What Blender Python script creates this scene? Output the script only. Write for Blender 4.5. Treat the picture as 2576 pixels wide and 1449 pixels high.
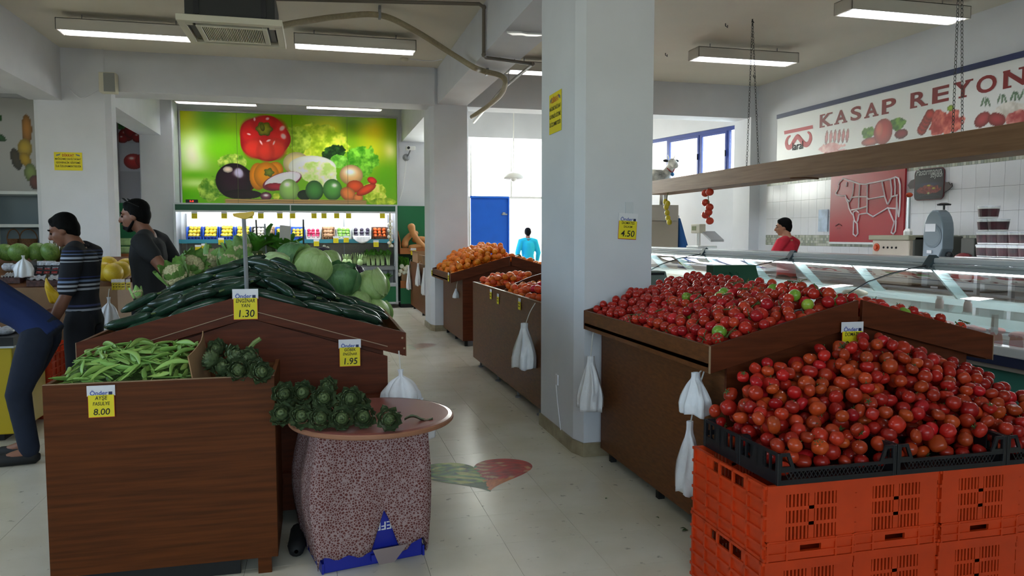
import bpy, bmesh, math, random
import numpy as np
from mathutils import Vector, Matrix, Euler, Quaternion
PI = math.pi
R = math.radians
for o in list(bpy.data.objects): bpy.data.objects.remove(o)
scene = bpy.context.scene
COL = scene.collection
rng = random.Random(7)

# ---------------------------------------------------------------- camera, world, light, exposure
F, CX, CY, CAMH, YAW, PITCH = 1920.0, 1288.0, 724.5, 1.57, 0.24831, 0.06994
cam_d = bpy.data.cameras.new('camera'); cam = bpy.data.objects.new('camera', cam_d); COL.objects.link(cam)
cam.location = (0, 0, CAMH); cam.rotation_euler = (PI/2 - PITCH, 0, -YAW)
cam_d.sensor_width = 36.0; cam_d.lens = F/2576*36.0; cam_d.clip_start = 0.05; cam_d.clip_end = 200
scene.camera = cam
world = bpy.data.worlds.new('World'); scene.world = world; world.use_nodes = True
wn = world.node_tree.nodes; wl = world.node_tree.links
sky = wn.new('ShaderNodeTexSky'); sky.sky_type = 'NISHITA'; sky.sun_disc = False
sky.sun_elevation = R(52); sky.sun_rotation = R(200); sky.altitude = 50
wn['Background'].inputs['Strength'].default_value = 0.30
wl.new(sky.outputs['Color'], wn['Background'].inputs['Color'])
def area(name, loc, rot, sx, sy, power, col):
    d = bpy.data.lights.new(name, 'AREA'); d.shape = 'RECTANGLE'; d.size = sx; d.size_y = sy
    d.energy = power; d.color = col
    o = bpy.data.objects.new(name, d); COL.objects.link(o); o.location = loc; o.rotation_euler = rot
    return o
# daylight entering through the shop's own openings: the shop windows behind the camera,
# the clerestory on the butcher's side and the open back entrance
DAY = (0.80, 0.90, 1.0)
area('daylight_shop_window', (-1.2, -6.35, 2.9), (R(90), 0, 0), 8.0, 1.5, 70, DAY)
area('daylight_side_window', (-7.35, 5.5, 2.9), (R(90), 0, R(-90)), 8.0, 1.4, 45, DAY)
area('daylight_entrance', (4.4, 17.45, 3.27), (R(-90), 0, 0), 3.8, 1.6, 120, (1, .97, .93))
area('daylight_clerestory', (7.68, 14.4, 3.11), (R(90), 0, R(103)), 3.3, .9, 45, DAY)
sun_d = bpy.data.lights.new('sun', 'SUN'); sun_d.energy = 16.0; sun_d.angle = R(.6); sun_d.color = (1, .96, .9)
sun = bpy.data.objects.new('sun', sun_d); COL.objects.link(sun); sun.rotation_euler = (R(38), 0, R(-35))
vs = scene.view_settings
vs.view_transform = 'Standard'; vs.look = 'None'; vs.gamma = 1.0; vs.use_curve_mapping = False
vs.exposure = 1.42
cyc = scene.cycles
cyc.max_bounces = 9; cyc.diffuse_bounces = 6; cyc.glossy_bounces = 3; cyc.transmission_bounces = 3; cyc.transparent_max_bounces = 10
cyc.caustics_reflective = False; cyc.caustics_refractive = False

# ---------------------------------------------------------------- pixel -> place
def _basis():
    p, y = PITCH, YAW
    fw = Vector((math.sin(y)*math.cos(p), math.cos(y)*math.cos(p), -math.sin(p)))
    rt = Vector((math.cos(y), -math.sin(y), 0)); dn = fw.cross(rt)
    return rt, dn, fw
RT, DN, FW = _basis()
CAM = Vector((0, 0, CAMH))
def ray(x, y): return RT*((x-CX)/F) + DN*((y-CY)/F) + FW
def onZ(x, y, z): r = ray(x, y); return CAM + r*((z-CAMH)/r.z)
def onY(x, y, Y): r = ray(x, y); return CAM + r*(Y/r.y)
def onX(x, y, X): r = ray(x, y); return CAM + r*(X/r.x)
def pix(p):
    v = Vector(p)-CAM; z = v.dot(FW); return CX+F*v.dot(RT)/z, CY+F*v.dot(DN)/z

# ---------------------------------------------------------------- materials
def lin(c):
    if isinstance(c, str):
        c = [int(c[i:i+2], 16)/255 for i in (0, 2, 4)]
    return tuple((x/12.92 if x <= .04045 else ((x+.055)/1.055)**2.4) for x in c[:3])
MATS = {}
def mat(name, col, rough=.5, metal=0, noise=0, nscale=8, bump=0, bscale=60, var=0, spec=.5,
        emit=0, trans=0, alpha=1, ior=1.45, col2=None, stretch=None, sss=0, coat=0, hue=0):
    if name in MATS: return MATS[name]
    m = bpy.data.materials.new(name); m.use_nodes = True; MATS[name] = m
    nt = m.node_tree; n = nt.nodes; L = nt.links; b = n['Principled BSDF']
    c = lin(col)+(1,)
    b.inputs['Base Color'].default_value = c; b.inputs['Roughness'].default_value = rough
    b.inputs['Metallic'].default_value = metal; b.inputs['Specular IOR Level'].default_value = spec
    b.inputs['IOR'].default_value = ior; b.inputs['Transmission Weight'].default_value = trans
    b.inputs['Alpha'].default_value = alpha; b.inputs['Coat Weight'].default_value = coat
    if sss: b.inputs['Subsurface Weight'].default_value = sss; b.inputs['Subsurface Radius'].default_value = (.02, .01, .006)
    if emit:
        b.inputs['Emission Color'].default_value = c; b.inputs['Emission Strength'].default_value = emit
    tc = n.new('ShaderNodeTexCoord'); src = tc.outputs['Object']
    if stretch:
        mp = n.new('ShaderNodeMapping'); mp.inputs['Scale'].default_value = stretch
        L.new(src, mp.inputs['Vector']); src = mp.outputs['Vector']
    out = None
    if noise or col2:
        nz = n.new('ShaderNodeTexNoise'); nz.inputs['Scale'].default_value = nscale; nz.inputs['Detail'].default_value = 5
        L.new(src, nz.inputs['Vector'])
        rp = n.new('ShaderNodeValToRGB'); L.new(nz.outputs['Fac'], rp.inputs['Fac'])
        rp.color_ramp.elements[0].position = .3; rp.color_ramp.elements[1].position = .7
        if col2: a0, a1 = lin(col2)+(1,), c
        else:
            a0 = tuple(x*(1-noise) for x in c[:3])+(1,); a1 = tuple(min(1, x*(1+noise)) for x in c[:3])+(1,)
        rp.color_ramp.elements[0].color = a0; rp.color_ramp.elements[1].color = a1
        out = rp.outputs['Color']
    if var or hue:
        oi = n.new('ShaderNodeObjectInfo'); hs = n.new('ShaderNodeHueSaturation')
        if out: L.new(out, hs.inputs['Color'])
        else: hs.inputs['Color'].default_value = c
        mr = n.new('ShaderNodeMapRange'); mr.inputs['To Min'].default_value = 1-var; mr.inputs['To Max'].default_value = 1+var
        L.new(oi.outputs['Random'], mr.inputs['Value']); L.new(mr.outputs['Result'], hs.inputs['Value'])
        if hue:
            wv = n.new('ShaderNodeMath'); wv.operation = 'MULTIPLY'; wv.inputs[1].default_value = 7.31
            fr = n.new('ShaderNodeMath'); fr.operation = 'FRACT'
            mh = n.new('ShaderNodeMapRange'); mh.inputs['To Min'].default_value = .5-hue; mh.inputs['To Max'].default_value = .5+hue
            L.new(oi.outputs['Random'], wv.inputs[0]); L.new(wv.outputs[0], fr.inputs[0]); L.new(fr.outputs[0], mh.inputs['Value'])
            L.new(mh.outputs['Result'], hs.inputs['Hue'])
        out = hs.outputs['Color']
    if out: L.new(out, b.inputs['Base Color'])
    if bump:
        nb = n.new('ShaderNodeTexNoise'); nb.inputs['Scale'].default_value = bscale; nb.inputs['Detail'].default_value = 4
        L.new(src, nb.inputs['Vector'])
        bp = n.new('ShaderNodeBump'); bp.inputs['Strength'].default_value = bump; bp.inputs['Distance'].default_value = .01
        L.new(nb.outputs['Fac'], bp.inputs['Height']); L.new(bp.outputs['Normal'], b.inputs['Normal'])
    return m
def vcol_mat(name, rough=.4, spec=.5, emit=0):
    if name in MATS: return MATS[name]
    m = bpy.data.materials.new(name); m.use_nodes = True; MATS[name] = m
    n = m.node_tree.nodes; b = n['Principled BSDF']
    a = n.new('ShaderNodeVertexColor'); a.layer_name = 'Col'
    m.node_tree.links.new(a.outputs['Color'], b.inputs['Base Color'])
    b.inputs['Roughness'].default_value = rough; b.inputs['Specular IOR Level'].default_value = spec
    return m
def banded(name, base, bands, rough=.9):
    """cloth with horizontal stripes; bands = [(z0, z1, colour)] in metres above the thing's base"""
    m = mat(name, base, rough); n = m.node_tree.nodes; L = m.node_tree.links; b = n['Principled BSDF']
    tc = n.new('ShaderNodeTexCoord'); sp = n.new('ShaderNodeSeparateXYZ'); L.new(tc.outputs['Object'], sp.inputs[0])
    mr = n.new('ShaderNodeMapRange'); mr.inputs['From Max'].default_value = 2.0; L.new(sp.outputs['Z'], mr.inputs['Value'])
    rp = n.new('ShaderNodeValToRGB'); rp.color_ramp.interpolation = 'CONSTANT'; L.new(mr.outputs['Result'], rp.inputs['Fac'])
    es = rp.color_ramp.elements; es[0].color = lin(base)+(1,); es[1].position = .999; es[1].color = lin(base)+(1,)
    for z0, z1, c in bands:
        e = es.new(z0/2); e.color = lin(c)+(1,); e = es.new(z1/2); e.color = lin(base)+(1,)
    L.new(rp.outputs['Color'], b.inputs['Base Color'])
    return m

M_wall = mat('white_plaster', 'd2d4da', .85, noise=.035, nscale=2.5, bump=.06, bscale=40)
M_ceil = mat('ceiling_plaster', 'd8d3c6', .9, noise=.04, nscale=1.2)
M_tilew = mat('white_glazed_tile', 'd9dade', .18, noise=.02, nscale=3)
M_grout = mat('grey_grout', '6d7072', .9)
M_mosaic = mat('mosaic_greygreen', 'a4a796', .3, noise=.25, nscale=9)
M_wood = mat('brown_laminate', '704422', .45, col2='58331a', nscale=5, stretch=(.6, 3, 14), spec=.22)
M_wood2 = mat('brown_laminate_grain_x', '633312', .45, col2='4a240b', nscale=4, stretch=(.7, 3, 16), spec=.2)
M_woodred = mat('red_brown_laminate', '5f2c15', .45, col2='4b200e', nscale=4, stretch=(1, 3, 12), spec=.2)
M_edge = mat('pale_edge_strip', '9a7e62', .5)
M_steel = mat('brushed_steel', 'b9bcc0', .3, metal=1)
M_alu = mat('satin_aluminium', 'b4b8bb', .4, metal=.6)
M_black = mat('black_plastic', '15161a', .4)
M_rubber = mat('dark_rubber', '1a1a1a', .7)
M_white = mat('white_plastic', 'e8e8e6', .35)
M_cream = mat('cream_plastic', 'd6d1bd', .45)
M_greymetal = mat('grey_metal', '85878a', .45, metal=.4)
M_darkgrey = mat('dark_grey_metal', '2f302f', .6)
M_blue = mat('blue_paint', '1a66dc', .4, noise=.06, nscale=3)
M_navy = mat('navy_frame_paint', '243a86', .35)
M_green = mat('green_panel', '0b6b3f', .45)
M_teal = mat('teal_panel', '3e7f74', .4)
def thin_glass(name, tint, gloss=.6):
    m = bpy.data.materials.new(name); m.use_nodes = True; nt = m.node_tree; n = nt.nodes; L = nt.links
    n.remove(n['Principled BSDF']); tr = n.new('ShaderNodeBsdfTransparent'); gl_ = n.new('ShaderNodeBsdfGlossy'); mx = n.new('ShaderNodeMixShader'); fr = n.new('ShaderNodeFresnel')
    tr.inputs['Color'].default_value = tint+(1,); gl_.inputs['Roughness'].default_value = .02; fr.inputs['IOR'].default_value = 1.5
    mu = n.new('ShaderNodeMath'); mu.operation = 'MULTIPLY'; mu.inputs[1].default_value = gloss
    L.new(fr.outputs[0], mu.inputs[0]); L.new(mu.outputs[0], mx.inputs[0]); L.new(tr.outputs[0], mx.inputs[1]); L.new(gl_.outputs[0], mx.inputs[2]); L.new(mx.outputs[0], n['Material Output'].inputs['Surface'])
    return m
M_glass = thin_glass('clear_glass', (.93, .97, .96))
M_yellow = mat('yellow_card', 'e3d21c', .55)
M_cardw = mat('white_card', 'dcdce2', .5)
M_red = mat('red_border', 'c2301c', .5)
M_ink = mat('black_ink', '17171a', .7)
M_bluelet = mat('blue_ink', '24459c', .6)
M_bag = mat('white_plastic_film', 'dfe0e4', .35, noise=.05, nscale=20, bump=.25, bscale=40, spec=.6)
M_string = mat('white_string', 'c9c7c0', .8)
M_card = mat('corrugated_cardboard', '9c7a58', .85, noise=.06, nscale=10)
M_orangeplastic = mat('orange_plastic', 'cc3f12', .4, noise=.12, nscale=6)
M_tube = mat('lit_fluorescent_tube', 'eef3ff', .5, emit=30)
M_louvre = mat('louvre_aluminium', 'cfd2d6', .25, metal=1)
M_housing = mat('lamp_housing', 'c9c4ba', .5)
M_skin = mat('skin', '8f5f48', .5, noise=.05, nscale=12, sss=.05)
M_hair = mat('black_hair', '080707', .8, bump=.4, bscale=160, spec=.15)
M_leaf = mat('leaf_green', '35541f', .5, var=.25, noise=.15)
M_stemgreen = mat('stem_green', '4a5a2a', .6)

# ---------------------------------------------------------------- mesh building
def chain_matrix(o):
    m = Matrix.Identity(4)
    while o is not None:
        m = o.matrix_basis.copy() @ m; o = o.parent
    return m
def link(o, parent=None):
    COL.objects.link(o)
    if parent is not None: o.parent = parent
    return o
def tag(o, label=None, cat=None, group=None, kind=None):
    if label: o['label'] = label
    if cat: o['category'] = cat
    if group: o['group'] = group
    if kind: o['kind'] = kind
    return o
def thing(name, label, cat, loc=(0, 0, 0), rz=0, group=None):
    o = bpy.data.objects.new(name, None); o.empty_display_size = .1
    o.location = loc; o.rotation_euler = (0, 0, rz); link(o)
    return tag(o, label, cat, group)
def structure(o): o['kind'] = 'structure'; return o
def copy_tree(o, parent=None):
    c = o.copy(); COL.objects.link(c); c.parent = parent
    for ch in o.children: copy_tree(ch, c)
    return c
def inst(name, mesh, parent=None, loc=(0, 0, 0), rot=None, scale=1):
    o = bpy.data.objects.new(name, mesh); link(o, parent)
    o.location = loc
    if rot is not None:
        if isinstance(rot, Quaternion): o.rotation_mode = 'QUATERNION'; o.rotation_quaternion = rot
        else: o.rotation_euler = rot
    o.scale = (scale,)*3 if isinstance(scale, (int, float)) else scale
    return o
class MB:
    def __init__(s): s.v = []; s.f = []; s.mi = []; s.cur = 0
    def add(s, vs, fs):
        b = len(s.v); s.v += [tuple(p) for p in vs]; s.f += [tuple(i+b for i in f) for f in fs]; s.mi += [s.cur]*len(fs)
        return s
    def box(s, x0, x1, y0, y1, z0, z1, M=None):
        vs = [Vector((x, y, z)) for z in (z0, z1) for y in (y0, y1) for x in (x0, x1)]
        if M is not None: vs = [M @ v for v in vs]
        return s.add(vs, [(0, 2, 3, 1), (4, 5, 7, 6), (0, 1, 5, 4), (2, 6, 7, 3), (0, 4, 6, 2), (1, 3, 7, 5)])
    def prism(s, poly, d0, d1, M=None):
        """poly in local xy, extruded along local z"""
        n = len(poly); vs = [Vector((p[0], p[1], d)) for d in (d0, d1) for p in poly]
        if M is not None: vs = [M @ v for v in vs]
        fs = [tuple(range(n-1, -1, -1)), tuple(range(n, 2*n))]
        fs += [(i, (i+1) % n, n+(i+1) % n, n+i) for i in range(n)]
        return s.add(vs, fs)
    def hexa(s, bot, top):
        """two matching quads of world points"""
        n = len(bot); vs = list(bot)+list(top)
        fs = [tuple(range(n-1, -1, -1)), tuple(range(n, 2*n))]+[(i, (i+1) % n, n+(i+1) % n, n+i) for i in range(n)]
        return s.add(vs, fs)
    def tube(s, pts, r, n=8, caps=True, squash=None):
        pts = [Vector(p) for p in pts]; k = len(pts)
        rs = [r]*k if isinstance(r, (int, float)) else list(r)
        t0 = (pts[1]-pts[0]).normalized()
        a = t0.orthogonal().normalized(); vs = []
        if squash is not None:
            a = Vector(squash[2]); a = (a-t0*a.dot(t0)).normalized()
        for i, p in enumerate(pts):
            if i == 0: t = t0
            elif i == k-1: t = (pts[-1]-pts[-2]).normalized()
            else: t = ((pts[i+1]-pts[i]).normalized()+(pts[i]-pts[i-1]).normalized()).normalized()
            a = (a-t*a.dot(t))
            a = a.normalized() if a.length > 1e-6 else t.orthogonal().normalized()
            b = t.cross(a)
            sa, sb = (squash[0], squash[1]) if squash else (1, 1)
            for j in range(n):
                q = 2*PI*j/n; vs.append(p+(a*math.cos(q)*sa+b*math.sin(q)*sb)*rs[i])
        fs = [(i*n+j, i*n+(j+1) % n, (i+1)*n+(j+1) % n, (i+1)*n+j) for i in range(k-1) for j in range(n)]
        if caps: fs += [tuple(range(n-1, -1, -1)), tuple(range((k-1)*n, k*n))]
        return s.add(vs, fs)
    def lathe(s, prof, n=16, M=None, caps=True):
        vs = [];
        for r, z in prof:
            for j in range(n):
                q = 2*PI*j/n; vs.append(Vector((r*math.cos(q), r*math.sin(q), z)))
        if M is not None: vs = [M @ v for v in vs]
        k = len(prof)
        fs = [(i*n+j, i*n+(j+1) % n, (i+1)*n+(j+1) % n, (i+1)*n+j) for i in range(k-1) for j in range(n)]
        if caps: fs += [tuple(range(n-1, -1, -1)), tuple(range((k-1)*n, k*n))]
        return s.add(vs, fs)
    def ball(s, c, r, n=12, m=8, M=None):
        """closed ellipsoid, r a number or (rx, ry, rz), optional rotation M about the centre"""
        rr = (r, r, r) if isinstance(r, (int, float)) else r
        c = Vector(c); vs = [Vector((0, 0, -rr[2]))]
        for i in range(1, m):
            ph = -PI/2+PI*i/m
            for j in range(n):
                q = 2*PI*j/n; vs.append(Vector((rr[0]*math.cos(ph)*math.cos(q), rr[1]*math.cos(ph)*math.sin(q), rr[2]*math.sin(ph))))
        vs.append(Vector((0, 0, rr[2])))
        if M is not None: vs = [M @ v for v in vs]
        vs = [v+c for v in vs]; N = len(vs)-1
        fs = [(0, 1+(j+1) % n, 1+j) for j in range(n)]
        fs += [(1+i*n+j, 1+i*n+(j+1) % n, 1+(i+1)*n+(j+1) % n, 1+(i+1)*n+j) for i in range(m-2) for j in range(n)]
        fs += [(N, 1+(m-2)*n+j, 1+(m-2)*n+(j+1) % n) for j in range(n)]
        return s.add(vs, fs)
    def sheet(s, rows, closed=False):
        nu = len(rows); nv = len(rows[0]); vs = [p for r in rows for p in r]
        fs = [(i*nv+j, i*nv+(j+1) % nv, (i+1)*nv+(j+1) % nv, (i+1)*nv+j) for i in range(nu-1) for j in range(nv if closed else nv-1)]
        return s.add(vs, fs)
    def mesh(s, name, mats, smooth=False):
        me = bpy.data.meshes.new(name); me.from_pydata(s.v, [], s.f)
        for m in (mats if isinstance(mats, (list, tuple)) else [mats]): me.materials.append(m)
        if len(me.materials) > 1: me.polygons.foreach_set('material_index', s.mi)
        if smooth: me.polygons.foreach_set('use_smooth', [True]*len(me.polygons))
        me.update(); return me
    def build(s, name, mats, parent=None, smooth=False, bevel=0, solid=0, subsurf=0):
        if parent is not None:
            inv = chain_matrix(parent).inverted(); s.v = [tuple(inv @ Vector(p)) for p in s.v]
        o = bpy.data.objects.new(name, s.mesh(name, mats, smooth)); link(o, parent)
        if subsurf: md = o.modifiers.new('sub', 'SUBSURF'); md.levels = md.render_levels = subsurf
        if solid: md = o.modifiers.new('sol', 'SOLIDIFY'); md.thickness = solid; md.offset = 0
        if bevel: md = o.modifiers.new('bev', 'BEVEL'); md.width = bevel; md.segments = 2; md.limit_method = 'ANGLE'; md.angle_limit = R(40)
        return o
def frame(o, x, y):
    """matrix with origin o, local x, local y (unit), z = x cross y"""
    x = Vector(x).normalized(); y = Vector(y); y = (y-x*y.dot(x)).normalized(); z = x.cross(y)
    m = Matrix.Identity(4)
    for i in range(3): m[i][0] = x[i]; m[i][1] = y[i]; m[i][2] = z[i]; m[i][3] = o[i]
    return m
def bez(p, n=8):
    """Catmull-Rom through the points"""
    p = [Vector(q) for q in p]; q = [p[0]*2-p[1]]+p+[p[-1]*2-p[-2]]; out = []
    for i in range(1, len(q)-2):
        for k in range(n):
            t = k/n; a, b, c, d = q[i-1], q[i], q[i+1], q[i+2]
            out.append(.5*((2*b)+(c-a)*t+(2*a-5*b+4*c-d)*t*t+(3*b-a-3*c+d)*t**3))
    return out+[p[-1]]
_txt = {}
def text_mesh(s, bold=0, shear=0, spacing=1.0):
    """flat glyph outlines, height of capitals = 1, centred; returns verts, faces"""
    k = (s, bold, shear, spacing)
    if k in _txt: return _txt[k]
    cu = bpy.data.curves.new('t', 'FONT'); cu.body = s; cu.size = 1.38; cu.align_x = 'CENTER'; cu.resolution_u = 4
    cu.offset = bold; cu.shear = shear; cu.space_character = spacing
    ob = bpy.data.objects.new('t', cu); me = bpy.data.meshes.new_from_object(ob)
    vs = [v.co.copy() for v in me.vertices]; fs = [tuple(p.vertices) for p in me.polygons]
    bpy.data.objects.remove(ob); bpy.data.curves.remove(cu); bpy.data.meshes.remove(me)
    _txt[k] = (vs, fs); return vs, fs
def text(mb, s, M, size, lift=.0012, bold=0, shear=0, wide=1, spacing=1.0):
    vs, fs = text_mesh(s, bold, shear, spacing)
    return mb.add([M @ Vector((v.x*size*wide, v.y*size, lift)) for v in vs], fs)
def srgb_lin(a): return np.where(a <= .04045, a/12.92, ((a+.055)/1.055)**2.4)
def painting(name, parent, M, w, h, nx, ny, func, material):
    """flat print: a fine grid whose vertex colours carry the printed picture; func(u, v) -> rgb array, u right 0..w/h, v up 0..1"""
    xs = np.linspace(0, w, nx+1); ys = np.linspace(0, h, ny+1); X, Y = np.meshgrid(xs, ys)
    img = np.clip(func(X/h, Y/h), 0, 1).reshape(-1, 3)
    co = np.stack([X.ravel()-w/2, Y.ravel()-h/2, np.zeros(X.size), np.ones(X.size)], 1)
    co = co @ np.array(chain_matrix(parent).inverted() @ M).T if parent is not None else co @ np.array(M).T
    i = np.arange(nx*ny); a = i+i//nx
    faces = np.stack([a, a+1, a+nx+2, a+nx+1], 1)
    me = bpy.data.meshes.new(name); me.from_pydata(co[:, :3].tolist(), [], faces.tolist())
    at = me.attributes.new('Col', 'FLOAT_COLOR', 'POINT')
    at.data.foreach_set('color', np.concatenate([srgb_lin(img), np.ones((len(img), 1))], 1).astype(np.float32).ravel())
    me.materials.append(material); me.update()
    o = bpy.data.objects.new(name, me); return link(o, parent)
# ================================================================ SETTING
def wallbox(name, *b, m=None):
    return structure(MB().box(*b).build(name, m or M_wall))
# floor: slab, then terrazzo tiles laid on it (nearest ones in view singly, the far rest joined)
M_floor = mat('terrazzo_tile', 'e2ddcd', .26, col2='d2cbb6', nscale=2.2, spec=.4)
def _speckle(m):
    n = m.node_tree.nodes; L = m.node_tree.links; b = n['Principled BSDF']
    src = b.inputs['Base Color'].links[0].from_socket
    tc = n.new('ShaderNodeTexCoord'); nz = n.new('ShaderNodeTexNoise'); nz.inputs['Scale'].default_value = 16; nz.inputs['Detail'].default_value = 3
    mp = n.new('ShaderNodeNewGeometry'); L.new(mp.outputs['Position'], nz.inputs['Vector'])
    rp = n.new('ShaderNodeValToRGB'); rp.color_ramp.elements[0].position = .66; rp.color_ramp.elements[1].position = .74
    rp.color_ramp.elements[0].color = (0, 0, 0, 1); rp.color_ramp.elements[1].color = (.55, .55, .55, 1); L.new(nz.outputs['Fac'], rp.inputs['Fac'])
    mx = n.new('ShaderNodeMix'); mx.data_type = 'RGBA'; mx.inputs['B'].default_value = lin('5d584b')+(1,)
    L.new(rp.outputs['Color'], mx.inputs['Factor']); L.new(src, mx.inputs['A']); L.new(mx.outputs['Result'], b.inputs['Base Color'])
    for nd in n:
        if nd.type == 'TEX_NOISE' and nd is not nz: L.new(mp.outputs['Position'], nd.inputs['Vector'])
_speckle(M_floor)
floor = structure(MB().box(-7.2, 9, -6.2, 17.4, -.1, -.005).build('floor', mat('floor_bed', '5f5a4b', .9)))
TX, TY, TW, TH = 1.731, 3.283, .418, .4
tile_me = MB().box(-TW/2+.001, TW/2-.001, -TH/2+.001, TH/2-.001, -.005, 0).mesh('floor_tile', M_floor)
far = MB(); single = []
for i in range(-22, 18):
    for j in range(-24, 36):
        x = TX+TW*(i+.5); y = TY+TH*(j+.5)
        if x-TW/2 < -7.2 or x+TW/2 > 9 or y-TH/2 < -6.2 or y+TH/2 > 17.4: continue
        vis = (0 <= x <= 1.95 and 2.8 < y < 12) or (-2.7 < x < -1.1 and 4.4 < y < 7.5)
        if vis: single.append((x, y))
        else: far.box(x-TW/2+.001, x+TW/2-.001, y-TH/2+.001, y+TH/2-.001, -.005, 0)
for x, y in single: inst('floor_tile', tile_me, floor, (x, y, 0))
fo = far.build('floor_tile_field', M_floor, floor); fo['kind'] = 'stuff'
ceiling = wallbox('ceiling', -7.2, 9, -6.2, 12.6, 4.2, 4.4, m=M_ceil)
wallbox('ceiling_back', -7.2, 9, 12.6, 17.4, 4.33, 4.45, m=M_ceil)
for nm, b in (('ceiling_beam', (1.88, 2.36, -6, 12.25, 3.64, 4.2)), ('ceiling_beam', (-3.9, -3.48, -6, 12.2, 3.46, 4.2)),
              ('ceiling_beam', (-7.0, 1.83, 12.2, 12.75, 3.62, 4.33)), ('ceiling_beam', (2.36, 7.85, 12.3, 12.75, 3.63, 4.33)),
              ('ceiling_beam', (-3.4, -3.0, 12.75, 16.6, 3.54, 4.33)), ('ceiling_beam', (1.83, 2.36, 12.75, 17.2, 3.62, 4.33)),
              ('ceiling_beam', (2.36, 7.0, 16.75, 17.2, 3.72, 4.33))):
    wallbox(nm, *b, m=M_wall)
def pillar(x0, x1, y0, y1, cx, cy, ztop, name='pillar'):
    poly = [(x0, y0+cy), (x0+cx, y0), (x1-cx, y0), (x1, y0+cy), (x1, y1), (x0, y1)]
    o = structure(MB().prism(poly, 0, ztop).build(name, M_wall))
    g = .014
    pb = [(x0-g, y0+cy-g*.5), (x0+cx-g*.5, y0-g), (x1-cx+g*.5, y0-g), (x1+g, y0+cy), (x1+g, y1+g), (x0-g, y1+g)]
    MB().prism(pb, 0, .1).build('baseboard', mat('beige_marble', 'a0947a', .4, col2='7d6f56', nscale=9), o, bevel=.004)
    return o
pillar_main = pillar(1.76, 2.33, 5.02, 5.97, .035, .13, 4.2)
pillar_mid = pillar(1.77, 2.41, 12.25, 13.05, .05, .15, 4.2)
pillar_left = pillar(-3.86, -2.86, 12.18, 12.5, .07, .07, 4.2)
pillar(-3.4, -2.77, 16.6, 17.2, .02, .02, 4.33)
# cable duct and switch boxes on the pillars
MB().box(1.752, 1.762, 5.5, 5.56, .42, .5).build('switch_plate', M_cardw, pillar_main, bevel=.003)
MB().tube([(1.75, 5.53, .42), (1.752, 5.5, .3), (1.748, 5.4, .1)], .004, 6).build('switch_cable', M_cardw, pillar_main)
MB().box(1.762, 1.772, 12.6, 12.68, .55, .66).build('switch_plate', M_cardw, pillar_mid, bevel=.003)
# walls
wall_back = MB().box(-4.1, 2.45, 17.2, 17.4, 0, 4.4)
wall_back.box(2.45, 3.38, 17.2, 17.4, 0, 2.44)
wall_back = structure(wall_back.build('wall_back', M_wall))
wallbox('wall_back_left', -7.2, -3.9, 15.0, 15.2, 0, 4.4); wallbox('wall_back_left_return', -4.1, -3.9, 15.2, 17.2, 0, 4.4)
wallbox('wall_left', -7.2, -7.0, -6.2, 1.4, 0, 4.2); wallbox('wall_left', -7.2, -7.0, 9.6, 15, 0, 4.4)
wallbox('wall_left', -7.2, -7.0, 1.4, 9.6, 0, 2.15); wallbox('wall_left', -7.2, -7.0, 1.4, 9.6, 3.65, 4.2)
wf = MB().box(-7.2, 9, -6.2, -6, 0, 2.1).box(-7.2, 9, -6.2, -6, 3.7, 4.2).box(-7.2, -5.3, -6.2, -6, 2.1, 3.7).box(2.9, 9, -6.2, -6, 2.1, 3.7)
structure(wf.build('wall_front', M_wall))
XR = 7.65
wall_right = wallbox('wall_right', XR, XR+.2, -6.2, 12.3, 0, 4.2)
wallbox('wall_right_corner', 7.45, 7.85, 12.2, 12.75, 0, 3.64)
# window frames in the walls behind and beside the camera
def window_bars(name, M, w, h, xs, mt, d=.06, fr=.05):
    """frame in local xy (centred on the left-bottom corner), depth along z"""
    o = structure(MB().box(0, w, 0, fr, -d/2, d/2, M).box(0, w, h-fr, h, -d/2, d/2, M).box(0, fr, fr, h-fr, -d/2, d/2, M).box(w-fr, w, fr, h-fr, -d/2, d/2, M).build(name, mt, bevel=.004))
    for x in xs: MB().box(x-fr/2, x+fr/2, fr, h-fr, -d/2, d/2, M).build('mullion', mt, o, bevel=.003)
    e = [fr]+[x for x in xs]+[w-fr]
    for a, b in zip(e, e[1:]): MB().box(a+fr/2, b-fr/2, fr, h-fr, -.003, .003, M).build('pane', M_glass, o)
    return o
window_bars('window_2', frame((-5.3, -6.1, 2.1), (1, 0, 0), (0, 0, 1)), 8.2, 1.6, [2.05, 4.1, 6.15], M_navy)
window_bars('window_3', frame((-7.1, 1.4, 2.15), (0, 1, 0), (0, 0, 1)), 8.2, 1.5, [2.05, 4.1, 6.15], M_navy)
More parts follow.
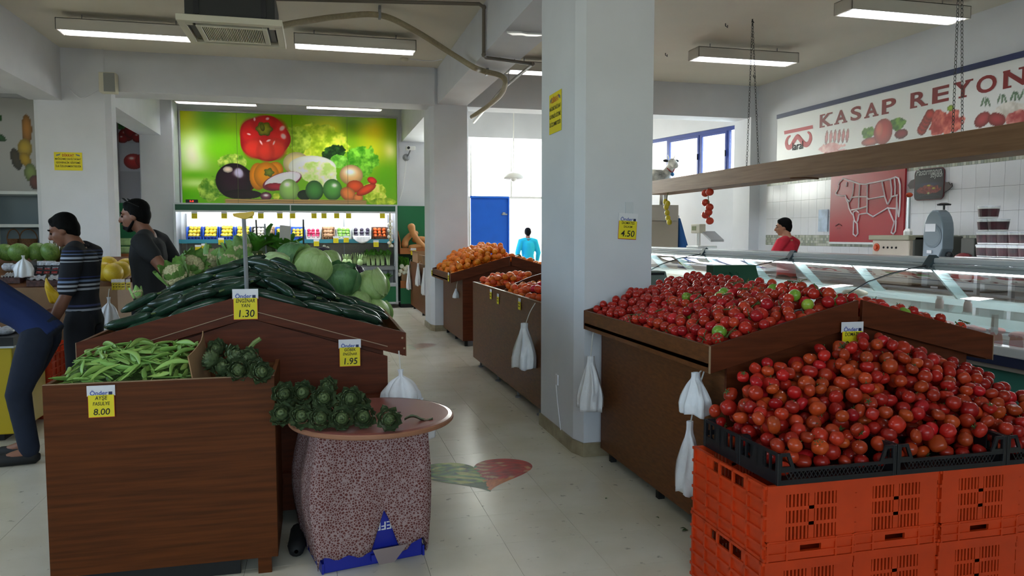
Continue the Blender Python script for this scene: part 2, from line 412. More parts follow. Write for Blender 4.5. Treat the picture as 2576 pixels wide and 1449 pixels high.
# skewed wall with the blue clerestory window
WA = Vector((7.75, 12.4, 0)); WD = Vector((-.227, .974, 0)).normalized()
MW = frame(WA, WD, (0, 0, 1)); L_ = 5.2; s0, s1, zb, zt = .2, 3.75, 2.6, 3.62
mb = MB()
for a, b, c, d in ((0, s0, 0, 4.4), (s1, L_, 0, 4.4), (s0, s1, 0, zb), (s0, s1, zt, 4.4)): mb.box(a, b, c, d, -.0, .2, MW)
structure(mb.build('wall_right_back', M_wall))
w1 = window_bars('window_1', frame(WA+WD*s0+Vector((0, 0, zb))+MW.col[2].xyz*.08, WD, (0, 0, 1)), s1-s0, zt-zb, [.66, 1.45, 2.45], M_navy, fr=.075)
def sash(a, b):
    m = frame(WA+WD*(s0+a)+Vector((0, 0, zb+.07))+MW.col[2].xyz*.04, WD, (0, 0, 1)); w, h = b-a, zt-zb-.14
    o = MB().box(0, w, 0, .05, 0, .03, m).box(0, w, h-.05, h, 0, .03, m).box(0, .05, .05, h-.05, 0, .03, m).box(w-.05, w, .05, h-.05, 0, .03, m).build('sash', M_navy, w1, bevel=.003)
    MB().box(.015, .035, h*.45, h*.58, -.02, .0, m).build('sash_handle', M_black, o)
sash(.68, 1.43); sash(1.47, 2.43)
# entrance: blue steel door, door posts, glazed transom over it
door = structure(MB().box(3.4, 4.27, 17.24, 17.29, .01, 2.4).build('door_1', M_blue, bevel=.004))
MB().box(3.38, 4.29, 17.2, 17.3, 2.4, 2.45).build('door_frame', M_blue, door); MB().box(4.27, 4.3, 17.2, 17.3, .01, 2.4).build('door_frame', M_blue, door)
MB().box(4.12, 4.25, 17.2, 17.24, 2.02, 2.05).box(4.14, 4.2, 17.19, 17.24, 2.03, 2.08).build('door_closer', M_alu, door)
MB().tube([(4.2, 17.24, 1.05), (4.2, 17.19, 1.05), (4.1, 17.19, 1.05)], .01).build('handle', M_alu, door)
transom = structure(MB().box(4.3, 6.4, 17.2, 17.3, 2.4, 2.45).box(2.45, 6.4, 17.2, 17.3, 4.1, 4.4).box(6.3, 6.45, 17.2, 17.3, 0, 4.1).build('trim_1', M_white))
for x in (3.4, 4.35, 5.3):
    MB().box(x-.02, x+.02, 17.22, 17.28, 2.45, 4.1).build('mullion', M_white, transom)
for a, b in ((2.45, 3.38), (3.42, 4.33), (4.37, 5.28), (5.32, 6.3)):
    MB().box(a, b, 17.245, 17.25, 2.45, 4.1).build('pane', M_glass, transom)
# outside: pavement, and a plain white front added to make the entrance glare white
pav = structure(MB().box(-6, 22, 17.4, 40, -.12, -.02).build('pavement_outside', mat('pale_paving', 'cfcbc2', .9, noise=.05)))
fac = structure(MB().box(-6, 20, 27, 27.4, 0, 9).build('wall_outside_glare', mat('white_render', 'efece4', .9)))


# ---- butcher's wall: glazed tiles, mosaic bands
tw, th = .2, .283
tile_r = MB().box(-.012, 0, -tw/2+.0015, tw/2-.0015, -th/2+.0015, th/2-.0015).mesh('wall_tile', M_tilew)
bed = MB().box(XR-.006, XR, 3.0, 11.95, .9, 2.66).build('tile_grout', M_grout, wall_right)
zb2 = 2.41
rows = [(zb2-th*(k+.5)) for k in range(3)]
zlow = zb2-3*th-.17
rows2 = [zlow-th*(k+.5) for k in range(1)]
for z in rows+rows2:
    for k in range(29):
        y = 11.95-tw*(k+.5)
        if y < 6.2: break
        inst('wall_tile', tile_r, wall_right, (XR-.004, y, z))
fz = MB()
for z in rows+rows2:
    for k in range(29, 44):
        y = 11.95-tw*(k+.5); fz.box(XR-.016, XR-.004, y-tw/2+.0015, y+tw/2-.0015, z-th/2+.0015, z+th/2-.0015)
fz.build('wall_tile_field', M_tilew, wall_right)['kind'] = 'stuff'
M_mos = [mat('mosaic_%d' % i, c, .3) for i, c in enumerate(('a9ac9c', '959a88', 'b7b9ad', '8d9288'))]
mz = MB()
for z0, nr in ((zb2, 4), (zlow, 4)):
    for a in range(nr):
        for k in range(210):
            y = 11.95-.0425*(k+.5); mz.cur = rng.randrange(4)
            mz.box(XR-.015, XR-.004, y-.0195, y+.0195, z0+.0425*a+.0015, z0+.0425*(a+1)-.0015)
mz.build('mosaic_band', M_mos, wall_right)['kind'] = 'stuff'

# ================================================================ CEILING FITTINGS
def lamp_proto(L=1.55, W=.3, nb=22):
    t = thing('ceiling_light', 'x', 'light')
    h = MB().box(-L/2, L/2, -W/2, -W/2+.012, 0, .14).box(-L/2, L/2, W/2-.012, W/2, 0, .14).box(-L/2, -L/2+.012, -W/2, W/2, 0, .14).box(L/2-.012, L/2, -W/2, W/2, 0, .14).box(-L/2, L/2, -W/2, W/2, .128, .14)
    h.build('housing', M_housing, t, bevel=.003)
    for y in (-.075, .075):
        MB().tube([(-L/2+.03, y, .07), (L/2-.03, y, .07)], .013, 8).build('tube', M_tube, t, smooth=True)
    sp = MB().box(-L/2+.012, L/2-.012, -.006, .006, .01, .06).build('louvre_spine', M_louvre, t)
    bl = MB().box(-.002, .002, -W/2+.013, W/2-.013, .005, .05).mesh('louvre_blade', M_louvre)
    for k in range(nb): inst('louvre_blade', bl, sp, (-L/2+.04+(L-.08)*k/(nb-1), 0, 0))
    for x in (-L/2+.25, L/2-.25): MB().tube([(x, 0, .14), (x, 0, .22)], .006, 6).build('hanger_rod', M_greymetal, t)
    return t
lp = lamp_proto()
spots = [((-2.18, 10.35), 'strip light left of the ceiling cassette, partly hidden by it'), ((.52, 10.37), 'strip light between the ceiling cassette and the long beam'),
         ((5.82, 9.75), 'strip light behind the hanging chain on the butcher side'), ((6.35, 7.35), 'strip light over the hanging shelf close to the butcher sign'),
         ((3.55, 11.2), 'strip light peeping out behind the thick white pillar'), ((-1.93, 16.5), 'strip light over the left half of the vegetable mural'),
         ((.58, 16.5), 'strip light over the right half of the vegetable mural'), ((-.8, 2.5), 'strip light above the entrance end of the aisle'),
         ((5.6, 4.6), 'strip light above the near end of the butcher counter')]
for i, ((x, y), lab) in enumerate(spots):
    o = lp if i == 0 else copy_tree(lp)
    o.location = (x, y, 3.98 if y < 12.6 else 4.18); o['label'] = 'grey louvred '+lab; o['group'] = 'louvred ceiling strip lights'

# air-conditioning cassette
t = thing('air_conditioner', 'ceiling cassette air conditioner with cream grille and dark casing', 'air conditioner', (-.78, 8.35, 3.58))
x0, x1, y0, y1 = -1.26, -.3, 7.86, 8.82
MB().box(x0+.07, x1-.07, y0+.06, y1-.07, 3.64, 3.93).build('casing', M_darkgrey, t, bevel=.006)
for x in (x0+.15, x1-.2): MB().box(x, x+.05, y0+.045, y0+.06, 3.66, 3.86).build('mounting_bracket', M_black, t)
pn = MB()
for a, b, c, d in ((x0, x1, y0, y0+.09), (x0, x1, y1-.09, y1), (x0, x0+.07, y0+.09, y1-.09), (x1-.07, x1, y0+.09, y1-.09)): pn.box(a, b, c, d, 3.58, 3.64)
pn.box(x0+.07, x0+.13, y0+.09, y0+.17, 3.58, 3.63).box(x1-.13, x1-.07, y0+.09, y0+.17, 3.58, 3.63)
pn.box(x0+.15, x0+.2, y0+.17, y1-.17, 3.575, 3.62).box(x1-.2, x1-.15, y0+.17, y1-.17, 3.575, 3.62)
pn.box(x0+.2, x1-.2, y0+.17, y0+.2, 3.575, 3.62).box(x0+.2, x1-.2, y1-.22, y1-.17, 3.575, 3.62).build('front_panel', M_cream, t, bevel=.004)
MB().box(x0+.1, x1-.1, y0+.09, y1-.09, 3.625, 3.635).build('grille_back', M_black, t)
gs = MB().box(-.004, .004, y0+.2, y1-.22, 3.58, 3.6).mesh('grille_slat', M_cream)
for k in range(32): inst('grille_slat', gs, t, Vector((x0+.215+k*(x1-x0-.43)/31, 0, 0))-Vector(t.location))
for a, b, c, d in ((x0+.2, x1-.2, y0+.105, y0+.15), (x0+.2, x1-.2, y1-.15, y1-.105)): MB().box(a, b, c, d, 3.6, 3.61).build('air_flap', mat('dark_flap', '4a463c', .5), t)
for a, b in ((x0+.085, x0+.135), (x1-.135, x1-.085)): MB().box(a, b, y0+.2, y1-.2, 3.6, 3.61).build('air_flap', mat('dark_flap', '4a463c', .5), t)
for x in (x0+.12, x1-.12):
    for y in (y0+.12, y1-.12): MB().tube([(x, y, 3.93), (x, y, 4.2)], .008, 6).build('hanger_rod', M_greymetal, t)
M_lag = mat('taped_pipe_lagging', '9b8f75', .75, noise=.12, nscale=30, bump=.3, bscale=25)
t = thing('coolant_pipe', 'tape-wrapped coolant pipe curving from the cassette over the beam', 'pipe', onZ(955, 40, 4.14))
P3 = [onZ(702, 66, 3.68), onZ(760, 55, 3.82), onZ(850, 42, 4.02), onZ(955, 38, 4.1), onZ(1040, 75, 4.05), onX(1130, 131, 1.66), onX(1186, 166, 1.78), onZ(1206, 175, 3.58), onZ(1225, 181, 3.57), onZ(1258, 190, 3.575), onZ(1271, 205, 3.52), onZ(1262, 235, 3.48), onZ(1230, 265, 3.47), onZ(1187, 294, 3.45)]
MB().tube(bez(P3, 7), .034, 10).build('lagged_pipe', M_lag, t, smooth=True)
for p in (onZ(955, 38, 4.1), onZ(1225, 181, 3.6)): MB().box(p.x-.015, p.x+.015, p.y-.045, p.y+.045, p.z-.04, 3.638 if p.z < 3.7 else 4.198).build('pipe_clip', M_greymetal, t)
t = thing('drain_pipe', 'grey plastic drain pipe with elbow running under the beam', 'pipe', (1.84, 9.0, 4.1))
D3 = [onZ(640, -4, 4.14), onZ(1205, 10, 4.14), onX(1217, 18, 1.85), onX(1217, 138, 1.85), onZ(1222, 145, 3.61), onZ(1340, 161, 3.61), onZ(1262, 225, 3.6), onZ(1192, 308, 3.52)]
MB().tube(D3, .021, 8).build('plastic_pipe', mat('grey_pvc', '6d6459', .5), t, smooth=True)
for p in (D3[2], D3[3], D3[5]): MB().ball(p, .028, 8, 6).build('elbow', mat('grey_pvc', '6d6459', .5), t, smooth=True)
for p in (onZ(1258, 151, 3.61), onZ(1295, 155, 3.61), onZ(1280, 211, 3.6)): MB().tube([p, (p.x, p.y, 3.68 if p.x < 2.36 else 4.2)], .005, 6).build('hanger_rod', M_greymetal, t)
# loudspeaker, smoke detector, camera
p = onY(274, 210, 12.1)
t = thing('loudspeaker', 'small white box loudspeaker at the top of the left pillar', 'speaker', (p.x, 12.16, p.z-.15))
MB().box(p.x-.11, p.x+.11, 12.0, 12.17, p.z-.14, p.z+.14).build('cabinet', M_cream, t, bevel=.012)
MB().box(p.x-.045, p.x+.1, 11.994, 12.0, p.z-.13, p.z+.13).build('grille_cloth', mat('speaker_cloth', '8f918e', .9), t)
MB().tube(bez([(p.x-.1, 12.15, p.z-.05), (p.x-.35, 12.17, p.z-.2), (p.x-.45, 12.17, p.z-.17), (p.x-.55, 12.17, p.z-.05)], 6), .006, 6).build('speaker_wire', M_cardw, t)
p = onZ(1017, 152, 4.17)
t = thing('smoke_detector', 'round white smoke detector on the ceiling near the cross beam', 'smoke detector', (p.x, p.y, 4.2))
MB().lathe([(.06, 4.2), (.06, 4.18), (.045, 4.16), (.02, 4.15)], 16, Matrix.Translation((p.x, p.y, 0))).build('detector_body', M_cream, t, smooth=True)
MB().tube(bez([(p.x+.06, p.y, 4.195), (p.x+.4, p.y+.05, 4.195), (1.86, p.y-.1, 4.195)], 6), .006, 6).build('detector_wire', M_cardw, t)
t = thing('security_camera', 'small white security camera on a bracket beside the mural', 'camera', (1.98, 17.2, 3.35))
MB().box(1.9, 2.1, 16.9, 17.05, 3.42, 3.5).build('camera_body', M_white, t, bevel=.01)
MB().tube([(1.95, 16.9, 3.46), (1.95, 16.86, 3.46)], .03, 10).build('lens', M_black, t)
MB().tube([(2.0, 17.0, 3.42), (1.97, 17.1, 3.33), (1.93, 17.19, 3.28)], .015, 6).build('bracket', M_greymetal, t)
MB().lathe([(.08, 0), (.08, .03), (.04, .06)], 12, frame((1.93, 17.2, 3.28), (1, 0, 0), (0, 0, 1))).build('mounting_dome', M_greymetal, t)
MB().tube(bez([(1.93, 17.17, 3.22), (1.85, 17.17, 2.6), (1.76, 17.17, 2.3)], 5), .006, 6).build('camera_wire', M_white, t)
# ceiling rose left from a removed lamp
t = thing('pendant_lamp', 'white dish pendant lamp hanging in the bright entrance', 'lamp', (4.1, 16.4, 2.85))
q = onY(1292, 450, 16.4)
MB().lathe([(.02, .16), (.2, .1), (.25, .02), (.24, 0), (.18, .05), (.02, .1)], 20, Matrix.Translation((q.x, q.y, q.z))).build('lamp_shade', M_white, t, smooth=True)
MB().ball((q.x, q.y, q.z), (.07, .07, .06)).build('bulb', M_white, t, smooth=True)
MB().tube([(q.x, q.y, q.z+.15), (q.x, q.y, 4.33)], .012, 6).build('suspension_rod', M_white, t)
p = onZ(1320, 84, 3.635)
t = thing('plaster_patch', 'torn white paper patch stuck under the long beam', 'patch', p)
MB().prism([(-.2, -.03), (-.05, -.06), (.02, -.03), (.2, -.05), (.14, .03), (.03, .05), (-.02, .02), (-.12, .05)], 3.62, 3.638, Matrix.Translation((min(max(p.x, 2.1), 2.15), p.y, 0))).build('paper_patch', M_white, t)
for i, (px, py) in enumerate(((1825, 61), (1674, 135), (1895, 190))):
    p = onZ(px, py, 4.19)
    tag(MB().tube([(p.x, p.y, 4.2), (p.x, p.y, 4.17), (p.x+.03, p.y, 4.15), (p.x+.03, p.y, 4.18)], .006, 6).build('ceiling_hook', M_black), 'small black hook screwed into the bare butcher side ceiling', 'hook', 'ceiling hooks')
# ================================================================ PRICE CARDS
def price_tag(M, w, lines, label, group='price cards on the stands', brand=True, tilt=0, small=False):
    """card hung in local xy plane of M (origin = middle of the card), z towards the reader"""
    M = M @ Matrix.Rotation(tilt, 4, 'Z'); o = M.translation.copy()
    t = thing('price_tag', label, 'price tag', M @ Vector((0, -w*.62, 0)), 0, group)
    h1, h2 = w*.46, w*.82; zt = h2/2+h1*.5
    hd = MB().prism([(-w*.5, h2*.5-w*.18), (w*.5, h2*.5-w*.18), (w*.5, zt), (-w*.5, zt)], 0, .002, M).build('card_head', M_cardw, t)
    MB().prism([(-w*.47, -h2*.75), (w*.47, -h2*.75), (w*.47, h2*.32), (-w*.47, h2*.32)], .002, .003, M).build('card_border', M_red if not small else M_yellow, t)
    cd = MB().prism([(-w*.455, -h2*.72), (w*.455, -h2*.72), (w*.455, h2*.33), (-w*.455, h2*.33)], .003, .0045, M).build('card', M_yellow, t)
    if brand:
        mb = MB(); text(mb, 'Önder', M @ Matrix.Translation((-w*.08, h2*.5-w*.14, .002)), w*.17, bold=.02)
        mb.build('brand_lettering', M_bluelet, hd)
        MB().prism([(w*.27, h2*.5-w*.15), (w*.4, h2*.5-w*.15), (w*.4, h2*.5-w*.02), (w*.27, h2*.5-w*.02)], .003, .004, M).build('brand_mark', mat('navy_ink', '1b2550', .5), hd)
    mb = MB()
    for s, y, hgt, wide in lines: text(mb, s, M @ Matrix.Translation((0, y*w, .0046)), hgt*w, bold=.012, shear=.12, wide=wide)
    if lines: mb.build('lettering', M_ink, cd)
    elif small:
        for k in range(2):
            y = w*(.05-.3*k); MB().tube([M @ Vector((x*w, y+w*.06*(-1)**i, .005)) for i, x in enumerate((-.3, -.15, 0, .15, .3))], .0022, 4).build('scribble', M_ink, cd)
    return t
def edge_tag(p, w, label, group):
    """narrow card hanging over a side board, seen edge-on along the aisle (board faces -X)"""
    M = frame(p, (0, -1, 0), (0, 0, 1))
    return price_tag(M, w, [], label, group, brand=False, small=True)
FRONT = lambda p: frame(p, (1, 0, 0), (0, 0, 1))

# ================================================================ SADDLE-ROOF DISPLAY STANDS
class Stand:
    def __init__(s, name, label, xc, y0, y1, half=.815, bh=.70, zr=1.25, zl=1.045, rim=.13, m=None, mside=None, group='brown saddle-roof produce stands', body_y0=None):
        m = m or M_woodred; ms = mside or M_wood
        s.xc, s.y0, s.y1, s.half, s.zr, s.zl = xc, y0, y1, half, zr, zl
        t = s.t = thing(name, label, 'display stand', (xc, (y0+y1)/2, 0), 0, group)
        th = .02; by0 = (y0+.05) if body_y0 is None else body_y0; by1 = y1-.05
        zs = lambda x: zl+(zr-zl)*(1-abs(x-xc)/half)
        s.zs = zs; s.dk = .085
        deckz = lambda x: zs(x)-s.dk
        s.deckz = deckz
        # body: two gable ends and two side boards
        for y in (by0, by1-.02):
            pts = [(xc-bh, .08), (xc+bh, .08), (xc+bh, deckz(xc+bh)-.02), (xc, deckz(xc)-.02), (xc-bh, deckz(xc-bh)-.02)]
            MB().prism([(a, b) for a, b in pts], 0, .02, frame((0, y+.02, 0), (1, 0, 0), (0, 0, 1))).build('gable_board', m, t)
        for sg in (-1, 1):
            xa, xb = sorted((xc+sg*bh, xc+sg*(bh-.02)))
            MB().box(xa, xb, by0+.02, by1-.02, .08, deckz(xc+sg*bh)-.02).build('side_board', ms, t)
        for x in (xc-bh+.06, xc+bh-.06):
            for y in (by0+.08, (by0+by1)/2, by1-.08): MB().box(x-.02, x+.02, y-.02, y+.02, 0, .08).build('foot', M_rubber, t)
        # sloping decks
        for sg in (-1, 1):
            a = xc+sg*(half-.0); zz = deckz
            bot = [(xc, y0+th, zz(xc)-.02), (a, y0+th, zz(a)-.02), (a, y1-th, zz(a)-.02), (xc, y1-th, zz(xc)-.02)]
            top = [(p[0], p[1], p[2]+.02) for p in bot]
            MB().hexa(bot, top).build('deck', m, t)
            # rim boards: rakes front and back, long low rim
            for ya, yb in ((y0, y0+th), (y1-th, y1)):
                e = xc+sg*.012
                q = [(e, ya, zs(e)-rim), (a, ya, zs(a)-rim), (a, ya, zs(a)), (e, ya, zs(e))]
                MB().hexa(q, [(p[0], yb, p[2]) for p in q]).build('rake_board', m, t, bevel=.002)
            xa, xb = sorted((a, a-sg*th))
            MB().box(xa, xb, y0+th, y1-th, zl-rim, zl).build('rim_board', ms, t, bevel=.002)
            MB().box(min(a, a+sg*.003), max(a, a+sg*.003), y0-.002, y0+.012, zl-rim, zl).build('edge_strip', M_edge, t)
st_tom = Stand('produce_stand', 'brown saddle-roof stand heaped with vine tomatoes beside the thick pillar', 2.595, 3.22, 4.995, mside=M_wood)
st_cuc = Stand('produce_stand', 'brown saddle-roof stand carrying the dark green cucumbers', -.36, 4.2, 6.05, half=.82, zr=1.26, zl=1.03, m=M_woodred, mside=M_wood)
st_cau = Stand('produce_stand', 'brown saddle-roof stand behind the cucumbers under cauliflowers and cabbages', -.3, 6.07, 8.3, half=.72, bh=.62, zr=1.24, zl=1.04)
st_cit = Stand('produce_stand', 'brown saddle-roof stand heaped with oranges by the far pillar', 2.62, 10.4, 12.2, half=.86, bh=.68, zr=1.27, zl=1.03)
# inner trim line on the cucumber gable and the lower boards of that stand
g = MB()
for sg in (-1, 1):
    a = st_cuc.xc+sg*.72
    q = [(st_cuc.xc, 4.195, 1.175), (a, 4.195, .955), (a, 4.195, .959), (st_cuc.xc, 4.195, 1.179)]
    g.hexa(q, [(p[0], 4.2, p[2]) for p in q])
g.build('edge_strip', M_edge, st_cuc.t)
# full gable front below the rakes of the cucumber stand
MB().prism([(-1.08, .08), (.36, .08), (.36, .9), (-.36, 1.13), (-1.08, .9)], 0, .02, frame((0, 4.235, 0), (1, 0, 0), (0, 0, 1))).build('gable_board', M_woodred, st_cuc.t)
MB().box(-.2, .345, 4.15, 4.215, .6, .7).build('gable_rail', M_woodred, st_cuc.t); MB().box(-.2, .345, 4.16, 4.215, .2, .3).build('gable_rail', M_woodred, st_cuc.t)
for px, py in ((1012, 850), (1017, 876)):
    p = onY(px, py, 4.2); MB().lathe([(.006, 0), (.005, .003)], 10, FRONT((p.x, 4.2, p.z))).build('screw_cap', M_edge, st_cuc.t)

# front bin with beans and artichokes
bx0, bx1, by0, by1, bz = -1.155, -.205, 3.62, 4.13, .925
t = bin_t = thing('produce_bin', 'brown wooden bin in front of the cucumber stand holding beans and artichokes', 'bin', ((bx0+bx1)/2, 3.9, 0))
MB().box(bx0, bx1, by0, by0+.02, .075, bz).build('front_board', M_wood2, t, bevel=.002)
MB().box(bx0, bx1, by1-.02, by1, .1, bz-.02).build('back_board', M_wood, t)
for x in (bx0, bx1-.02): MB().box(x, x+.02, by0+.02, by1-.02, .075, bz).build('side_board', M_wood, t, bevel=.002)
MB().box(bx0+.02, bx1-.02, by0+.02, by1-.02, .68, .7).build('bin_floor', M_wood, t)
MB().box(bx0+.1, bx1-.17, by0+.03, by0+.05, .0, .075).build('plinth', M_rubber, t)
for x in (bx0+.03, bx1-.09): MB().box(x, x+.06, by0+.005, by0+.03, 0, .075).build('foot', M_wood2, t)
MB().box(bx0, bx1, by0-.0015, by0+.0215, bz, bz+.002).build('edge_strip', M_edge, t)
q0 = onZ(497, 945, bz); 
t = thing('cardboard_divider', 'bent cardboard sheet dividing beans from artichokes in the bin', 'cardboard', (-.545, 3.9, .7))
MB().sheet([[Vector((-.525-.05*v+.02*math.sin(u*3), 3.645+u*.45, .705+v*.32+.06*u*v)) for v in (0, .33, .66, 1)] for u in np.linspace(0, 1, 6)]).build('sheet', M_card, t, solid=.005)

# round table with wrapped crate under it
t = thing('round_table', 'round red-brown table top resting on a cloth-wrapped crate', 'table', (.235, 3.63, 0))
TC = Vector((.235, 3.63, 0))
MB().lathe([(.35, .692), (.378, .696), (.382, .706), (.378, .716), (.36, .72)], 64, Matrix.Translation(TC)).build('table_top', mat('red_brown_melamine', '8a5048', .28, noise=.05, nscale=6, spec=.45), t, smooth=False)
MB().lathe([(.379, .694), (.385, .7), (.385, .712), (.379, .717)], 64, Matrix.Translation(TC), caps=False).build('edge_band', mat('worn_edge', '9a6a50', .5), t)
MB().box(.33, .37, 3.62, 3.632, .7205, .722, None).build('chip_mark', M_rubber, t)
t = thing('cloth_wrapped_crate', 'tall crate stack wrapped in spotted brown and pink cloth under the round table', 'crate', (.2, 3.75, 0), R(9))
Mc = Matrix.Translation((.195, 3.78, 0)) @ Matrix.Rotation(R(12), 4, 'Z')
cb = MB(); cb.box(-.24, .24, -.19, .19, 0, .64, Mc); blue = mat('blue_crate_plastic', '1e2a9a', .4)
cb.build('crate_core', blue, t, bevel=.006)
for x in (-.25, .25): MB().box(min(x, x*.96), max(x, x*.96), -.195, .195, .0, .05, Mc).build('crate_foot', blue, t)
M_cloth = mat('spotted_cloth', 'a08080', .95)
def _leopard(m):
    n = m.node_tree.nodes; L = m.node_tree.links; b = n['Principled BSDF']
    tc = n.new('ShaderNodeTexCoord'); v = n.new('ShaderNodeTexVoronoi'); v.inputs['Scale'].default_value = 82; L.new(tc.outputs['Object'], v.inputs['Vector'])
    v.feature = 'DISTANCE_TO_EDGE'
    rp = n.new('ShaderNodeValToRGB'); e = rp.color_ramp.elements; e[0].position = .1; e[0].color = lin('a68d8c')+(1,); e[1].position = .16; e[1].color = lin('6a3a36')+(1,)
    L.new(v.outputs['Distance'], rp.inputs['Fac']); L.new(rp.outputs['Color'], b.inputs['Base Color'])
_leopard(M_cloth)
per = []
N_ = 96
for k in range(N_):
    a = k/N_*4; sd = int(a); f = a-sd
    x, y = [(-.262+.524*f, -.212), (.262, -.212+.424*f), (.262-.524*f, .212), (-.262, .212-.424*f)][sd]
    per.append((x, y, sd, f))
rows_ = []
for iv in range(15):
    v = iv/14; row = []
    for k, (x, y, sd, f) in enumerate(per):
        hem = .045+.02*math.sin(k*.7)+.015*math.sin(k*1.9)
        if sd == 0:
            hem = .075-.02*f+.01*math.sin(k*1.3)
            if .46 < f < .74: hem = .075+.2*max(0, 1-abs(f-.59)/.13)
            if f > .82: hem = .08+.03*(f-.82)/.18
        z = .688-(.688-hem)*v
        bul = .012*math.sin(v*PI)+.006*math.sin(k*.5+v*4)
        if sd == 3: bul += .03*math.sin(v*PI)**2
        nx, ny = [(0, -1), (1, 0), (0, 1), (-1, 0)][sd]
        row.append(Mc @ Vector((x+nx*bul, y+ny*bul, z)))
    rows_.append(row)
MB().sheet(rows_, closed=True).build('cloth', M_cloth, t, smooth=True, solid=.003)
MB().prism([(-.02, .0), (.15, .0), (.09, -.1), (.06, -.115), (.02, -.1)], 0, .003, Mc @ frame((.0, -.235, .09), (1, 0, 0), (0, -.35, 1))).build('torn_flap', mat('cloth_back', '9b8a8a', .95), t)
mb = MB(); text(mb, 'EFE', Mc @ frame((.047, -.1915, .2), (-1, 0, 0), (0, 0, -1)), .04, bold=.02); mb.build('crate_lettering', M_cardw, t)
MB().box(-.02, .13, -.212, -.19, .025, .055, Mc).build('crate_lip', blue, t)
p = onZ(735, 1375, .05)
t = thing('black_shoe', 'black shoe lying in the dark beside the wrapped crate', 'shoe', (p.x+.02, p.y+.1, 0))
MB().sheet([[Vector((p.x+.02+w*math.cos(q), p.y+.1+yy, max(.004, .035+hh*math.sin(q)))) for q in np.linspace(0, 2*PI, 13)[:-1]] for yy, w, hh in ((-.13, .01, .01), (-.12, .035, .03), (-.05, .045, .035), (.03, .04, .05), (.1, .038, .055), (.14, .02, .03))], closed=True).build('upper', M_rubber, t, smooth=True)

# ================================================================ DROP-PACKING
def drop_pack(chain_fn, xr, yr, base, top, n_max, seed, tries=2500, cand=6, cell=.12):
    """drops rigid chains of balls until nothing more fits under top(x, y). chain_fn(rnd, x, y) -> (list of (dx,dy,dz,r), data)"""
    rnd = random.Random(seed); grid = {}; out = []; fails = 0
    def rest(x, y, ch):
        z = -9
        for dx, dy, dz, r in ch:
            X, Y = x+dx, y+dy; zz = base(X, Y)+r*1.05+.002-dz
            gx, gy = int(X//cell), int(Y//cell)
            for a in (gx-1, gx, gx+1):
                for b in (gy-1, gy, gy+1):
                    for (px, py, pz, pr) in grid.get((a, b), ()):
                        d2 = (X-px)**2+(Y-py)**2; s = pr+r
                        if d2 < s*s:
                            k = pz+math.sqrt(s*s-d2)-dz
                            if k > zz: zz = k
            if zz > z: z = zz
        return z
    while len(out) < n_max and fails < tries:
        best = None
        for _ in range(cand):
            x = rnd.uniform(*xr); y = rnd.uniform(*yr); ch, data = chain_fn(rnd, x, y)
            if any(not (xr[0]+c[3] <= x+c[0] <= xr[1]-c[3] and yr[0]+c[3] <= y+c[1] <= yr[1]-c[3]) for c in ch): continue
            z = rest(x, y, ch); e = max(z+dz+r-top(x+dx, y+dy) for dx, dy, dz, r in ch)
            if e <= 0 and (best is None or e < best[0]): best = (e, x, y, z, ch, data)
        if best is None: fails += 1; continue
        fails = 0; e, x, y, z, ch, data = best; out.append((x, y, z, ch, data))
        for dx, dy, dz, r in ch:
            X, Y = x+dx, y+dy; grid.setdefault((int(X//cell), int(Y//cell)), []).append((X, Y, z+dz, r))
    return out
def on_top(items):
    """indices of single balls with no other ball lying over their centre"""
    P = np.array([(x, y, z+c[0][2], c[0][3]) for x, y, z, c, d in items]); res = []
    for i, p in enumerate(P):
        d = np.hypot(P[:, 0]-p[0], P[:, 1]-p[1])
        if not np.any((d < P[:, 3]*.8) & (P[:, 2] > p[2]+p[3]*.6)): res.append(i)
    return res
def cam_dist(p): return (Vector(p[:3])-CAM).length
def stuff_balls(name, balls, material, label, cat, n=8, m=6, squash=.9):
    mb = MB()
    for x, y, z, r in balls: mb.ball((x, y, z), (r, r, r*squash), n, m)
    o = mb.build(name, material, smooth=True); return tag(o, label, cat, kind='stuff')
# fruit prototypes, unit radius
def fruit_mesh(name, m, lobes=0, amp=.0, squash=.88, dimple=.12, n=16, mm=10):
    mb = MB().ball((0, 0, 0), 1, n, mm); vs = []
    for x, y, z in mb.v:
        q = math.atan2(y, x); rr = math.hypot(x, y); s = 1+amp*math.cos(lobes*q)*rr if lobes else 1
        zz = z*squash
        if z > .6: zz -= dimple*max(0, (z-.6)/.4)**1.5
        vs.append((x*s, y*s, zz))
    mb.v = vs; return mb.mesh(name, m, True)
def calyx_mesh(name, m, k=5, ln=.62, stem=.3, squash=.75):
    mb = MB()
    for i in range(k):
        q = 2*PI*i/k; c, s = math.cos(q), math.sin(q)
        pt = lambda r, w, z: Vector((r*c-w*s, r*s+w*c, z))
        mb.add([pt(.05, -.09, squash), pt(.05, .09, squash), pt(ln*.6, .09, squash-.02), pt(ln, 0, squash+.06), pt(ln*.6, -.09, squash-.02)], [(0, 4, 3, 2, 1)])
    mb.tube([(0, 0, squash-.05), (.03, 0, squash+stem*.6), (.09, .03, squash+stem)], .06, 5)
    return mb.mesh(name, m, False)
M_tom = mat('tomato_skin', 'b0331a', .26, noise=.1, nscale=1.2, var=.28, hue=.011, spec=.45)
M_vine = mat('vine_tomato_skin', 'b52c1f', .2, noise=.08, nscale=1.5, var=.28, hue=.007, spec=.5)
M_grt = mat('green_tomato_skin', '86a83a', .28, var=.2, hue=.02)
M_cal = mat('calyx_green', '4b5b2c', .7, var=.2)
M_org = mat('orange_peel', 'e07a16', .42, var=.15, hue=.01, bump=.15, bscale=30)
me_tom = [fruit_mesh('tomato', M_tom, 5, .05), fruit_mesh('tomato', M_tom, 0, 0, .95, .08), fruit_mesh('tomato', M_tom, 4, .07, .8, .15)]
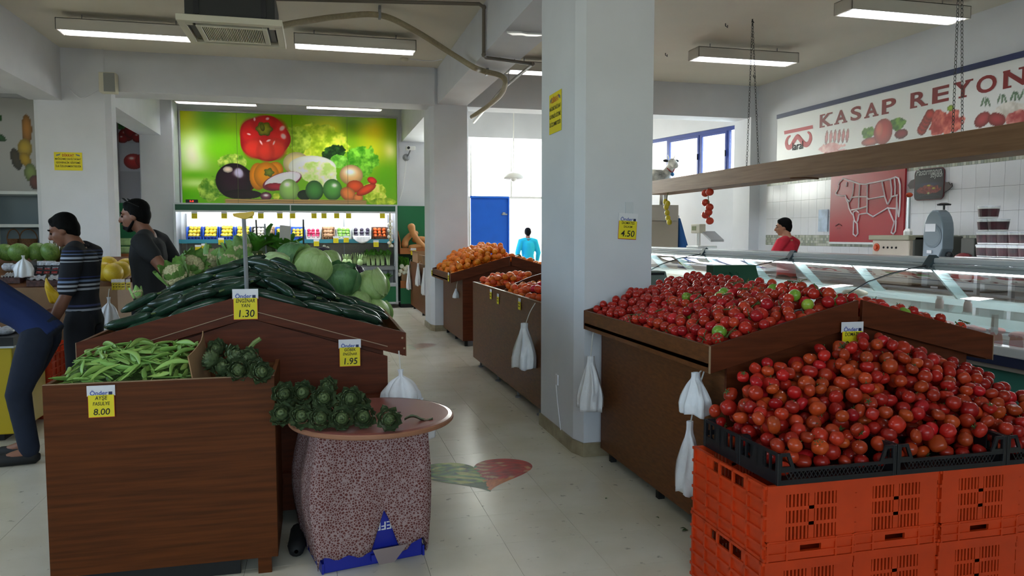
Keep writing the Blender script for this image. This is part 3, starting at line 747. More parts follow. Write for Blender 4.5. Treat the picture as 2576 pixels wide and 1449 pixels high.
me_cal = calyx_mesh('calyx', M_cal)
me_vin = fruit_mesh('vine_tomato', M_vine, 0, 0, 1.0, .06, 14, 9); me_calv = calyx_mesh('calyx', M_cal, 5, .8, .5, .9)
me_grt = fruit_mesh('green_tomato', M_grt, 0, 0, .92, .08)
me_org = fruit_mesh('orange', M_org, 0, 0, .97, .04, 16, 10)
def rand_quat(rnd, tilt=PI):
    ax = Vector((rnd.gauss(0, 1), rnd.gauss(0, 1), rnd.gauss(0, .3))).normalized()
    return Quaternion(ax, rnd.uniform(0, tilt)) @ Quaternion((0, 0, 1), rnd.uniform(0, 2*PI))
def ball_chain(r0, r1):
    def f(rnd, x, y): r = rnd.uniform(r0, r1); return [(0, 0, 0, r)], None
    return f
# ================================================================ CRATES OF TOMATOES
def crate_proto():
    t = thing('orange_crate', 'x', 'crate'); W, D, H = .395, .59, .3; m = M_orangeplastic
    def face(y0, y1, nm):
        b = MB(); e = .012
        b.box(0, .085, y0, y1, .075, .262).box(W-.085, W, y0, y1, .075, .262).box(W/2-.012, W/2+.012, y0, y1, .075, .262)
        b.box(0, W, y0-e*.3, y1, .262, .3).box(0, W, y0, y1, 0, .03).box(0, .15, y0, y1, .03, .056).box(.245, W, y0, y1, .03, .056).box(0, W, y0-e*.3, y1, .056, .079)
        for z in (.132, .196): b.box(.085, W-.085, y0, y1, z, z+.014)
        for x0 in (.085, W/2+.012):
            w = W/2-.097; n = 6
            for k in range(n): b.box(x0+w*k/n+(w/n-.0085)*.5, x0+w*k/n+(w/n-.0085)*.5+.0085, y0+.001, y1-.001, .079, .262)
        for x in (0, W-.012, .085, W-.09): b.box(x, x+.008, y0-.006, y0, 0, .079)
        b.box(-.004, W+.004, y0-.006, y0, .066, .072).box(-.004, W+.004, y0-.006, y0, .026, .031)
        return b.build(nm, m, t)
    face(0, .012, 'front_wall'); face(D-.012, D, 'back_wall')
    for x0, x1, xs in ((.0, .008, -1), (W-.008, W, 1)):
        b = MB().box(x0, x1, .012, D-.012, .05, .235)
        xa, xb = (x0-.01, x0) if xs < 0 else (x1, x1+.01)
        for z in (.0, .05, .11, .17, .23, .288): b.box(xa, xb, 0, D, z, z+.012)
        for k in range(6): y = .012+k*(D-.036)/5; b.box(xa, xb, y, y+.012, 0, .3)
        b.box(x0, x1, .012, .17, .235, .3).box(x0, x1, D-.17, D-.012, .235, .3).box(x0, x1, .012, D-.012, 0, .05)
        b.build('side_wall', m, t)
    MB().box(.008, W-.008, .012, D-.012, .004, .012).build('crate_floor', m, t)
    return t
cp = crate_proto(); k = 0
for lev in (0, 1):
    for i in range(4):
        o = cp if k == 0 else copy_tree(cp); k += 1
        o.location = (1.655+i*.405+(.004 if lev else 0)*(-1)**i, 2.545+(.006 if i % 2 else 0), lev*.302)
        o['label'] = 'orange plastic crate, '+('at the aisle end', 'second from the aisle end', 'third from the aisle end', 'fourth from the aisle end')[i]+(' of the upper row under the trays' if lev else ' of the lower row on the floor')
        o['group'] = 'orange crates, upper row' if lev else 'orange crates, lower row'
def tray_proto(W=.535, D=.288):
    t = thing('black_tray', 'x', 'tray'); m = M_black; H = .125
    MB().box(.006, W-.006, .006, D-.006, 0, .008).build('tray_floor', m, t)
    for y0, y1, nm in ((0, .008, 'front_wall'), (D-.008, D, 'back_wall')):
        b = MB().box(0, W, y0, y1, 0, .02).box(0, W, y0, y1, .05, .062)
        n = 24
        for q in range(n):
            x = .05+(W-.1)*q/n
            for sgn in (1, -1):
                a = Vector((x, (y0+y1)/2, .02)); c = Vector((x+sgn*.018, (y0+y1)/2, .05)); b.tube([a, c], .0022, 4)
        for xa, xb in ((0, .075), (W-.075, W)):
            o = 1 if xa == 0 else -1; e = 0 if xa == 0 else W
            poly = [(e, .062), (e+o*.075, .062), (e+o*.05, H), (e, H)]
            hole = [(e+o*.018, .072), (e+o*.056, .072), (e+o*.04, .112), (e+o*.018, .112)]
            for q in range(4):
                b.prism([poly[q], poly[(q+1) % 4], hole[(q+1) % 4], hole[q]], 0, .008, frame((0, y1, 0), (1, 0, 0), (0, 0, 1)))
        b.build(nm, m, t)
    for x0, x1 in ((0, .008), (W-.008, W)):
        b = MB().box(x0, x1, .008, D-.008, 0, .05).box(x0, x1, .008, D-.008, .112, H)
        for q in range(7): y = .01+(D-.03)*q/6; b.box(x0, x1, y, y+.01, .05, .112)
        b.box(x0, x1, D*.32, D*.68, .05, .112)
        b.build('end_wall', m, t)
    for x in (0, W-.012):
        for y in (0, D-.012): MB().box(x-.002, x+.014, y-.002, y+.014, 0, H).build('corner_post', m, t, bevel=.002)
    return t
tp = tray_proto(); k = 0
for j in (0, 1):
    for i in range(3):
        o = tp if k == 0 else copy_tree(tp); k += 1
        o.location = (1.695+i*.542, 2.532+j*.294, .606)
        o['label'] = 'black tomato tray, '+('at the aisle end', 'second from the aisle end', 'third from the aisle end')[i]+(' of the back row' if j else ' of the latticed front row')
        o['group'] = 'black trays, back row' if j else 'black trays, front row'
def Bk(x): return 1.095-.2*max(0, 2.62-x)**1.15*1.05-.36*max(0, x-2.62)**1.1
def Ttop(x, y):
    z = .735+(Bk(x)-.735)*min(1, max(0, (y-2.56)/.5)); return min(z, .735+(x-1.70)*1.1+.0)
items = drop_pack(ball_chain(.028, .0395), (1.735, 3.27), (2.57, 3.19), lambda x, y: .616 if y < 3.1 else .616, lambda x, y: Ttop(x, y)+.012, 1700, 3, tries=900, cand=5)
ind = on_top(items); ind.sort(key=lambda i: cam_dist((items[i][0], items[i][1], items[i][2])))
keep = set(ind[:300]); rnd = random.Random(5)
for i in keep:
    x, y, z, ch, d = items[i]; r = ch[0][3]
    o = inst('tomato', me_tom[rnd.randrange(3)], None, (x, y, z), rand_quat(rnd, 2.6), r)
    tag(o, 'ripe red tomato heaped in the black trays on the orange crates', 'tomato', 'tomatoes in the black trays')
    if rnd.random() < .42: inst('calyx', me_cal, o)
rest = [(x, y, z, ch[0][3]) for i, (x, y, z, ch, d) in enumerate(items) if i not in keep]
stuff_balls('tomatoes_beneath', rest, M_tom, 'further red tomatoes lower down in the heap on the black trays', 'tomatoes')

# ---- vine tomatoes on the right-hand stand
S = st_tom
def Tv(x, y):
    e = min((x-1.80)/.25, (y-3.24)/.2, 1); return S.deckz(x)+.1+.07*max(0, e)
items = drop_pack(ball_chain(.027, .036), (1.80, 2.585), (3.245, 4.97), lambda x, y: S.deckz(x), Tv, 2400, 4, tries=300, cand=4)
items += drop_pack(ball_chain(.027, .036), (2.605, 3.37), (3.245, 3.62), lambda x, y: S.deckz(x), lambda x, y: S.deckz(x)+.135, 260, 5, tries=200, cand=4)
ind = on_top(items); ind.sort(key=lambda i: cam_dist((items[i][0], items[i][1], items[i][2])))
keep = set(ind[:300])
stem_me = MB()
for a in (-.6, .2, 1.0):
    stem_me.tube(bez([(0, 0, .8), (.5*math.cos(a*2), .5*math.sin(a*2), 1.1), (1.3*math.cos(a*2), 1.3*math.sin(a*2), 1.05)], 3), .07, 5)
stem_me.tube(bez([(-1.2, -.3, 1.0), (0, 0, 1.15), (1.3, .5, 1.25)], 4), .08, 5)
stem_me = stem_me.mesh('vine_stem', M_stemgreen)
grn = set(rnd.sample(sorted(keep), 17))
for i in keep:
    x, y, z, ch, d = items[i]; r = ch[0][3]
    if i in grn:
        o = inst('green_tomato', me_grt, None, (x, y, z+.004), rand_quat(rnd, 1.2), r*1.15); tag(o, 'unripe green tomato lying among the red vine tomatoes', 'tomato', 'unripe tomatoes')
    else:
        o = inst('vine_tomato', me_vin, None, (x, y, z), rand_quat(rnd, 1.8), r); tag(o, 'small glossy red vine tomato heaped on the saddle-roof stand', 'tomato', 'vine tomatoes on the stand')
        q = rnd.random()
        if q < .16: inst('vine_stem', stem_me, o)
        elif q < .4: inst('calyx', me_calv, o)
rest = [(x, y, z, ch[0][3]) for i, (x, y, z, ch, d) in enumerate(items) if i not in keep]
stuff_balls('vine_tomatoes_beneath', rest, M_vine, 'further vine tomatoes at the back and beneath on the saddle-roof stand', 'tomatoes', squash=1)

# ---- oranges on the far stand
S2 = st_cit
def To(x, y):
    e = min((x-1.78)/.3, (y-10.42)/.3, 1); return S2.deckz(x)+.12+.17*max(0, e)
items = drop_pack(ball_chain(.04, .048), (1.79, 2.61), (10.43, 12.15), lambda x, y: S2.deckz(x), To, 520, 6, tries=200, cand=4)
items += drop_pack(ball_chain(.04, .048), (2.64, 3.45), (10.43, 11.3), lambda x, y: S2.deckz(x), lambda x, y: S2.deckz(x)+.15, 160, 8, tries=150, cand=4)
ind = on_top(items); ind.sort(key=lambda i: cam_dist((items[i][0], items[i][1], items[i][2])))
keep = set(ind[:230]); k = 0
for i in keep:
    x, y, z, ch, d = items[i]
    o = inst('orange', me_org, None, (x, y, z), rand_quat(rnd), ch[0][3]); tag(o, 'ripe orange heaped on the stand by the far pillar', 'orange', 'oranges on the far stand')
rest = [(x, y, z, ch[0][3]) for i, (x, y, z, ch, d) in enumerate(items) if i not in keep]
stuff_balls('oranges_beneath', rest, M_org, 'further oranges lower down in the far heap', 'oranges', squash=1)
leaf_me = MB().sheet([[Vector((u, (.0+.28*math.sin(u*PI))*v, .12*math.sin(u*PI)+.08*abs(v))) for v in (-1, -.5, 0, .5, 1)] for u in np.linspace(0, 1, 7)]).mesh('leaf', M_leaf, True)
for px, py, Y in ((1155, 662, 10.6), (1190, 660, 10.7), (1180, 656, 10.8), (1300, 645, 10.6), (1312, 648, 10.55), (1345, 655, 10.5)):
    p = onY(px, py, Y); z = S2.deckz(p.x)+.2
    tag(inst('orange_leaf', leaf_me, None, (p.x, p.y, min(p.z, z)), (rnd.uniform(-.4, .4), rnd.uniform(-.5, .3), rnd.uniform(0, 6)), .1), 'dark green leaf lying on the heap of oranges', 'leaf', 'leaves on the oranges')

# ================================================================ LONG BIN WITH CURVED DIVIDERS (right side of the aisle)
t = thing('long_bin', 'long brown aisle bin with curved dividers between the two pillars', 'bin', (2.35, 7.6, 0))
LX0, LX1, LY0, LY1, LZ = 1.8, 2.95, 6.1, 9.02, 1.0
MB().box(LX0, LX0+.02, LY0, LY1, .09, LZ).build('front_board', M_wood, t, bevel=.002)
MB().box(LX1-.02, LX1, LY0, LY1, .09, LZ).build('back_board', M_wood, t)
for y in (LY0, LY1-.02): MB().box(LX0+.02, LX1-.02, y, y+.02, .09, LZ).build('end_board', M_woodred, t)
MB().box(LX0+.02, LX1-.02, LY0+.02, LY1-.02, .76, .78).build('bin_floor', M_wood, t)
for y in (6.3, 7.05, 7.9, 8.8):
    for x in (LX0+.05, LX1-.05): MB().lathe([(.03, 0), (.03, .015), (.012, .02), (.012, .09)], 10, Matrix.Translation((x, y, 0))).build('foot', M_greymetal, t)
MB().box(LX0-.002, LX0+.022, LY0, LY1, LZ, LZ+.004).build('edge_strip', M_edge, t)
def divider(y, zt, curve):
    pts = [(LX0+.02, .78), (LX1-.02, .78), (LX1-.02, zt)]
    pts += [(LX0+.02+(LX1-LX0-.04)*(1-u)*1.0, zt-(zt-.98)*u**curve) for u in np.linspace(.45, 1, 8)]
    MB().prism(pts, 0, .018, frame((0, y, 0), (1, 0, 0), (0, 0, 1))).build('divider', M_woodred, t)
for y, zt, cv in ((6.85, 1.24, 3), (7.65, 1.22, 3), (8.35, 1.08, 1)): divider(y, zt, cv)
M_per = mat('persimmon_skin', 'e2631f', .35, var=.15, hue=.015); me_per = fruit_mesh('persimmon', M_per, 4, .04, .85, .12)
M_tom2 = mat('loose_red_fruit', 'c8331f', .3, var=.15, hue=.02); me_t2 = fruit_mesh('red_fruit', M_tom2, 5, .04, .9)
for nm, me, xr, yr, T, lab, grp, n in (
        ('beef_tomato', me_t2, (1.83, 2.5), (6.13, 6.8), 1.14, 'large orange-red tomato in the near compartment of the long bin', 'tomatoes in the long bin', 110),
        ('persimmon', me_per, (1.83, 2.4), (6.88, 7.62), 1.08, 'orange persimmon in the middle compartment of the long bin', 'persimmons in the long bin', 90),
        ('apricot', me_per, (1.83, 2.4), (8.4, 8.98), 1.1, 'dull orange apricot in the far end compartment of the long bin', 'apricots in the long bin', 70)):
    it = drop_pack(ball_chain(.036, .046), xr, yr, lambda x, y: .78, lambda x, y: T+.12*(x-1.83), 200, 11, tries=120, cand=4)
    tp_ = set(sorted(on_top(it), key=lambda i: cam_dist(it[i][:3]))[:n])
    for i in tp_:
        x, y, z, ch, d = it[i]; o = inst(nm, me, None, (x, y, z), rand_quat(rnd, 2), ch[0][3]); tag(o, lab, nm.replace('_', ' ').split()[-1], grp)
        if rnd.random() < .25: inst('calyx', me_cal, o)
    rest = [(x, y, z, ch[0][3]) for i, (x, y, z, ch, d) in enumerate(it) if i not in tp_]
    if rest: stuff_balls(nm+'_lower_layer', rest, M_tom2 if nm == 'beef_tomato' else M_per, 'further '+nm.replace('_', ' ')+' fruit underneath in the long bin', 'fruit')
M_pear = mat('yellow_pepper_skin', 'd8b84a', .35, var=.1)
pear = MB().lathe([(0.001, -.06), (.03, -.055), (.045, -.02), (.035, .02), (.018, .06), (.012, .08), (.001, .085)], 14, caps=False).mesh('pear', M_pear, True)
for px, py, Y, a in ((1250, 712, 7.85, 0), (1262, 708, 7.95, .8), (1272, 715, 7.8, 2), (1240, 708, 8.0, 1.4), (1258, 716, 7.75, 2.6)):
    p = onY(px, py, Y); o = inst('yellow_pear', pear, None, (max(p.x, 1.88), Y, .93), (PI/2-.2, .0, a)); tag(o, 'pale yellow pear lying among the orange fruit of the long bin', 'pear', 'pears in the long bin')
ft = MB().box(1.84, 2.4, 7.69, 8.32, .782, .895); 
tag(ft.build('fruit_box', M_card), 'cardboard box packed in the long bin beneath the yellow pears', 'box')
for i, (px, py) in enumerate(((1234, 740), (1252, 752), (1306, 765))):
    p = onX(px, py, 1.79); edge_tag((1.794, p.y, p.z), .085, 'narrow yellow price card hooked on the long bin front board', 'price cards on the long bin')
for i, (px, py) in enumerate(((1087, 690), (1130, 700))):
    p = onX(px, py, 1.76); edge_tag((1.752, min(max(p.y, 10.5), 12.1), .98), .1, 'narrow yellow price card on the rim of the orange stand', 'price cards on the orange stand')

# ================================================================ CUCUMBERS, CABBAGES, CAULIFLOWERS
M_cuc = mat('cucumber_skin', '1f3c2b', .26, col2='12241b', nscale=18, var=.3, spec=.5)
def cuke(L, r, bend, seed):
    rr = random.Random(seed); pts = []; rs = []
    for k in range(11):
        u = k/10; x = (u-.5)*L; pts.append((x, bend*(1-(2*u-1)**2), 0))
        e = min(1, math.sin(PI*min(u, .5)) * 1.0+.0) if u < .5 else math.sin(PI*u)
        rs.append(r*(.35+.65*min(1, (math.sin(PI*u)*1.6))) if 0 < k < 10 else r*.3)
    mb = MB().tube(pts, rs, 10); return mb.mesh('cucumber', M_cuc, True)
cukes = [cuke(.27, .031, .012, 1), cuke(.25, .029, -.008, 2), cuke(.23, .032, .02, 3), cuke(.29, .03, .004, 4)]
cstem = MB().tube([(.12, 0, 0), (.15, 0, .004)], [.007, .005], 6).mesh('stalk_end', M_stemgreen)
S3 = st_cuc
def cuke_chain(rnd, x, y):
    side = -1 if x > S3.xc else 1; sl = side*(S3.zr-S3.zl)/S3.half
    along = rnd.random() < .8
    yaw = rnd.gauss(0, .3) if along else rnd.uniform(.5, 1.2)*rnd.choice((-1, 1))
    pit = math.atan(sl*math.cos(yaw))+rnd.gauss(0, .09)
    c, s = math.cos(yaw)*math.cos(pit), math.sin(yaw)*math.cos(pit); h = math.sin(pit)
    ch = [(c*u, s*u, h*u, .0275) for u in (-.115, -.085, -.045, 0, .045, .085, .115)]
    return ch, (yaw, pit)
def Tc(x, y):
    back = min(1, max(0, (y-4.2)/.42)); d = abs(x-S3.xc)
    return S3.deckz(x)+.115+.17*back*max(.1, 1-(d/(.98 if x < S3.xc else .74))**(2 if x < S3.xc else 1.1))
items = drop_pack(cuke_chain, (-1.15, .435), (4.225, 5.42), lambda x, y: S3.deckz(x)+(0 if abs(x-S3.xc) < .8 else 0), Tc, 330, 21, tries=260, cand=6, cell=.1)
CUC_N = len(items)
for i, (x, y, z, ch, (yaw, pit)) in enumerate(items):
    q = Quaternion((0, 0, 1), yaw) @ Quaternion((0, 1, 0), -pit) @ Quaternion((1, 0, 0), rnd.uniform(0, 6))
    if rnd.random() < .5: q = Quaternion((0, 0, 1), yaw+PI) @ Quaternion((0, 1, 0), pit) @ Quaternion((1, 0, 0), rnd.uniform(0, 6))
    o = inst('cucumber', cukes[rnd.randrange(4)], None, (x, y, z), q, rnd.uniform(.9, 1.03)); tag(o, 'dark green cucumber in the pile on the saddle-roof stand', 'cucumber', 'cucumbers in the pile')
    if rnd.random() < .4: inst('stalk_end', cstem, o)
# rod with a yellow clip rising from the cucumbers
pb = onY(622, 735, 4.32); pt_ = onY(613, 540, 4.32)
t = thing('card_holder', 'thin grey rod with yellow clip standing in the cucumbers', 'card holder', (pb.x, 4.32, 1.15))
MB().tube([(pb.x, 4.32, 1.15), (pt_.x, 4.32, pt_.z)], .011, 8).build('rod', M_greymetal, t)
MB().tube([(pb.x, 4.32, 1.2), (pb.x, 4.32, 1.27)], .018, 8).build('green_socket', M_green, t)
Mk = FRONT((pt_.x, 4.32, pt_.z))
MB().prism([(-.055, .005), (-.05, -.01), (-.01, -.022), (.012, -.024), (.05, -.005), (.055, .01), (.048, .018), (.02, .012), (-.02, .01)], -.012, .012, Mk).build('yellow_clip', mat('yellow_plastic', 'c7a516', .4), t, bevel=.002)
# cabbages
def cabbage_mesh(name, m, seed, point=0):
    rr = random.Random(seed); mb = MB().ball((0, 0, 0), 1, 56, 30); vs = []
    ph = [rr.uniform(0, 6) for _ in range(8)]
    for x, y, z in mb.v:
        q = math.atan2(y, x); e = math.asin(max(-1, min(1, z)))
        d = .03*math.sin(3*q+ph[0]+2*e)+.035*(1-abs(math.sin(3.5*q+ph[1]-1.5*e)))**3*math.cos(e)+.02*(1-abs(math.sin(8*q+3*e+ph[2])))**2*math.cos(e)
        s = 1+d; zz = z*s*(1+point*max(0, z)); vs.append((x*s*(1-point*.35*max(0, z)), y*s*(1-point*.35*max(0, z)), zz*.94))
    mb.v = vs; return mb.mesh(name, m, True)
M_cab = mat('cabbage_leaf', 'b4cd8c', .42, col2='98b96c', nscale=3.5, stretch=(1, 1, .35), bump=.5, bscale=9, spec=.4)
M_cabd = mat('dark_cabbage_leaf', '6d9a62', .42, col2='4a7548', nscale=3.5, stretch=(1, 1, .35), bump=.5, bscale=9)
M_cabr = mat('red_cabbage_leaf', '3b2a4a', .35, col2='241a33', nscale=4, bump=.4, bscale=9)
M_cabp = mat('pale_cabbage_leaf', 'c0d6a2', .45, col2='a6c383', nscale=3, stretch=(1, 1, .3), bump=.4, bscale=8)
me_cab = [cabbage_mesh('cabbage', M_cab, 1), cabbage_mesh('cabbage', M_cabd, 2), cabbage_mesh('cabbage', M_cabp, 3, .35), cabbage_mesh('red_cabbage', M_cabr, 4)]
def flap_mesh(m, a=1.0, b=.9, r=1.05):
    rows = []
    for i in range(9):
        v = -b+1.9*b*i/8; row = []
        for j in range(11):
            u = (-1+2*j/10); w = a*math.sqrt(max(.05, 1-(2*i/8-1)**2*.85)); q = u*w
            R_ = r+.16*abs(u)**2.5+.15*max(0, v)**2+.02*math.sin(9*u+i)
            row.append(Vector((R_*math.cos(v)*math.cos(q), R_*math.cos(v)*math.sin(q), R_*math.sin(v)*.95)))
        rows.append(row)
    return MB().sheet(rows).mesh('outer_leaf', m, True)
fl = [flap_mesh(M_cab), flap_mesh(M_cabd, 1.1, 1.0, 1.06), flap_mesh(M_cabp), flap_mesh(M_cabr)]
def cabbage(px, py, rpx, Y, kind, label, rot=(0, 0, 0), flaps=((.3, 0),), group=None, dz=0):
    p = onY(px, py, Y); d = (p-CAM).dot(FW); r = rpx*d/F
    nm = ('cabbage', 'cabbage', 'pointed_cabbage', 'red_cabbage')[kind]
    o = inst(nm, me_cab[kind], None, p+Vector((0, 0, dz)), rot, r); tag(o, label, 'cabbage', group)
    for a, b in flaps: inst('outer_leaf', fl[kind], o, (0, 0, 0), (b, .25*b, a))
    return o
cabbage(786, 667, 46, 5.5, 0, 'big pale green cabbage resting right behind the cucumbers, between darker ones', (.3, .2, .5), ((-1.9, .1), (2.2, -.2)))
cabbage(858, 703, 42, 5.62, 1, 'round cabbage with loose dark outer leaves, between two paler cabbages', (.2, -.2, 1), ((-2.3, .2), (-.9, .3), (.5, .1)))
cabbage(930, 720, 42, 5.75, 0, 'pale green cabbage balanced on another at the aisle edge of the stand', (-.3, .3, 2), ((-2.5, .1), (-1.0, .4)))
cabbage(943, 787, 38, 5.68, 0, 'lowest green cabbage wedged above the rim of the cucumber stand', (.1, .1, 3), ((-2.0, .2),))
cabbage(868, 772, 34, 5.62, 0, 'green cabbage half buried in cucumbers under the dark-leaved one', (.1, .4, 4), ((-1.8, .2),))
cabbage(690, 668, 36, 5.62, 2, 'pale pointed cabbage lying on its side behind the cucumber peak', (.9, .9, .4), ((-1.7, .1),))
cabbage(737, 650, 42, 5.95, 1, 'cabbage wrapped in wide dark green leaves behind the pale pointed one', (.2, .1, 1.2), ((-2.4, .25), (-1.2, .1), (-.3, .3)))
cabbage(828, 657, 30, 6.05, 0, 'small pale cabbage in front of the red cabbages', (.2, .2, 5), ((-1.9, .1),))
cabbage(762, 642, 24, 6.45, 3, 'red cabbage to the left of the spring onions', (.2, .2, 5), ((-1.6, .2),))
cabbage(817, 648, 28, 6.45, 3, 'red cabbage peeping out above the small pale cabbage', (.5, .2, 2), ((-1.9, .2),))
cabbage(893, 688, 24, 6.35, 3, 'red cabbage half hidden behind the loose-leaved cabbage', (.5, .6, 2), ((-1.2, .2),))
for x, y, r in ((-.05, 5.75, .11), (.2, 5.8, .11), (.1, 6.25, .1), (-.25, 5.8, .1), (-.12, 6.3, .1), (.28, 5.6, .085), (-.3, 6.35, .11)):
    o = inst('cabbage', me_cab[0], None, (x, y, (S3.deckz(x) if y < 6.05 else st_cau.deckz(x))+r*1.03), (.2, .1, x*9), r); tag(o, 'green cabbage buried low in the stack under the other cabbages', 'cabbage', 'buried cabbages')
# cauliflowers
M_curd = mat('cauliflower_curd', 'cfc79c', .7, noise=.08, nscale=8, bump=.6, bscale=22)
M_cleaf = mat('cauliflower_leaf', '8ab35e', .5, col2='668f46', nscale=3, bump=.3, bscale=6, var=.12)
rr = random.Random(9); mb = MB()
mb.ball((0, 0, -.1), .8, 16, 10)
for k in range(120):
    q = k*2.39996; e = 1-k/120*.95; s = math.sqrt(max(0, 1-e*e)); mb.ball((s*math.cos(q)*.84, s*math.sin(q)*.84, e*.8-.12), rr.uniform(.12, .18), 7, 5)
curd = mb.mesh('curd', M_curd, True)
lv = MB().sheet([[Vector((.66+.62*u-.22*u*u*(1+.3*v*v)-.18*v*v, (.56*math.sin(.5+u*2.3))*v, -.75+1.85*u-.1*v*v+.05*math.sin(8*v+6*u))) for v in np.linspace(-1, 1, 7)] for u in np.linspace(0, 1, 7)]).mesh('leaf', M_cleaf, True)
def cauli(px, py, rpx, Y, label, rot, nl=7, start=0):
    p = onY(px, py, Y); d = (p-CAM).dot(FW); r = rpx*d/F
    t = thing('cauliflower', label, 'cauliflower', p, 0, 'cauliflowers behind the cucumbers'); t.rotation_euler = rot; t.scale = (r, r, r)
    inst('curd', curd, t)
    for k in range(nl): inst('leaf', lv, t, (0, 0, -.05*(k % 2)), (0, rr.uniform(-.1, .15), start+2*PI*k/nl), rr.uniform(.85, 1.12))
cauli(440, 693, 34, 5.55, 'cauliflower at the left edge of the stand beside the man in the grey shirt', (.5, -.5, .3), 8)
cauli(480, 672, 36, 5.85, 'cauliflower hidden in long green leaves left of the others', (.9, -.2, 1), 10)
cauli(533, 650, 30, 6.15, 'pale cauliflower low in the row left of the rod', (.4, -.1, 2), 5, .5)
cauli(574, 658, 28, 5.95, 'cauliflower just above the cucumber peak left of the rod', (.7, .1, 3), 6)
cauli(603, 628, 33, 6.5, 'highest cauliflower at the back of the row, by the grey rod', (.4, .1, 4), 7)
cauli(625, 665, 24, 5.8, 'small cauliflower right of the grey rod', (.6, .2, 5), 6)
cauli(345, 738, 15, 4.95, 'tiny broken cauliflower piece at the edge of the cucumbers', (.2, -.5, 5), 4)
for x, y, r in ((-.55, 5.75, .1), (-.75, 5.7, .1), (-.6, 6.2, .11), (-.75, 6.3, .1), (-.4, 6.6, .11), (-.9, 5.62, .08)):
    t = thing('cauliflower', 'cauliflower buried low in the row under the others', 'cauliflower', (x, y, (S3.deckz(x) if y < 6.05 else st_cau.deckz(x))+r*.8), x*9, 'buried cauliflowers'); t.scale = (r, r, r)
    inst('curd', curd, t)
    for k in range(7): inst('leaf', lv, t, (0, 0, 0), (0, .1, 2*PI*k/7))
# leaf greens, garlic net, spring onions and leaning cards behind
M_grn = mat('bright_leaf', '4d8a2a', .5, var=.2, noise=.15)
gl = MB().sheet([[Vector((u, .3*math.sin(u*PI*.9+.15)*v, .25*math.sin(u*2)+.1*v*v)) for v in np.linspace(-1, 1, 5)] for u in np.linspace(0, 1, 7)]).mesh('leaf', M_grn, True)
for (px, py, Y, n, s, lab) in ((675, 612, 6.9, 9, .2, 'bunch of bright leafy greens behind the cauliflowers'), (715, 628, 6.8, 8, .2, 'bunch of broad dark leaves behind the pointed cabbage'), (640, 625, 6.6, 7, .18, 'tuft of green leaves right of the highest cauliflower')):
    p = onY(px, py, Y); t = thing('leafy_greens', lab, 'greens', (p.x, p.y, st_cau.deckz(p.x)))
    MB().tube([(p.x, p.y, st_cau.deckz(p.x)), (p.x, p.y, p.z-.02)], [.05, .07], 10).build('stalk_bundle', M_stemgreen, t)
    for k in range(n): inst('leaf', gl, t, (0, 0, p.z-st_cau.deckz(p.x)-.05), (rnd.uniform(-.3, .3), rnd.uniform(-1.2, -.2), 2*PI*k/n), s*rnd.uniform(.7, 1.1))
M_garlic = mat('garlic_skin', 'cdb58c', .6, noise=.12, nscale=12)
bulb = MB().lathe([(.002, -.025), (.02, -.022), (.026, -.005), (.018, .012), (.006, .024), (.004, .05)], 10).mesh('garlic_bulb', M_garlic, True)
p = onY(668, 640, 6.35); q = 0
for k in range(16):
    tag(inst('garlic_bulb', bulb, None, (p.x+(k % 4-1.5)*.045, p.y+(k//8)*.05, p.z-.09+.045*((k//4) % 2)+.0*(k//8)), rand_quat(rnd, .9), 1.05), 'dry brown garlic bulb heaped between cauliflowers and pointed cabbage', 'garlic', 'garlic bulbs')
tag(MB().box(p.x-.1, p.x+.1, p.y-.03, p.y+.1, st_cau.deckz(p.x)-.02, p.z-.115).build('garlic_carton', M_card), 'small brown carton holding the heap of garlic', 'box')
p = onY(785, 636, 6.6)
t = thing('spring_onions', 'tied bundle of spring onions lying between the red cabbages', 'onions', (p.x, p.y, p.z-.07))
for k in range(11):
    a = rnd.uniform(-.5, .5); b = p+Vector((rnd.uniform(-.03, .03), rnd.uniform(-.03, .03), rnd.uniform(-.05, .0)))
    e = b+Vector((.16*math.cos(a)-.02, .03*math.sin(a*5), .1*math.sin(a*1.5)))
    o = MB().tube(bez([b+Vector((-.12, 0, .05+.06*math.sin(k))), b, e], 4), .006, 6).build('onion_stalk', mat('onion_green', '7f9a52', .5), t, smooth=True)
    MB().ball(e, .014, 8, 6).build('onion_bulb', mat('onion_white', 'd9d8c4', .4), o, smooth=True)
o = MB().box(p.x-.16, p.x+.16, p.y-.06, p.y+.08, st_cau.deckz(p.x+.1)-.01, p.z-.07).build('wooden_box', M_card); tag(o, 'small carton under the spring onions behind the cabbages', 'box')
p = onY(717, 590, 6.7)
t = thing('blank_card_holder', 'blank grey price card on a stick above the leafy greens', 'card holder', (p.x, 6.7, 1.2))
MB().prism([(-.048, -.075), (.042, -.085), (.05, .07), (-.04, .08)], -.002, .002, FRONT((p.x, 6.7, p.z))).build('card', mat('grey_card', 'b3aca4', .7), t)
MB().tube([(p.x, 6.71, 1.2), (p.x, 6.705, p.z-.02)], .006, 6).build('stick', M_greymetal, t)
for px, h_, lab in ((650, 553, 'thin dark stick leaning next to the yellow clip'), (672, 563, 'plain metal stick right of the yellow clip'), (763, 552, 'dark stick with a curled dry leaf right of the blank card')):
    a = onY(px, 630, 6.75); b = onY(px-(6 if px < 700 else 0), h_, 6.75)
    tag(MB().tube([(a.x, 6.75, 1.15), (b.x, 6.75, b.z)], .007, 6).build('holder_stick', M_greymetal if px == 672 else mat('dark_stick', '3a3a2c', .7)), lab, 'stick')
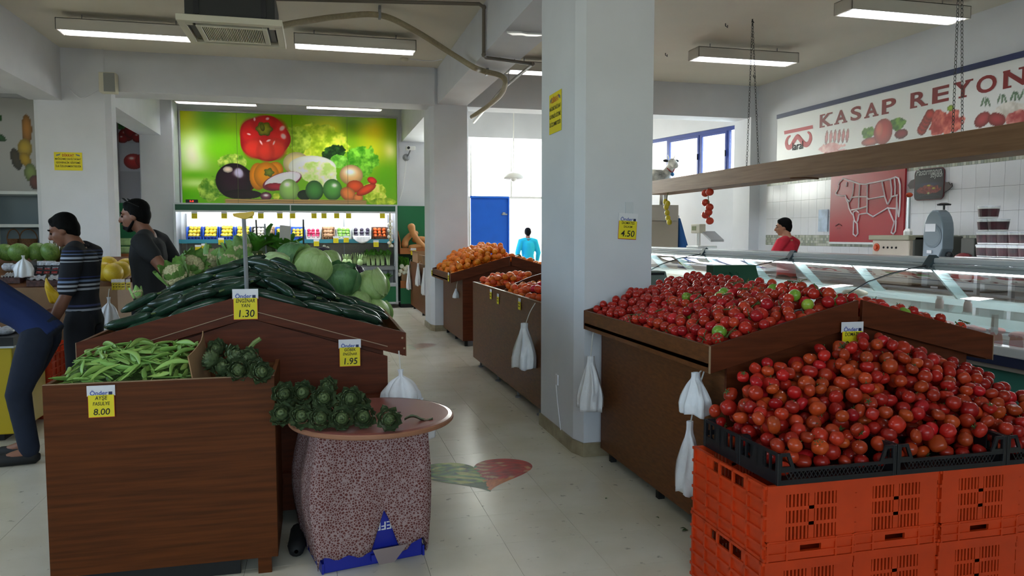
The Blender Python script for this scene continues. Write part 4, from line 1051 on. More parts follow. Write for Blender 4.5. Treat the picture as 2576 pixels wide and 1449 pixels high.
# ================================================================ BEANS AND ARTICHOKES
M_bean = mat('bean_pod', '86ac55', .45, noise=.12, nscale=10, var=.22, hue=.015)
def pod(L, w, bend, twist):
    rows = []
    for k in range(9):
        u = k/8; ww = w*(.12+.88*math.sin(PI*min(1, max(0, u*.94+.03)))**.6); c = Vector(((u-.5)*L, bend*math.sin(PI*u)*L, 0)); a = twist*(u-.5)
        rows.append([c+Vector((0, ww*math.cos(q)*math.cos(a)-.3*ww*math.sin(q)*math.sin(a), ww*math.cos(q)*math.sin(a)+.32*ww*math.sin(q)*math.cos(a))) for q in np.linspace(0, 2*PI, 9)[:-1]])
    mb = MB().sheet(rows, closed=True); mb.tube([(-L/2, 0, 0), (-L/2-.012, .004, .003)], [.003, .0015], 5); return mb.mesh('bean', M_bean, True)
pods = [pod(.14, .013, .06, .8), pod(.12, .0145, -.08, -1), pod(.16, .012, .14, .5), pod(.1, .015, .0, 1.4)]
def bean_chain(rnd, x, y):
    yaw = rnd.uniform(0, 2*PI); pit = rnd.gauss(0, .26); L = .05
    return [(math.cos(yaw)*math.cos(pit)*u, math.sin(yaw)*math.cos(pit)*u, math.sin(pit)*u, .0085) for u in (-L, -L*.5, 0, L*.5, L)], (yaw, pit)
def Tbn(x, y): return .9+.02+.11*math.sin(min(1, max(0, (y-3.645)/.42))*PI*.62)*min(1, (x+1.15)/.2+.35)
items = drop_pack(bean_chain, (-1.135, -.575), (3.642, 4.1), lambda x, y: .86+.12*min(1, (y-3.64)/.4), lambda x, y: Tbn(x, y)+.02, 300, 31, tries=400, cand=4, cell=.04)
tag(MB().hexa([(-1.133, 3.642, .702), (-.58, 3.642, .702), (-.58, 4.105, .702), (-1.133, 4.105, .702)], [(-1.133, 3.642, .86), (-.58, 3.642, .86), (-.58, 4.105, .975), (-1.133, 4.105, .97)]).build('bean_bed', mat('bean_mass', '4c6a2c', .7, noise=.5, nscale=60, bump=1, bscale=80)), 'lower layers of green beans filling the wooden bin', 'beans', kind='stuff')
for x, y, z, ch, (yaw, pit) in items:
    q = Quaternion((0, 0, 1), yaw) @ Quaternion((0, 1, 0), -pit) @ Quaternion((1, 0, 0), rnd.uniform(-1.6, 1.6))
    tag(inst('green_bean', pods[rnd.randrange(4)], None, (x, y, z), q, rnd.uniform(.85, 1.1)), 'flat green bean pod in the brown wooden bin', 'bean', 'green beans in the bin')
M_bract = mat('artichoke_bract', '66784c', .55, col2='47573a', nscale=2.5, var=.22)
M_bractp = mat('artichoke_heart', '5d6c42', .55, var=.1)
rows = []
for i in range(5):
    u = i/4; w = .34*math.sin(.35+u*2.55)**.8*(1 if i < 4 else .25)
    rows.append([Vector((.06*(1-v*v)+.10*u*u-.10*v*v*.6, w*v, u*.78)) for v in (-1, -.4, .4, 1)])
bract = MB().sheet(rows).mesh('bract', M_bract, True)
core = MB().ball((0, 0, -.05), (.55, .55, .66), 12, 8).mesh('heart', M_bractp, True)
astem = MB().tube([(0, 0, -.55), (.05, 0, -1.2)], [.2, .17], 8).mesh('stem', M_stemgreen)
def artichoke(p, r, q, label, group, stem=False):
    t = thing('artichoke', label, 'artichoke', p, 0, group); t.rotation_mode = 'QUATERNION'; t.rotation_quaternion = q; t.scale = (r, r, r)
    inst('heart', core, t)
    k = 0
    for n, z, rad, tilt, sc in ((4, .2, .2, -.42, .62), (6, .06, .4, -.3, .8), (7, -.12, .54, -.1, .9), (8, -.28, .61, .18, .98), (8, -.45, .6, .5, 1.0), (7, -.6, .5, .9, .95)):
        for j in range(n):
            a = 2*PI*(j+.5*(k % 2))/n+k*.3+rnd.uniform(-.1, .1)
            inst('bract', bract, t, (rad*math.cos(a), rad*math.sin(a), z), (0, tilt+rnd.uniform(-.12, .12), a), sc*rnd.uniform(.9, 1.1))
        k += 1
    if stem: inst('stem', astem, t)
def aim(p, jx=.25): # artichoke axis pointing roughly to the viewer
    d = (CAM-Vector(p)).normalized(); d = (d+Vector((rnd.uniform(-jx, jx), rnd.uniform(-jx, jx), rnd.uniform(-.1, .25)))).normalized()
    return Vector((0, 0, 1)).rotation_difference(d)
for px, py in ((709, 1042), (759, 1047), (806, 1052), (860, 1052), (915, 1047), (978, 1054)):
    p = onZ(px, py, .775); artichoke(p, .053, aim(p), 'green artichoke in the bottom row on the round table', 'artichokes on the table, bottom row')
for px, py in ((714, 990), (762, 988), (815, 1000), (882, 1002)):
    p = onZ(px, py, .85); artichoke(p, .054, aim(p), 'green artichoke piled in the upper row on the round table', 'artichokes on the table, upper row')
for px, py in ((735, 1012), (800, 1015), (850, 1018), (905, 1015)):
    p = onZ(px, py, .775); p = Vector((p.x, p.y, .775)); artichoke(p, .05, aim(p), 'green artichoke hidden behind the bottom row on the round table', 'artichokes on the table, hidden')
p = onZ(824, 972, .86); artichoke(p, .045, aim(p, .6), 'smaller artichoke at the back of the pile on the round table', None, True)
pr = onZ(1045, 1056, .724)
t = thing('artichoke_leaf', 'long grey-green artichoke leaf lying loose on the round table', 'leaf', pr)
MB().sheet([[Vector((pr.x-.05+.13*u, pr.y+.018*v*math.sin(.2+2.8*u)*(1+.3*math.sin(u*30)), .7235+.012*math.sin(u*6)+.01*v*v)) for v in (-1, 0, 1)] for u in np.linspace(0, 1, 14)]).build('blade', mat('grey_leaf', '5d6b52', .6), t, smooth=True)
for px, py, z, st in ((527, 905, .985, 0), (560, 925, .95, 0), (600, 930, .96, 0), (640, 928, .955, 0), (590, 895, 1.0, 0), (545, 880, 1.01, 0), (628, 900, .995, 1), (665, 935, .95, 0)):
    p = onZ(px, py, z); p.y = min(p.y, 4.06); p.x = max(-.5, min(-.26, p.x)); artichoke(p, .052, aim(p, .9), 'dark artichoke in the right half of the wooden bin', 'artichokes in the bin')
for x in (-.46, -.36, -.27):
    for y in (3.7, 3.85, 4.0):
        for z in (.755, .85): artichoke(Vector((x, y, z)), .055, rand_quat(rnd), 'artichoke deep in the wooden bin beneath the others', 'buried artichokes')
p0 = onY(640, 862, 4.0)
t = thing('green_stalk', 'cut green artichoke stalk sticking up from the bin', 'stalk', p0)
MB().tube([(p0.x-.04, 4.0, p0.z-.05), (p0.x, 4.0, p0.z), (p0.x+.03, 4.0, p0.z+.02)], [.012, .012, .011], 8).build('stalk', mat('pale_stalk', '76894e', .5), t)

# ---- price cards on the left group and the pillar
p = onY(618, 766, 4.195); price_tag(FRONT(p+Vector((0, -.006, 0))), .128, [('ENGİNAR', .09, .15, .8), ('YAN', -.1, .14, .9), ('1.30', -.5, .3, .95)], 'yellow price card reading 1.30 at the peak of the cucumber stand')
p = onY(880, 888, 4.195); price_tag(FRONT(p+Vector((0, -.006, 0))), .118, [('GÖBEK', .1, .14, .82), ('ENGİNAR', -.09, .13, .78), ('1.95', -.5, .3, .95)], 'yellow price card reading 1.95 on the gable above the artichoke table')
p = onY(256, 1010, 3.62); price_tag(FRONT(p+Vector((0, -.005, 0))), .112, [('AYŞE', .09, .15, .85), ('FASULYE', -.13, .14, .8), ('8.00', -.5, .25, 1)], 'yellow price card reading 8.00 on the front of the bean bin')
p = onY(1578, 570, 5.02); price_tag(FRONT(p+Vector((0, -.006, 0))), .145, [('DOMATES', .11, .13, .8), ('SALKIM', -.06, .11, .9), ('4.50', -.48, .3, 1)], 'tilted yellow price card reading 4.50 on the thick white pillar', tilt=R(-3))
pp = onY(1583, 530, 5.018); MB().box(pp.x-.03, pp.x+.03, 5.013, 5.0195, pp.z-.02, pp.z+.06).build('clear_tape', mat('clear_tape', 'ccd0d6', .2), pillar_main)
p = onY(2141, 850, 3.21); price_tag(FRONT(p+Vector((0, -.006, 0))), .125, [('DOMATES', .09, .15, .76), ('2.60', -.4, .3, 1)], 'yellow price card half sunk in the tomatoes under the vine tomato tray')
# notices on yellow paper
def notice(M, w, h, label, group=None):
    t = thing('warning_notice', label, 'notice', M.translation)
    MB().prism([(-w/2, -h/2), (w/2, -h/2), (w/2, h/2), (-w/2, h/2)], 0, .002, M).build('paper', M_yellow, t)
    mb = MB(); text(mb, 'DİKKAT', M @ Matrix.Translation((0, h*.27, .002)), h*.13, bold=.03, wide=.9); mb.build('red_lettering', mat('red_ink', 'b0281c', .6), t)
    mb = MB()
    for s, y in (('MAĞAZAMIZ DAHİLİ 24 SAAT', .08), ('GÜVENLİK SİSTEMİ', -.12), ('İLE İZLENMEKTEDİR', -.32)):
        L = max(v.x for v in text_mesh(s)[0])*2; sz = min(h*.1, w*.92/L); text(mb, s, M @ Matrix.Translation((0, h*y, .002)), h*.1, bold=.02, wide=min(1, w*.92/(L*h*.1)))
    mb.build('lettering', M_ink, t)
    for sg in (-1, 1): MB().prism([(sg*w*.42, h*.36), (sg*w*.26, h*.42), (sg*w*.3, h*.33), (sg*w*.42, h*.28)][::sg], .002, .003, M).build('camera_symbol', mat('symbol_grey', '6b6f76', .5), t)
p = onY(172, 406, 12.18); notice(FRONT((p.x, 12.176, p.z)), .36, .255, 'yellow warning notice on the broad left pillar')
p = onX(1398, 283, 1.76); notice(frame((1.757, p.y, p.z), (0, -1, 0), (0, 0, 1)), .3, .3, 'yellow warning notice high on the aisle side of the thick pillar')
r_ = ray(1900, 478); nrm = Vector((WD.y, -WD.x, 0)); tt = nrm.dot(WA-CAM)/nrm.dot(r_); p = CAM+r_*tt
notice(frame(p-nrm*.004, -WD, (0, 0, 1)), .24, .2, 'yellow warning notice on the white wall beside the clerestory window')

# ================================================================ CARRIER BAG BUNDLES
def bag_bundle(top, hook, length, w, d, label, axis='X', seed=1, flare=1.15, group='carrier bag bundles'):
    """top = neck of the bundle, hook = where its string is tied; flattened along axis"""
    rr = random.Random(seed); top = Vector(top); t = thing('carrier_bags', label, 'plastic bags', top-Vector((0, 0, length)), 0, group)
    ph = [rr.uniform(0, 6) for _ in range(6)]; rows = []
    for k in range(19):
        u = k/18
        if u < .1: ww, dd = w*.22*(1-u*4), d*.3
        elif u < .2: s = (u-.1)/.1; ww, dd = w*(.13+.05*s), d*(.3+.1*s)
        else: s = (u-.2)/.8; ww = w*(.18+(flare-.18)*min(1, s*1.9)**.55); dd = d*(.4+.6*min(1, s*1.4))
        row = []
        for j in range(32):
            q = 2*PI*j/32; f = 1+.16*math.sin(5*q+ph[0]+u*2)*min(1, u*3)+.1*math.sin(9*q+ph[1]-u*5)*min(1, u*3)
            a, b = ww*math.cos(q)*f, dd*math.sin(q)*(1+.25*math.sin(7*q+ph[2]))
            z = -length*u-(.03*length*math.sin(4*q+ph[3]) if k > 14 else 0)
            a += .02*length*math.sin(u*3+ph[4])
            row.append(top+(Vector((b, a, z)) if axis == 'X' else Vector((a, b, z))))
        rows.append(row)
    mb = MB().sheet(rows, closed=True); n = len(mb.v); mb.f.append(tuple(range(n-32, n))); mb.mi.append(0)
    mb.build('bag_bundle', M_bag, t, smooth=True)
    MB().tube(bez([hook, (Vector(hook)+top)/2+Vector((0, .004, 0)), top-Vector((0, 0, length*.12))], 4), .004, 6).build('string', M_string, t)
p = onX(1330, 812, 1.74); bag_bundle((1.70, p.y, p.z), (1.793, p.y-.02, .985), .38, .12, .09, 'white carrier bag bundle hung on the long bin next to the thick pillar', seed=2, flare=1.25)
p = onX(1484, 888, 1.81); bag_bundle((1.77, p.y-.12, p.z), (1.80, p.y-.1, .925), .36, .1, .075, 'white carrier bag bundle under the tomato tray, against the thick pillar', seed=3)
p = onX(1822, 955, 1.83); bag_bundle((1.79, p.y+.2, p.z), (1.85, p.y+.18, .92), .2, .08, .065, 'short crumpled bag bundle under the tray corner above the black trays', seed=4, flare=1.2)
p = onX(1768, 1070, 1.80); bag_bundle((1.78, p.y+.1, p.z), (1.86, p.y+.1, .9), .36, .07, .05, 'long white bag bundle squeezed between the orange crates and the stand', seed=5)
p = onY(1000, 925, 4.12); bag_bundle((p.x+.01, 4.06, p.z), (.42, 4.19, .93), .2, .075, .05, 'crumpled bag bundle resting on the back edge of the round table', axis='Y', seed=6, flare=1.3)
p = onY(1060, 1075, 4.06); bag_bundle((p.x, 4.06, .69), (p.x-.05, 4.1, .735), .22, .06, .05, 'torn bag ends dangling behind the round table', axis='Y', seed=7)
p = onX(1150, 735, 1.92); bag_bundle((1.905, p.y, p.z+.05), (1.925, p.y, 1.0 if p.z > 1 else .9), .13, .07, .045, 'small scrunched bag bundle on the side of the orange stand', seed=8, flare=1.3)
# small print decals on the floor: the heart of vegetables and a worn one further off
def heart_decal(px_c, py_c, sw, sd, fade, label):
    c = onZ(px_c, py_c, 0); W_, H_ = sw, sd; t = thing('floor_sticker', label, 'sticker', (c.x, c.y, 0))
    n = 90; rows = []
    def out(q): return 16*math.sin(q)**3/17., (13*math.cos(q)-5*math.cos(2*q)-2*math.cos(3*q)-math.cos(4*q))/17.
    rad = np.linspace(0, 1, 26); vs = []; cols = []
    rr = random.Random(3)
    for r_ in rad:
        for k in range(n):
            x, y = out(2*PI*k/n); x *= r_; y = y*r_+.05
            vs.append((c.x+x*W_/2, c.y+y*H_/2, .0012))
    vs = np.array(vs); X = (vs[:, 0]-c.x)/(W_/2); Y = (vs[:, 1]-c.y)/(H_/2)
    h = lambda a, b, s: np.sin(a*s+3*np.sin(b*s*.7+1))*np.sin(b*s*1.3+2*np.sin(a*s*.6))
    nz = h(X, Y, 14); n2 = h(X+3, Y, 27)
    g = np.stack([.33+.16*nz, .5+.16*nz+.08*n2, .24+.06*n2], 1); yl = (h(X-1, Y+2, 9) > .35)[:, None]; g = np.where(yl, np.array([[.66, .72, .38]])+.06*n2[:, None], g)
    g = np.where((Y < -.45)[:, None], np.array([[.25, .38, .25]])+.05*nz[:, None], g)
    rd = np.stack([.68+.12*nz, .24+.08*n2, .22+.06*n2], 1); rd = np.where((h(X, Y-2, 12) > .55)[:, None], np.array([[.8, .62, .45]]), rd)
    rd = np.where((Y < -.35)[:, None], np.array([[.82, .45, .2]])+.06*n2[:, None], rd)
    img = np.where((X+.04*nz < .02)[:, None], g, rd); img = img*(1-fade)+np.array([[.62, .6, .53]])*fade
    me = bpy.data.meshes.new('sticker_print'); fs = [(i*n+k, i*n+(k+1) % n, (i+1)*n+(k+1) % n, (i+1)*n+k) for i in range(1, 25) for k in range(n)]
    fs.append(tuple(n+k for k in range(n)))
    off = np.array([c.x, c.y, 0]); me.from_pydata((vs-off).tolist(), [], fs); at = me.attributes.new('Col', 'FLOAT_COLOR', 'POINT')
    at.data.foreach_set('color', np.concatenate([srgb_lin(np.clip(img, 0, 1)), np.ones((len(img), 1))], 1).astype(np.float32).ravel())
    me.materials.append(vcol_mat('sticker_film', .4)); link(bpy.data.objects.new('sticker_print', me), t)
heart_decal(1203, 1192, .84, .78, .0, 'heart-shaped floor sticker printed with green and red vegetables')
heart_decal(1040, 872, .7, .75, .78, 'worn floor sticker beside the long bin further down the aisle')
# bits of leaf dropped along the stand
for i, (px, py, s) in enumerate(((1716, 1335, .035), (1766, 1420, .05), (1726, 1330, .03), (1527, 1252, .02), (1650, 1300, .022), (1735, 1440, .03), (1515, 1175, .018))):
    p = onZ(px, py, .004); tag(inst('leaf_scrap', leaf_me, None, (p.x, p.y, .002), (0, 0, i*1.3), s), 'scrap of wilted leaf on the floor tiles beside the vine tomato stand', 'leaf', 'leaf scraps on the floor')

# ================================================================ MURAL
def vnoise(x, y, s, seed=0):
    x = x*s+seed*17.3; y = y*s+seed*9.1; xi = np.floor(x); yi = np.floor(y); fx = x-xi; fy = y-yi
    h = lambda a, b: np.modf(np.sin(a*127.1+b*311.7+seed)*43758.5453)[0] % 1.0
    fx = fx*fx*(3-2*fx); fy = fy*fy*(3-2*fy)
    return (h(xi, yi)*(1-fx)+h(xi+1, yi)*fx)*(1-fy)+(h(xi, yi+1)*(1-fx)+h(xi+1, yi+1)*fx)*fy
def fbm(x, y, s, seed=0): return .5*vnoise(x, y, s, seed)+.3*vnoise(x, y, s*2.1, seed+1)+.2*vnoise(x, y, s*4.3, seed+2)
class Paint:
    def __init__(s, U, V): s.U, s.V = U, V; s.img = np.zeros(U.shape+(3,))
    def over(s, m, col):
        c = np.array(col)/255. if not isinstance(col, np.ndarray) else col
        s.img = s.img*(1-m[..., None])+c*m[..., None]
    def blob(s, x, y, rx, ry, col, a=1):
        s.over(a*np.exp(-(((s.U-x)/rx)**2+((s.V-y)/ry)**2)), col)
    def ell(s, x, y, rx, ry, col, rot=0, dark=.45, hl=None, edge=.03, lobes=0, amp=0):
        c, n = math.cos(rot), math.sin(rot); a = ((s.U-x)*c+(s.V-y)*n)/rx; b = (-(s.U-x)*n+(s.V-y)*c)/ry
        q = np.arctan2(b, a); d = np.sqrt(a*a+b*b)/(1+amp*np.cos(lobes*q)) if lobes else np.sqrt(a*a+b*b)
        m = np.clip((1-d)/edge, 0, 1); sh = 1-dark*np.clip(d, 0, 1)**2.2-dark*.25*np.clip(-b, 0, 1)
        s.over(m, np.array(col)/255.*sh[..., None])
        for (hx, hy, hr) in hl or ():
            s.over(np.clip(1.3*np.exp(-(((a-hx)/hr)**2+((b-hy)/(hr*.7))**2)), 0, 1)*m*.9, (250, 245, 240))
        return m
    def leafy(s, x, y, rx, ry, c0, c1, scale=9, seed=0, rag=.35):
        d = np.sqrt(((s.U-x)/rx)**2+((s.V-y)/ry)**2); n = fbm(s.U, s.V, scale, seed); m = np.clip((1-d+rag*(n-.5)*2)/.05, 0, 1)
        k = np.clip((fbm(s.U, s.V, scale*1.6, seed+5)-.3)*2.2, 0, 1)[..., None]
        s.over(m, np.array(c0)/255.*(1-k)+np.array(c1)/255.*k)
def mural(u, v):
    P = Paint(u, v); W_ = u.max()
    X = lambda z: (z-75)/2035*W_
    Y = lambda z: 1-(z-70)/845
    k = W_/2035; kv = 1/845
    P.over(np.ones(u.shape), (112, 168, 24))
    for x, y, rx, ry, c, a in ((130, 90, 160, 200, (205, 200, 30), .9), (330, 300, 120, 260, (70, 140, 12), .8), (190, 450, 150, 200, (252, 250, 225), 1), (420, 100, 160, 90, (86, 158, 14), .8),
                               (560, 140, 140, 110, (150, 180, 20), .8), (1250, 120, 250, 110, (120, 160, 20), .8), (1450, 190, 200, 130, (212, 205, 40), .9), (1680, 160, 110, 150, (70, 118, 14), .8), (1900, 200, 170, 150, (215, 190, 30), .9),
                               (2060, 250, 80, 400, (120, 160, 20), .6), (2035, 395, 75, 95, (245, 240, 190), 1), (1880, 420, 150, 150, (215, 205, 45), .9), (2000, 640, 160, 170, (95, 160, 20), .9), (200, 660, 160, 40, (90, 170, 10), .8), (200, 740, 180, 45, (215, 235, 160), .9), (150, 850, 200, 80, (96, 178, 10), .9), (420, 420, 200, 120, (110, 180, 14), .8)):
        P.blob(X(x), Y(y), rx*k, ry*kv, c, a)
    P.leafy(X(1330), Y(350), 320*k, 200*kv, (140, 170, 24), (226, 232, 90), 8, 1)
    P.leafy(X(1150), Y(290), 130*k, 130*kv, (120, 160, 30), (205, 222, 90), 9, 2)
    P.leafy(X(1500), Y(440), 110*k, 110*kv, (14, 40, 12), (50, 95, 30), 14, 3)
    P.leafy(X(1770), Y(490), 175*k, 165*kv, (60, 130, 22), (140, 205, 70), 11, 4)
    P.leafy(X(1540), Y(500), 80*k, 60*kv, (80, 150, 40), (150, 210, 90), 12, 5)
    P.leafy(X(520), Y(530), 160*k, 75*kv, (90, 140, 30), (205, 215, 110), 12, 6)
    P.leafy(X(340), Y(790), 130*k, 110*kv, (80, 130, 30), (180, 205, 90), 13, 7)
    P.leafy(X(1890), Y(800), 120*k, 105*kv, (150, 180, 40), (235, 238, 120), 11, 8)
    P.leafy(X(1950), Y(890), 150*k, 40*kv, (110, 150, 30), (205, 215, 80), 12, 9)
    # red pepper
    r = (206, 38, 34)
    P.ell(X(835), Y(300), 238*k, 215*kv, (178, 26, 28), dark=.2, lobes=5, amp=.04)
    for x, y, rx, ry, c in ((715, 250, 120, 150, (206, 40, 38)), (955, 260, 118, 165, (210, 44, 40)), (830, 165, 130, 95, (200, 36, 36)), (740, 400, 120, 110, (214, 58, 44)), (930, 400, 120, 115, (218, 64, 46)), (840, 420, 95, 110, (216, 62, 46))): P.ell(X(x), Y(y), rx*k, ry*kv, c, dark=.22, edge=.35)
    for x, y, rx, ry, ro in ((745, 125, 12, 22, 0), (865, 115, 22, 16, .3), (1000, 200, 38, 26, .8), (1010, 275, 30, 36, .6), (800, 340, 10, 32, .5), (870, 320, 28, 12, .4), (920, 340, 10, 28, -.4), (690, 265, 24, 10, -.3)):
        P.ell(X(x), Y(y), rx*k, ry*kv, (245, 190, 190), ro, dark=.1, edge=.5)
    P.ell(X(832), Y(212), 76*k, 66*kv, (150, 150, 40), 0, dark=.5, lobes=6, amp=.1); P.ell(X(815), Y(195), 22*k, 40*kv, (110, 115, 30), .2, dark=.4)
    # white cabbage / cauliflower, aubergine, yellow pepper
    P.ell(X(1130), Y(530), 130*k, 110*kv, (240, 220, 160), 0, dark=.3); P.ell(X(1280), Y(560), 230*k, 110*kv, (253, 252, 238), 0, dark=.15)
    P.leafy(X(1330), Y(620), 180*k, 130*kv, (190, 215, 120), (252, 252, 230), 9, 11)
    P.ell(X(640), Y(700), 110*k, 110*kv, (120, 30, 30), .3, dark=.5)
    P.ell(X(545), Y(705), 172*k, 168*kv, (40, 12, 30), -.3, dark=.55, hl=((.1, .45, .22),)); P.ell(X(490), Y(600), 45*k, 30*kv, (220, 200, 180), 0, dark=.4); P.ell(X(590), Y(630), 45*k, 55*kv, (200, 190, 215), .3, dark=.3, edge=.3)
    P.ell(X(620), Y(830), 180*k, 45*kv, (26, 8, 16), 0, dark=.4)
    for x, y, rx, ry in ((765, 660, 80, 130), (930, 590, 75, 75), (845, 650, 120, 130)): P.ell(X(x), Y(y), rx*k, ry*kv, (238, 150, 24), 0, dark=.3)
    P.ell(X(868), Y(620), 45*k, 40*kv, (120, 130, 40), 0, dark=.4, lobes=5, amp=.15)
    P.ell(X(990), Y(700), 195*k, 78*kv, (175, 60, 90), .32, dark=.4); P.ell(X(995), Y(690), 180*k, 66*kv, (250, 240, 246), .32, dark=.12); P.ell(X(940), Y(755), 115*k, 36*kv, (170, 40, 60), -.05, dark=.4)
    P.ell(X(835), Y(845), 55*k, 40*kv, (120, 60, 80), 0, dark=.5, hl=((0, .2, .4),)); P.leafy(X(930), Y(850), 40*k, 40*kv, (150, 180, 30), (220, 225, 90), 14, 12)
    P.ell(X(1055), Y(785), 95*k, 108*kv, (160, 200, 110), 0, dark=.3, hl=((-.2, .5, .3),)); P.ell(X(1200), Y(830), 70*k, 50*kv, (20, 40, 12), 0, dark=.4)
    P.ell(X(1295), Y(785), 88*k, 98*kv, (70, 130, 60), 0, dark=.45); P.ell(X(1470), Y(775), 95*k, 105*kv, (90, 155, 70), 0, dark=.4, hl=((.2, .4, .25),))
    P.ell(X(1655), Y(630), 116*k, 100*kv, (238, 190, 130), 0, dark=.35, hl=((-.1, .3, .45),)); P.ell(X(1690), Y(740), 85*k, 60*kv, (215, 90, 50), 0, dark=.3)
    P.ell(X(1620), Y(815), 80*k, 65*kv, (235, 140, 80), -.6, dark=.35); P.ell(X(1720), Y(850), 50*k, 42*kv, (230, 140, 80), 0, dark=.3)
    P.ell(X(1800), Y(770), 110*k, 42*kv, (220, 80, 50), .5, dark=.35); P.ell(X(1860), Y(680), 50*k, 34*kv, (215, 60, 50), -.4, dark=.3)
    b = np.clip((Y(868)-.03*np.sin((u-X(450))/(1360*k)*PI)*0-v)/.012, 0, 1)*np.clip((u-X(450))/.02, 0, 1)*np.clip((X(1810)-u)/.02, 0, 1)
    st = .8+.2*np.sin(v*260+6*vnoise(u, v, 5)); P.over(b, np.array((205, 165, 110))/255.*st[..., None])
    g = P.img.mean(axis=2, keepdims=True); return np.clip((P.img+(P.img-g)*.12)*1.12, 0, 1)
MX0, MX1, MZ0, MZ1 = -2.72, 1.72, 2.23, 4.12
t = thing('vegetable_mural', 'large printed mural of a red pepper and vegetables in a basket', 'mural', ((MX0+MX1)/2, 17.19, MZ0))
bb = MB().box(MX0, MX1, 17.165, 17.195, MZ0, MZ1).build('backing_board', M_white, t)
painting('print', bb, FRONT(((MX0+MX1)/2, 17.163, (MZ0+MZ1)/2)), MX1-MX0, MZ1-MZ0, 420, 186, mural, vcol_mat('glossy_print', .3, .25))
for b in ((MX0-.03, MX0, MZ0, MZ1+.03), (MX1, MX1+.03, MZ0, MZ1+.03), (MX0, MX1, MZ1, MZ1+.03)): MB().box(b[0], b[1], 17.15, 17.19, b[2], b[3]).build('frame_strip', M_alu, t)
for x in (-.5, -1.62, .65): MB().box(x-.003, x+.003, 17.16, 17.1635, MZ0, MZ1).build('panel_joint', mat('joint', '55602a', .5), bb)

# ================================================================ OPEN CHILLED CABINET
FX0, FX1, FY = -2.74, 1.6, 16.45
t = thing('chilled_cabinet', 'open refrigerated vegetable cabinet with green canopy below the mural', 'fridge', (-.57, 16.8, 0))
MB().box(FX0, FX1, 17.05, 17.12, .1, 2.12).build('back_panel', mat('white_perforated_steel', 'e6e9ec', .4), t)
for x in (FX0-.05, FX1): MB().box(x, x+.05, FY, 17.12, .08, 2.2).build('end_panel', M_alu, t, bevel=.006)
MB().box(FX0, FX1, FY-.06, 17.12, 2.16, 2.2).box(FX0, FX1, FY-.06, FY-.02, 2.02, 2.06).build('canopy', M_alu, t)
for a, b in ((FX0, -.55), (-.53, FX1)): MB().box(a, b, FY-.07, FY-.03, 2.055, 2.17).build('green_fascia', mat('dark_green_fascia', '0d5238', .4), t)
MB().box(-.55, -.53, FY-.072, FY-.028, 2.055, 2.17).build('fascia_seam', M_alu, t)
MB().tube([(FX0+.1, FY+.12, 2.1), (FX1-.1, FY+.12, 2.1)], .018, 8).build('cabinet_lamp', mat('lit_cabinet_tube', 'f2f7ff', .5, emit=30), t)
for z, y0, nm in ((1.46, 16.72, 'upper_shelf'), (.88, 16.62, 'middle_shelf')):
    sf = MB().box(FX0, FX1, y0, 17.05, z-.02, z).build(nm, M_alu, t)
    MB().box(FX0, FX1, y0-.012, y0, z-.07, z+.01).build('shelf_price_rail', mat('teal_rail', '2f7f92', .4) if z > 1 else M_greymetal, sf)
MB().box(FX0, FX1, 17.03, 17.05, .9, 1.4).build('perforated_panel', mat('grey_perforated', '7d7a74', .6, noise=.2, nscale=90), t)
for x in (FX0+.1, -.57, .55, FX1-.1): MB().box(x-.012, x+.012, 17.0, 17.03, .5, 2.0).build('shelf_upright', M_greymetal, t)
MB().box(FX0, FX1, FY+.02, 17.05, .48, .5).build('well_floor', M_alu, t); MB().box(FX0, FX1, FY, FY+.02, .46, .54).build('well_rim', M_alu, t)
MB().box(FX0, FX1, FY-.01, FY+.02, .13, .46).build('green_front', M_green, t); MB().box(FX0, FX1, FY-.02, FY+.02, .09, .13).build('kick_bumper', M_alu, t)
for x in (FX0+.1, -.6, FX1-.15): MB().box(x, x+.06, FY+.05, FY+.1, 0, .09).build('foot', M_greymetal, t)
p = onY(482, 511, FY)
tt = thing('thermometer_display', 'small black thermometer with red digits on the cabinet canopy', 'display', (p.x, FY+.05, 2.2))
MB().box(p.x-.11, p.x+.11, FY, FY+.08, 2.2, 2.27).build('display_case', M_black, tt, bevel=.004)
mb = MB(); text(mb, '3.8', FRONT((p.x, FY-.001, 2.222)), .03, wide=1.6); mb.build('red_digits', mat('red_led', 'ff2a1a', .5, emit=2.5), tt)
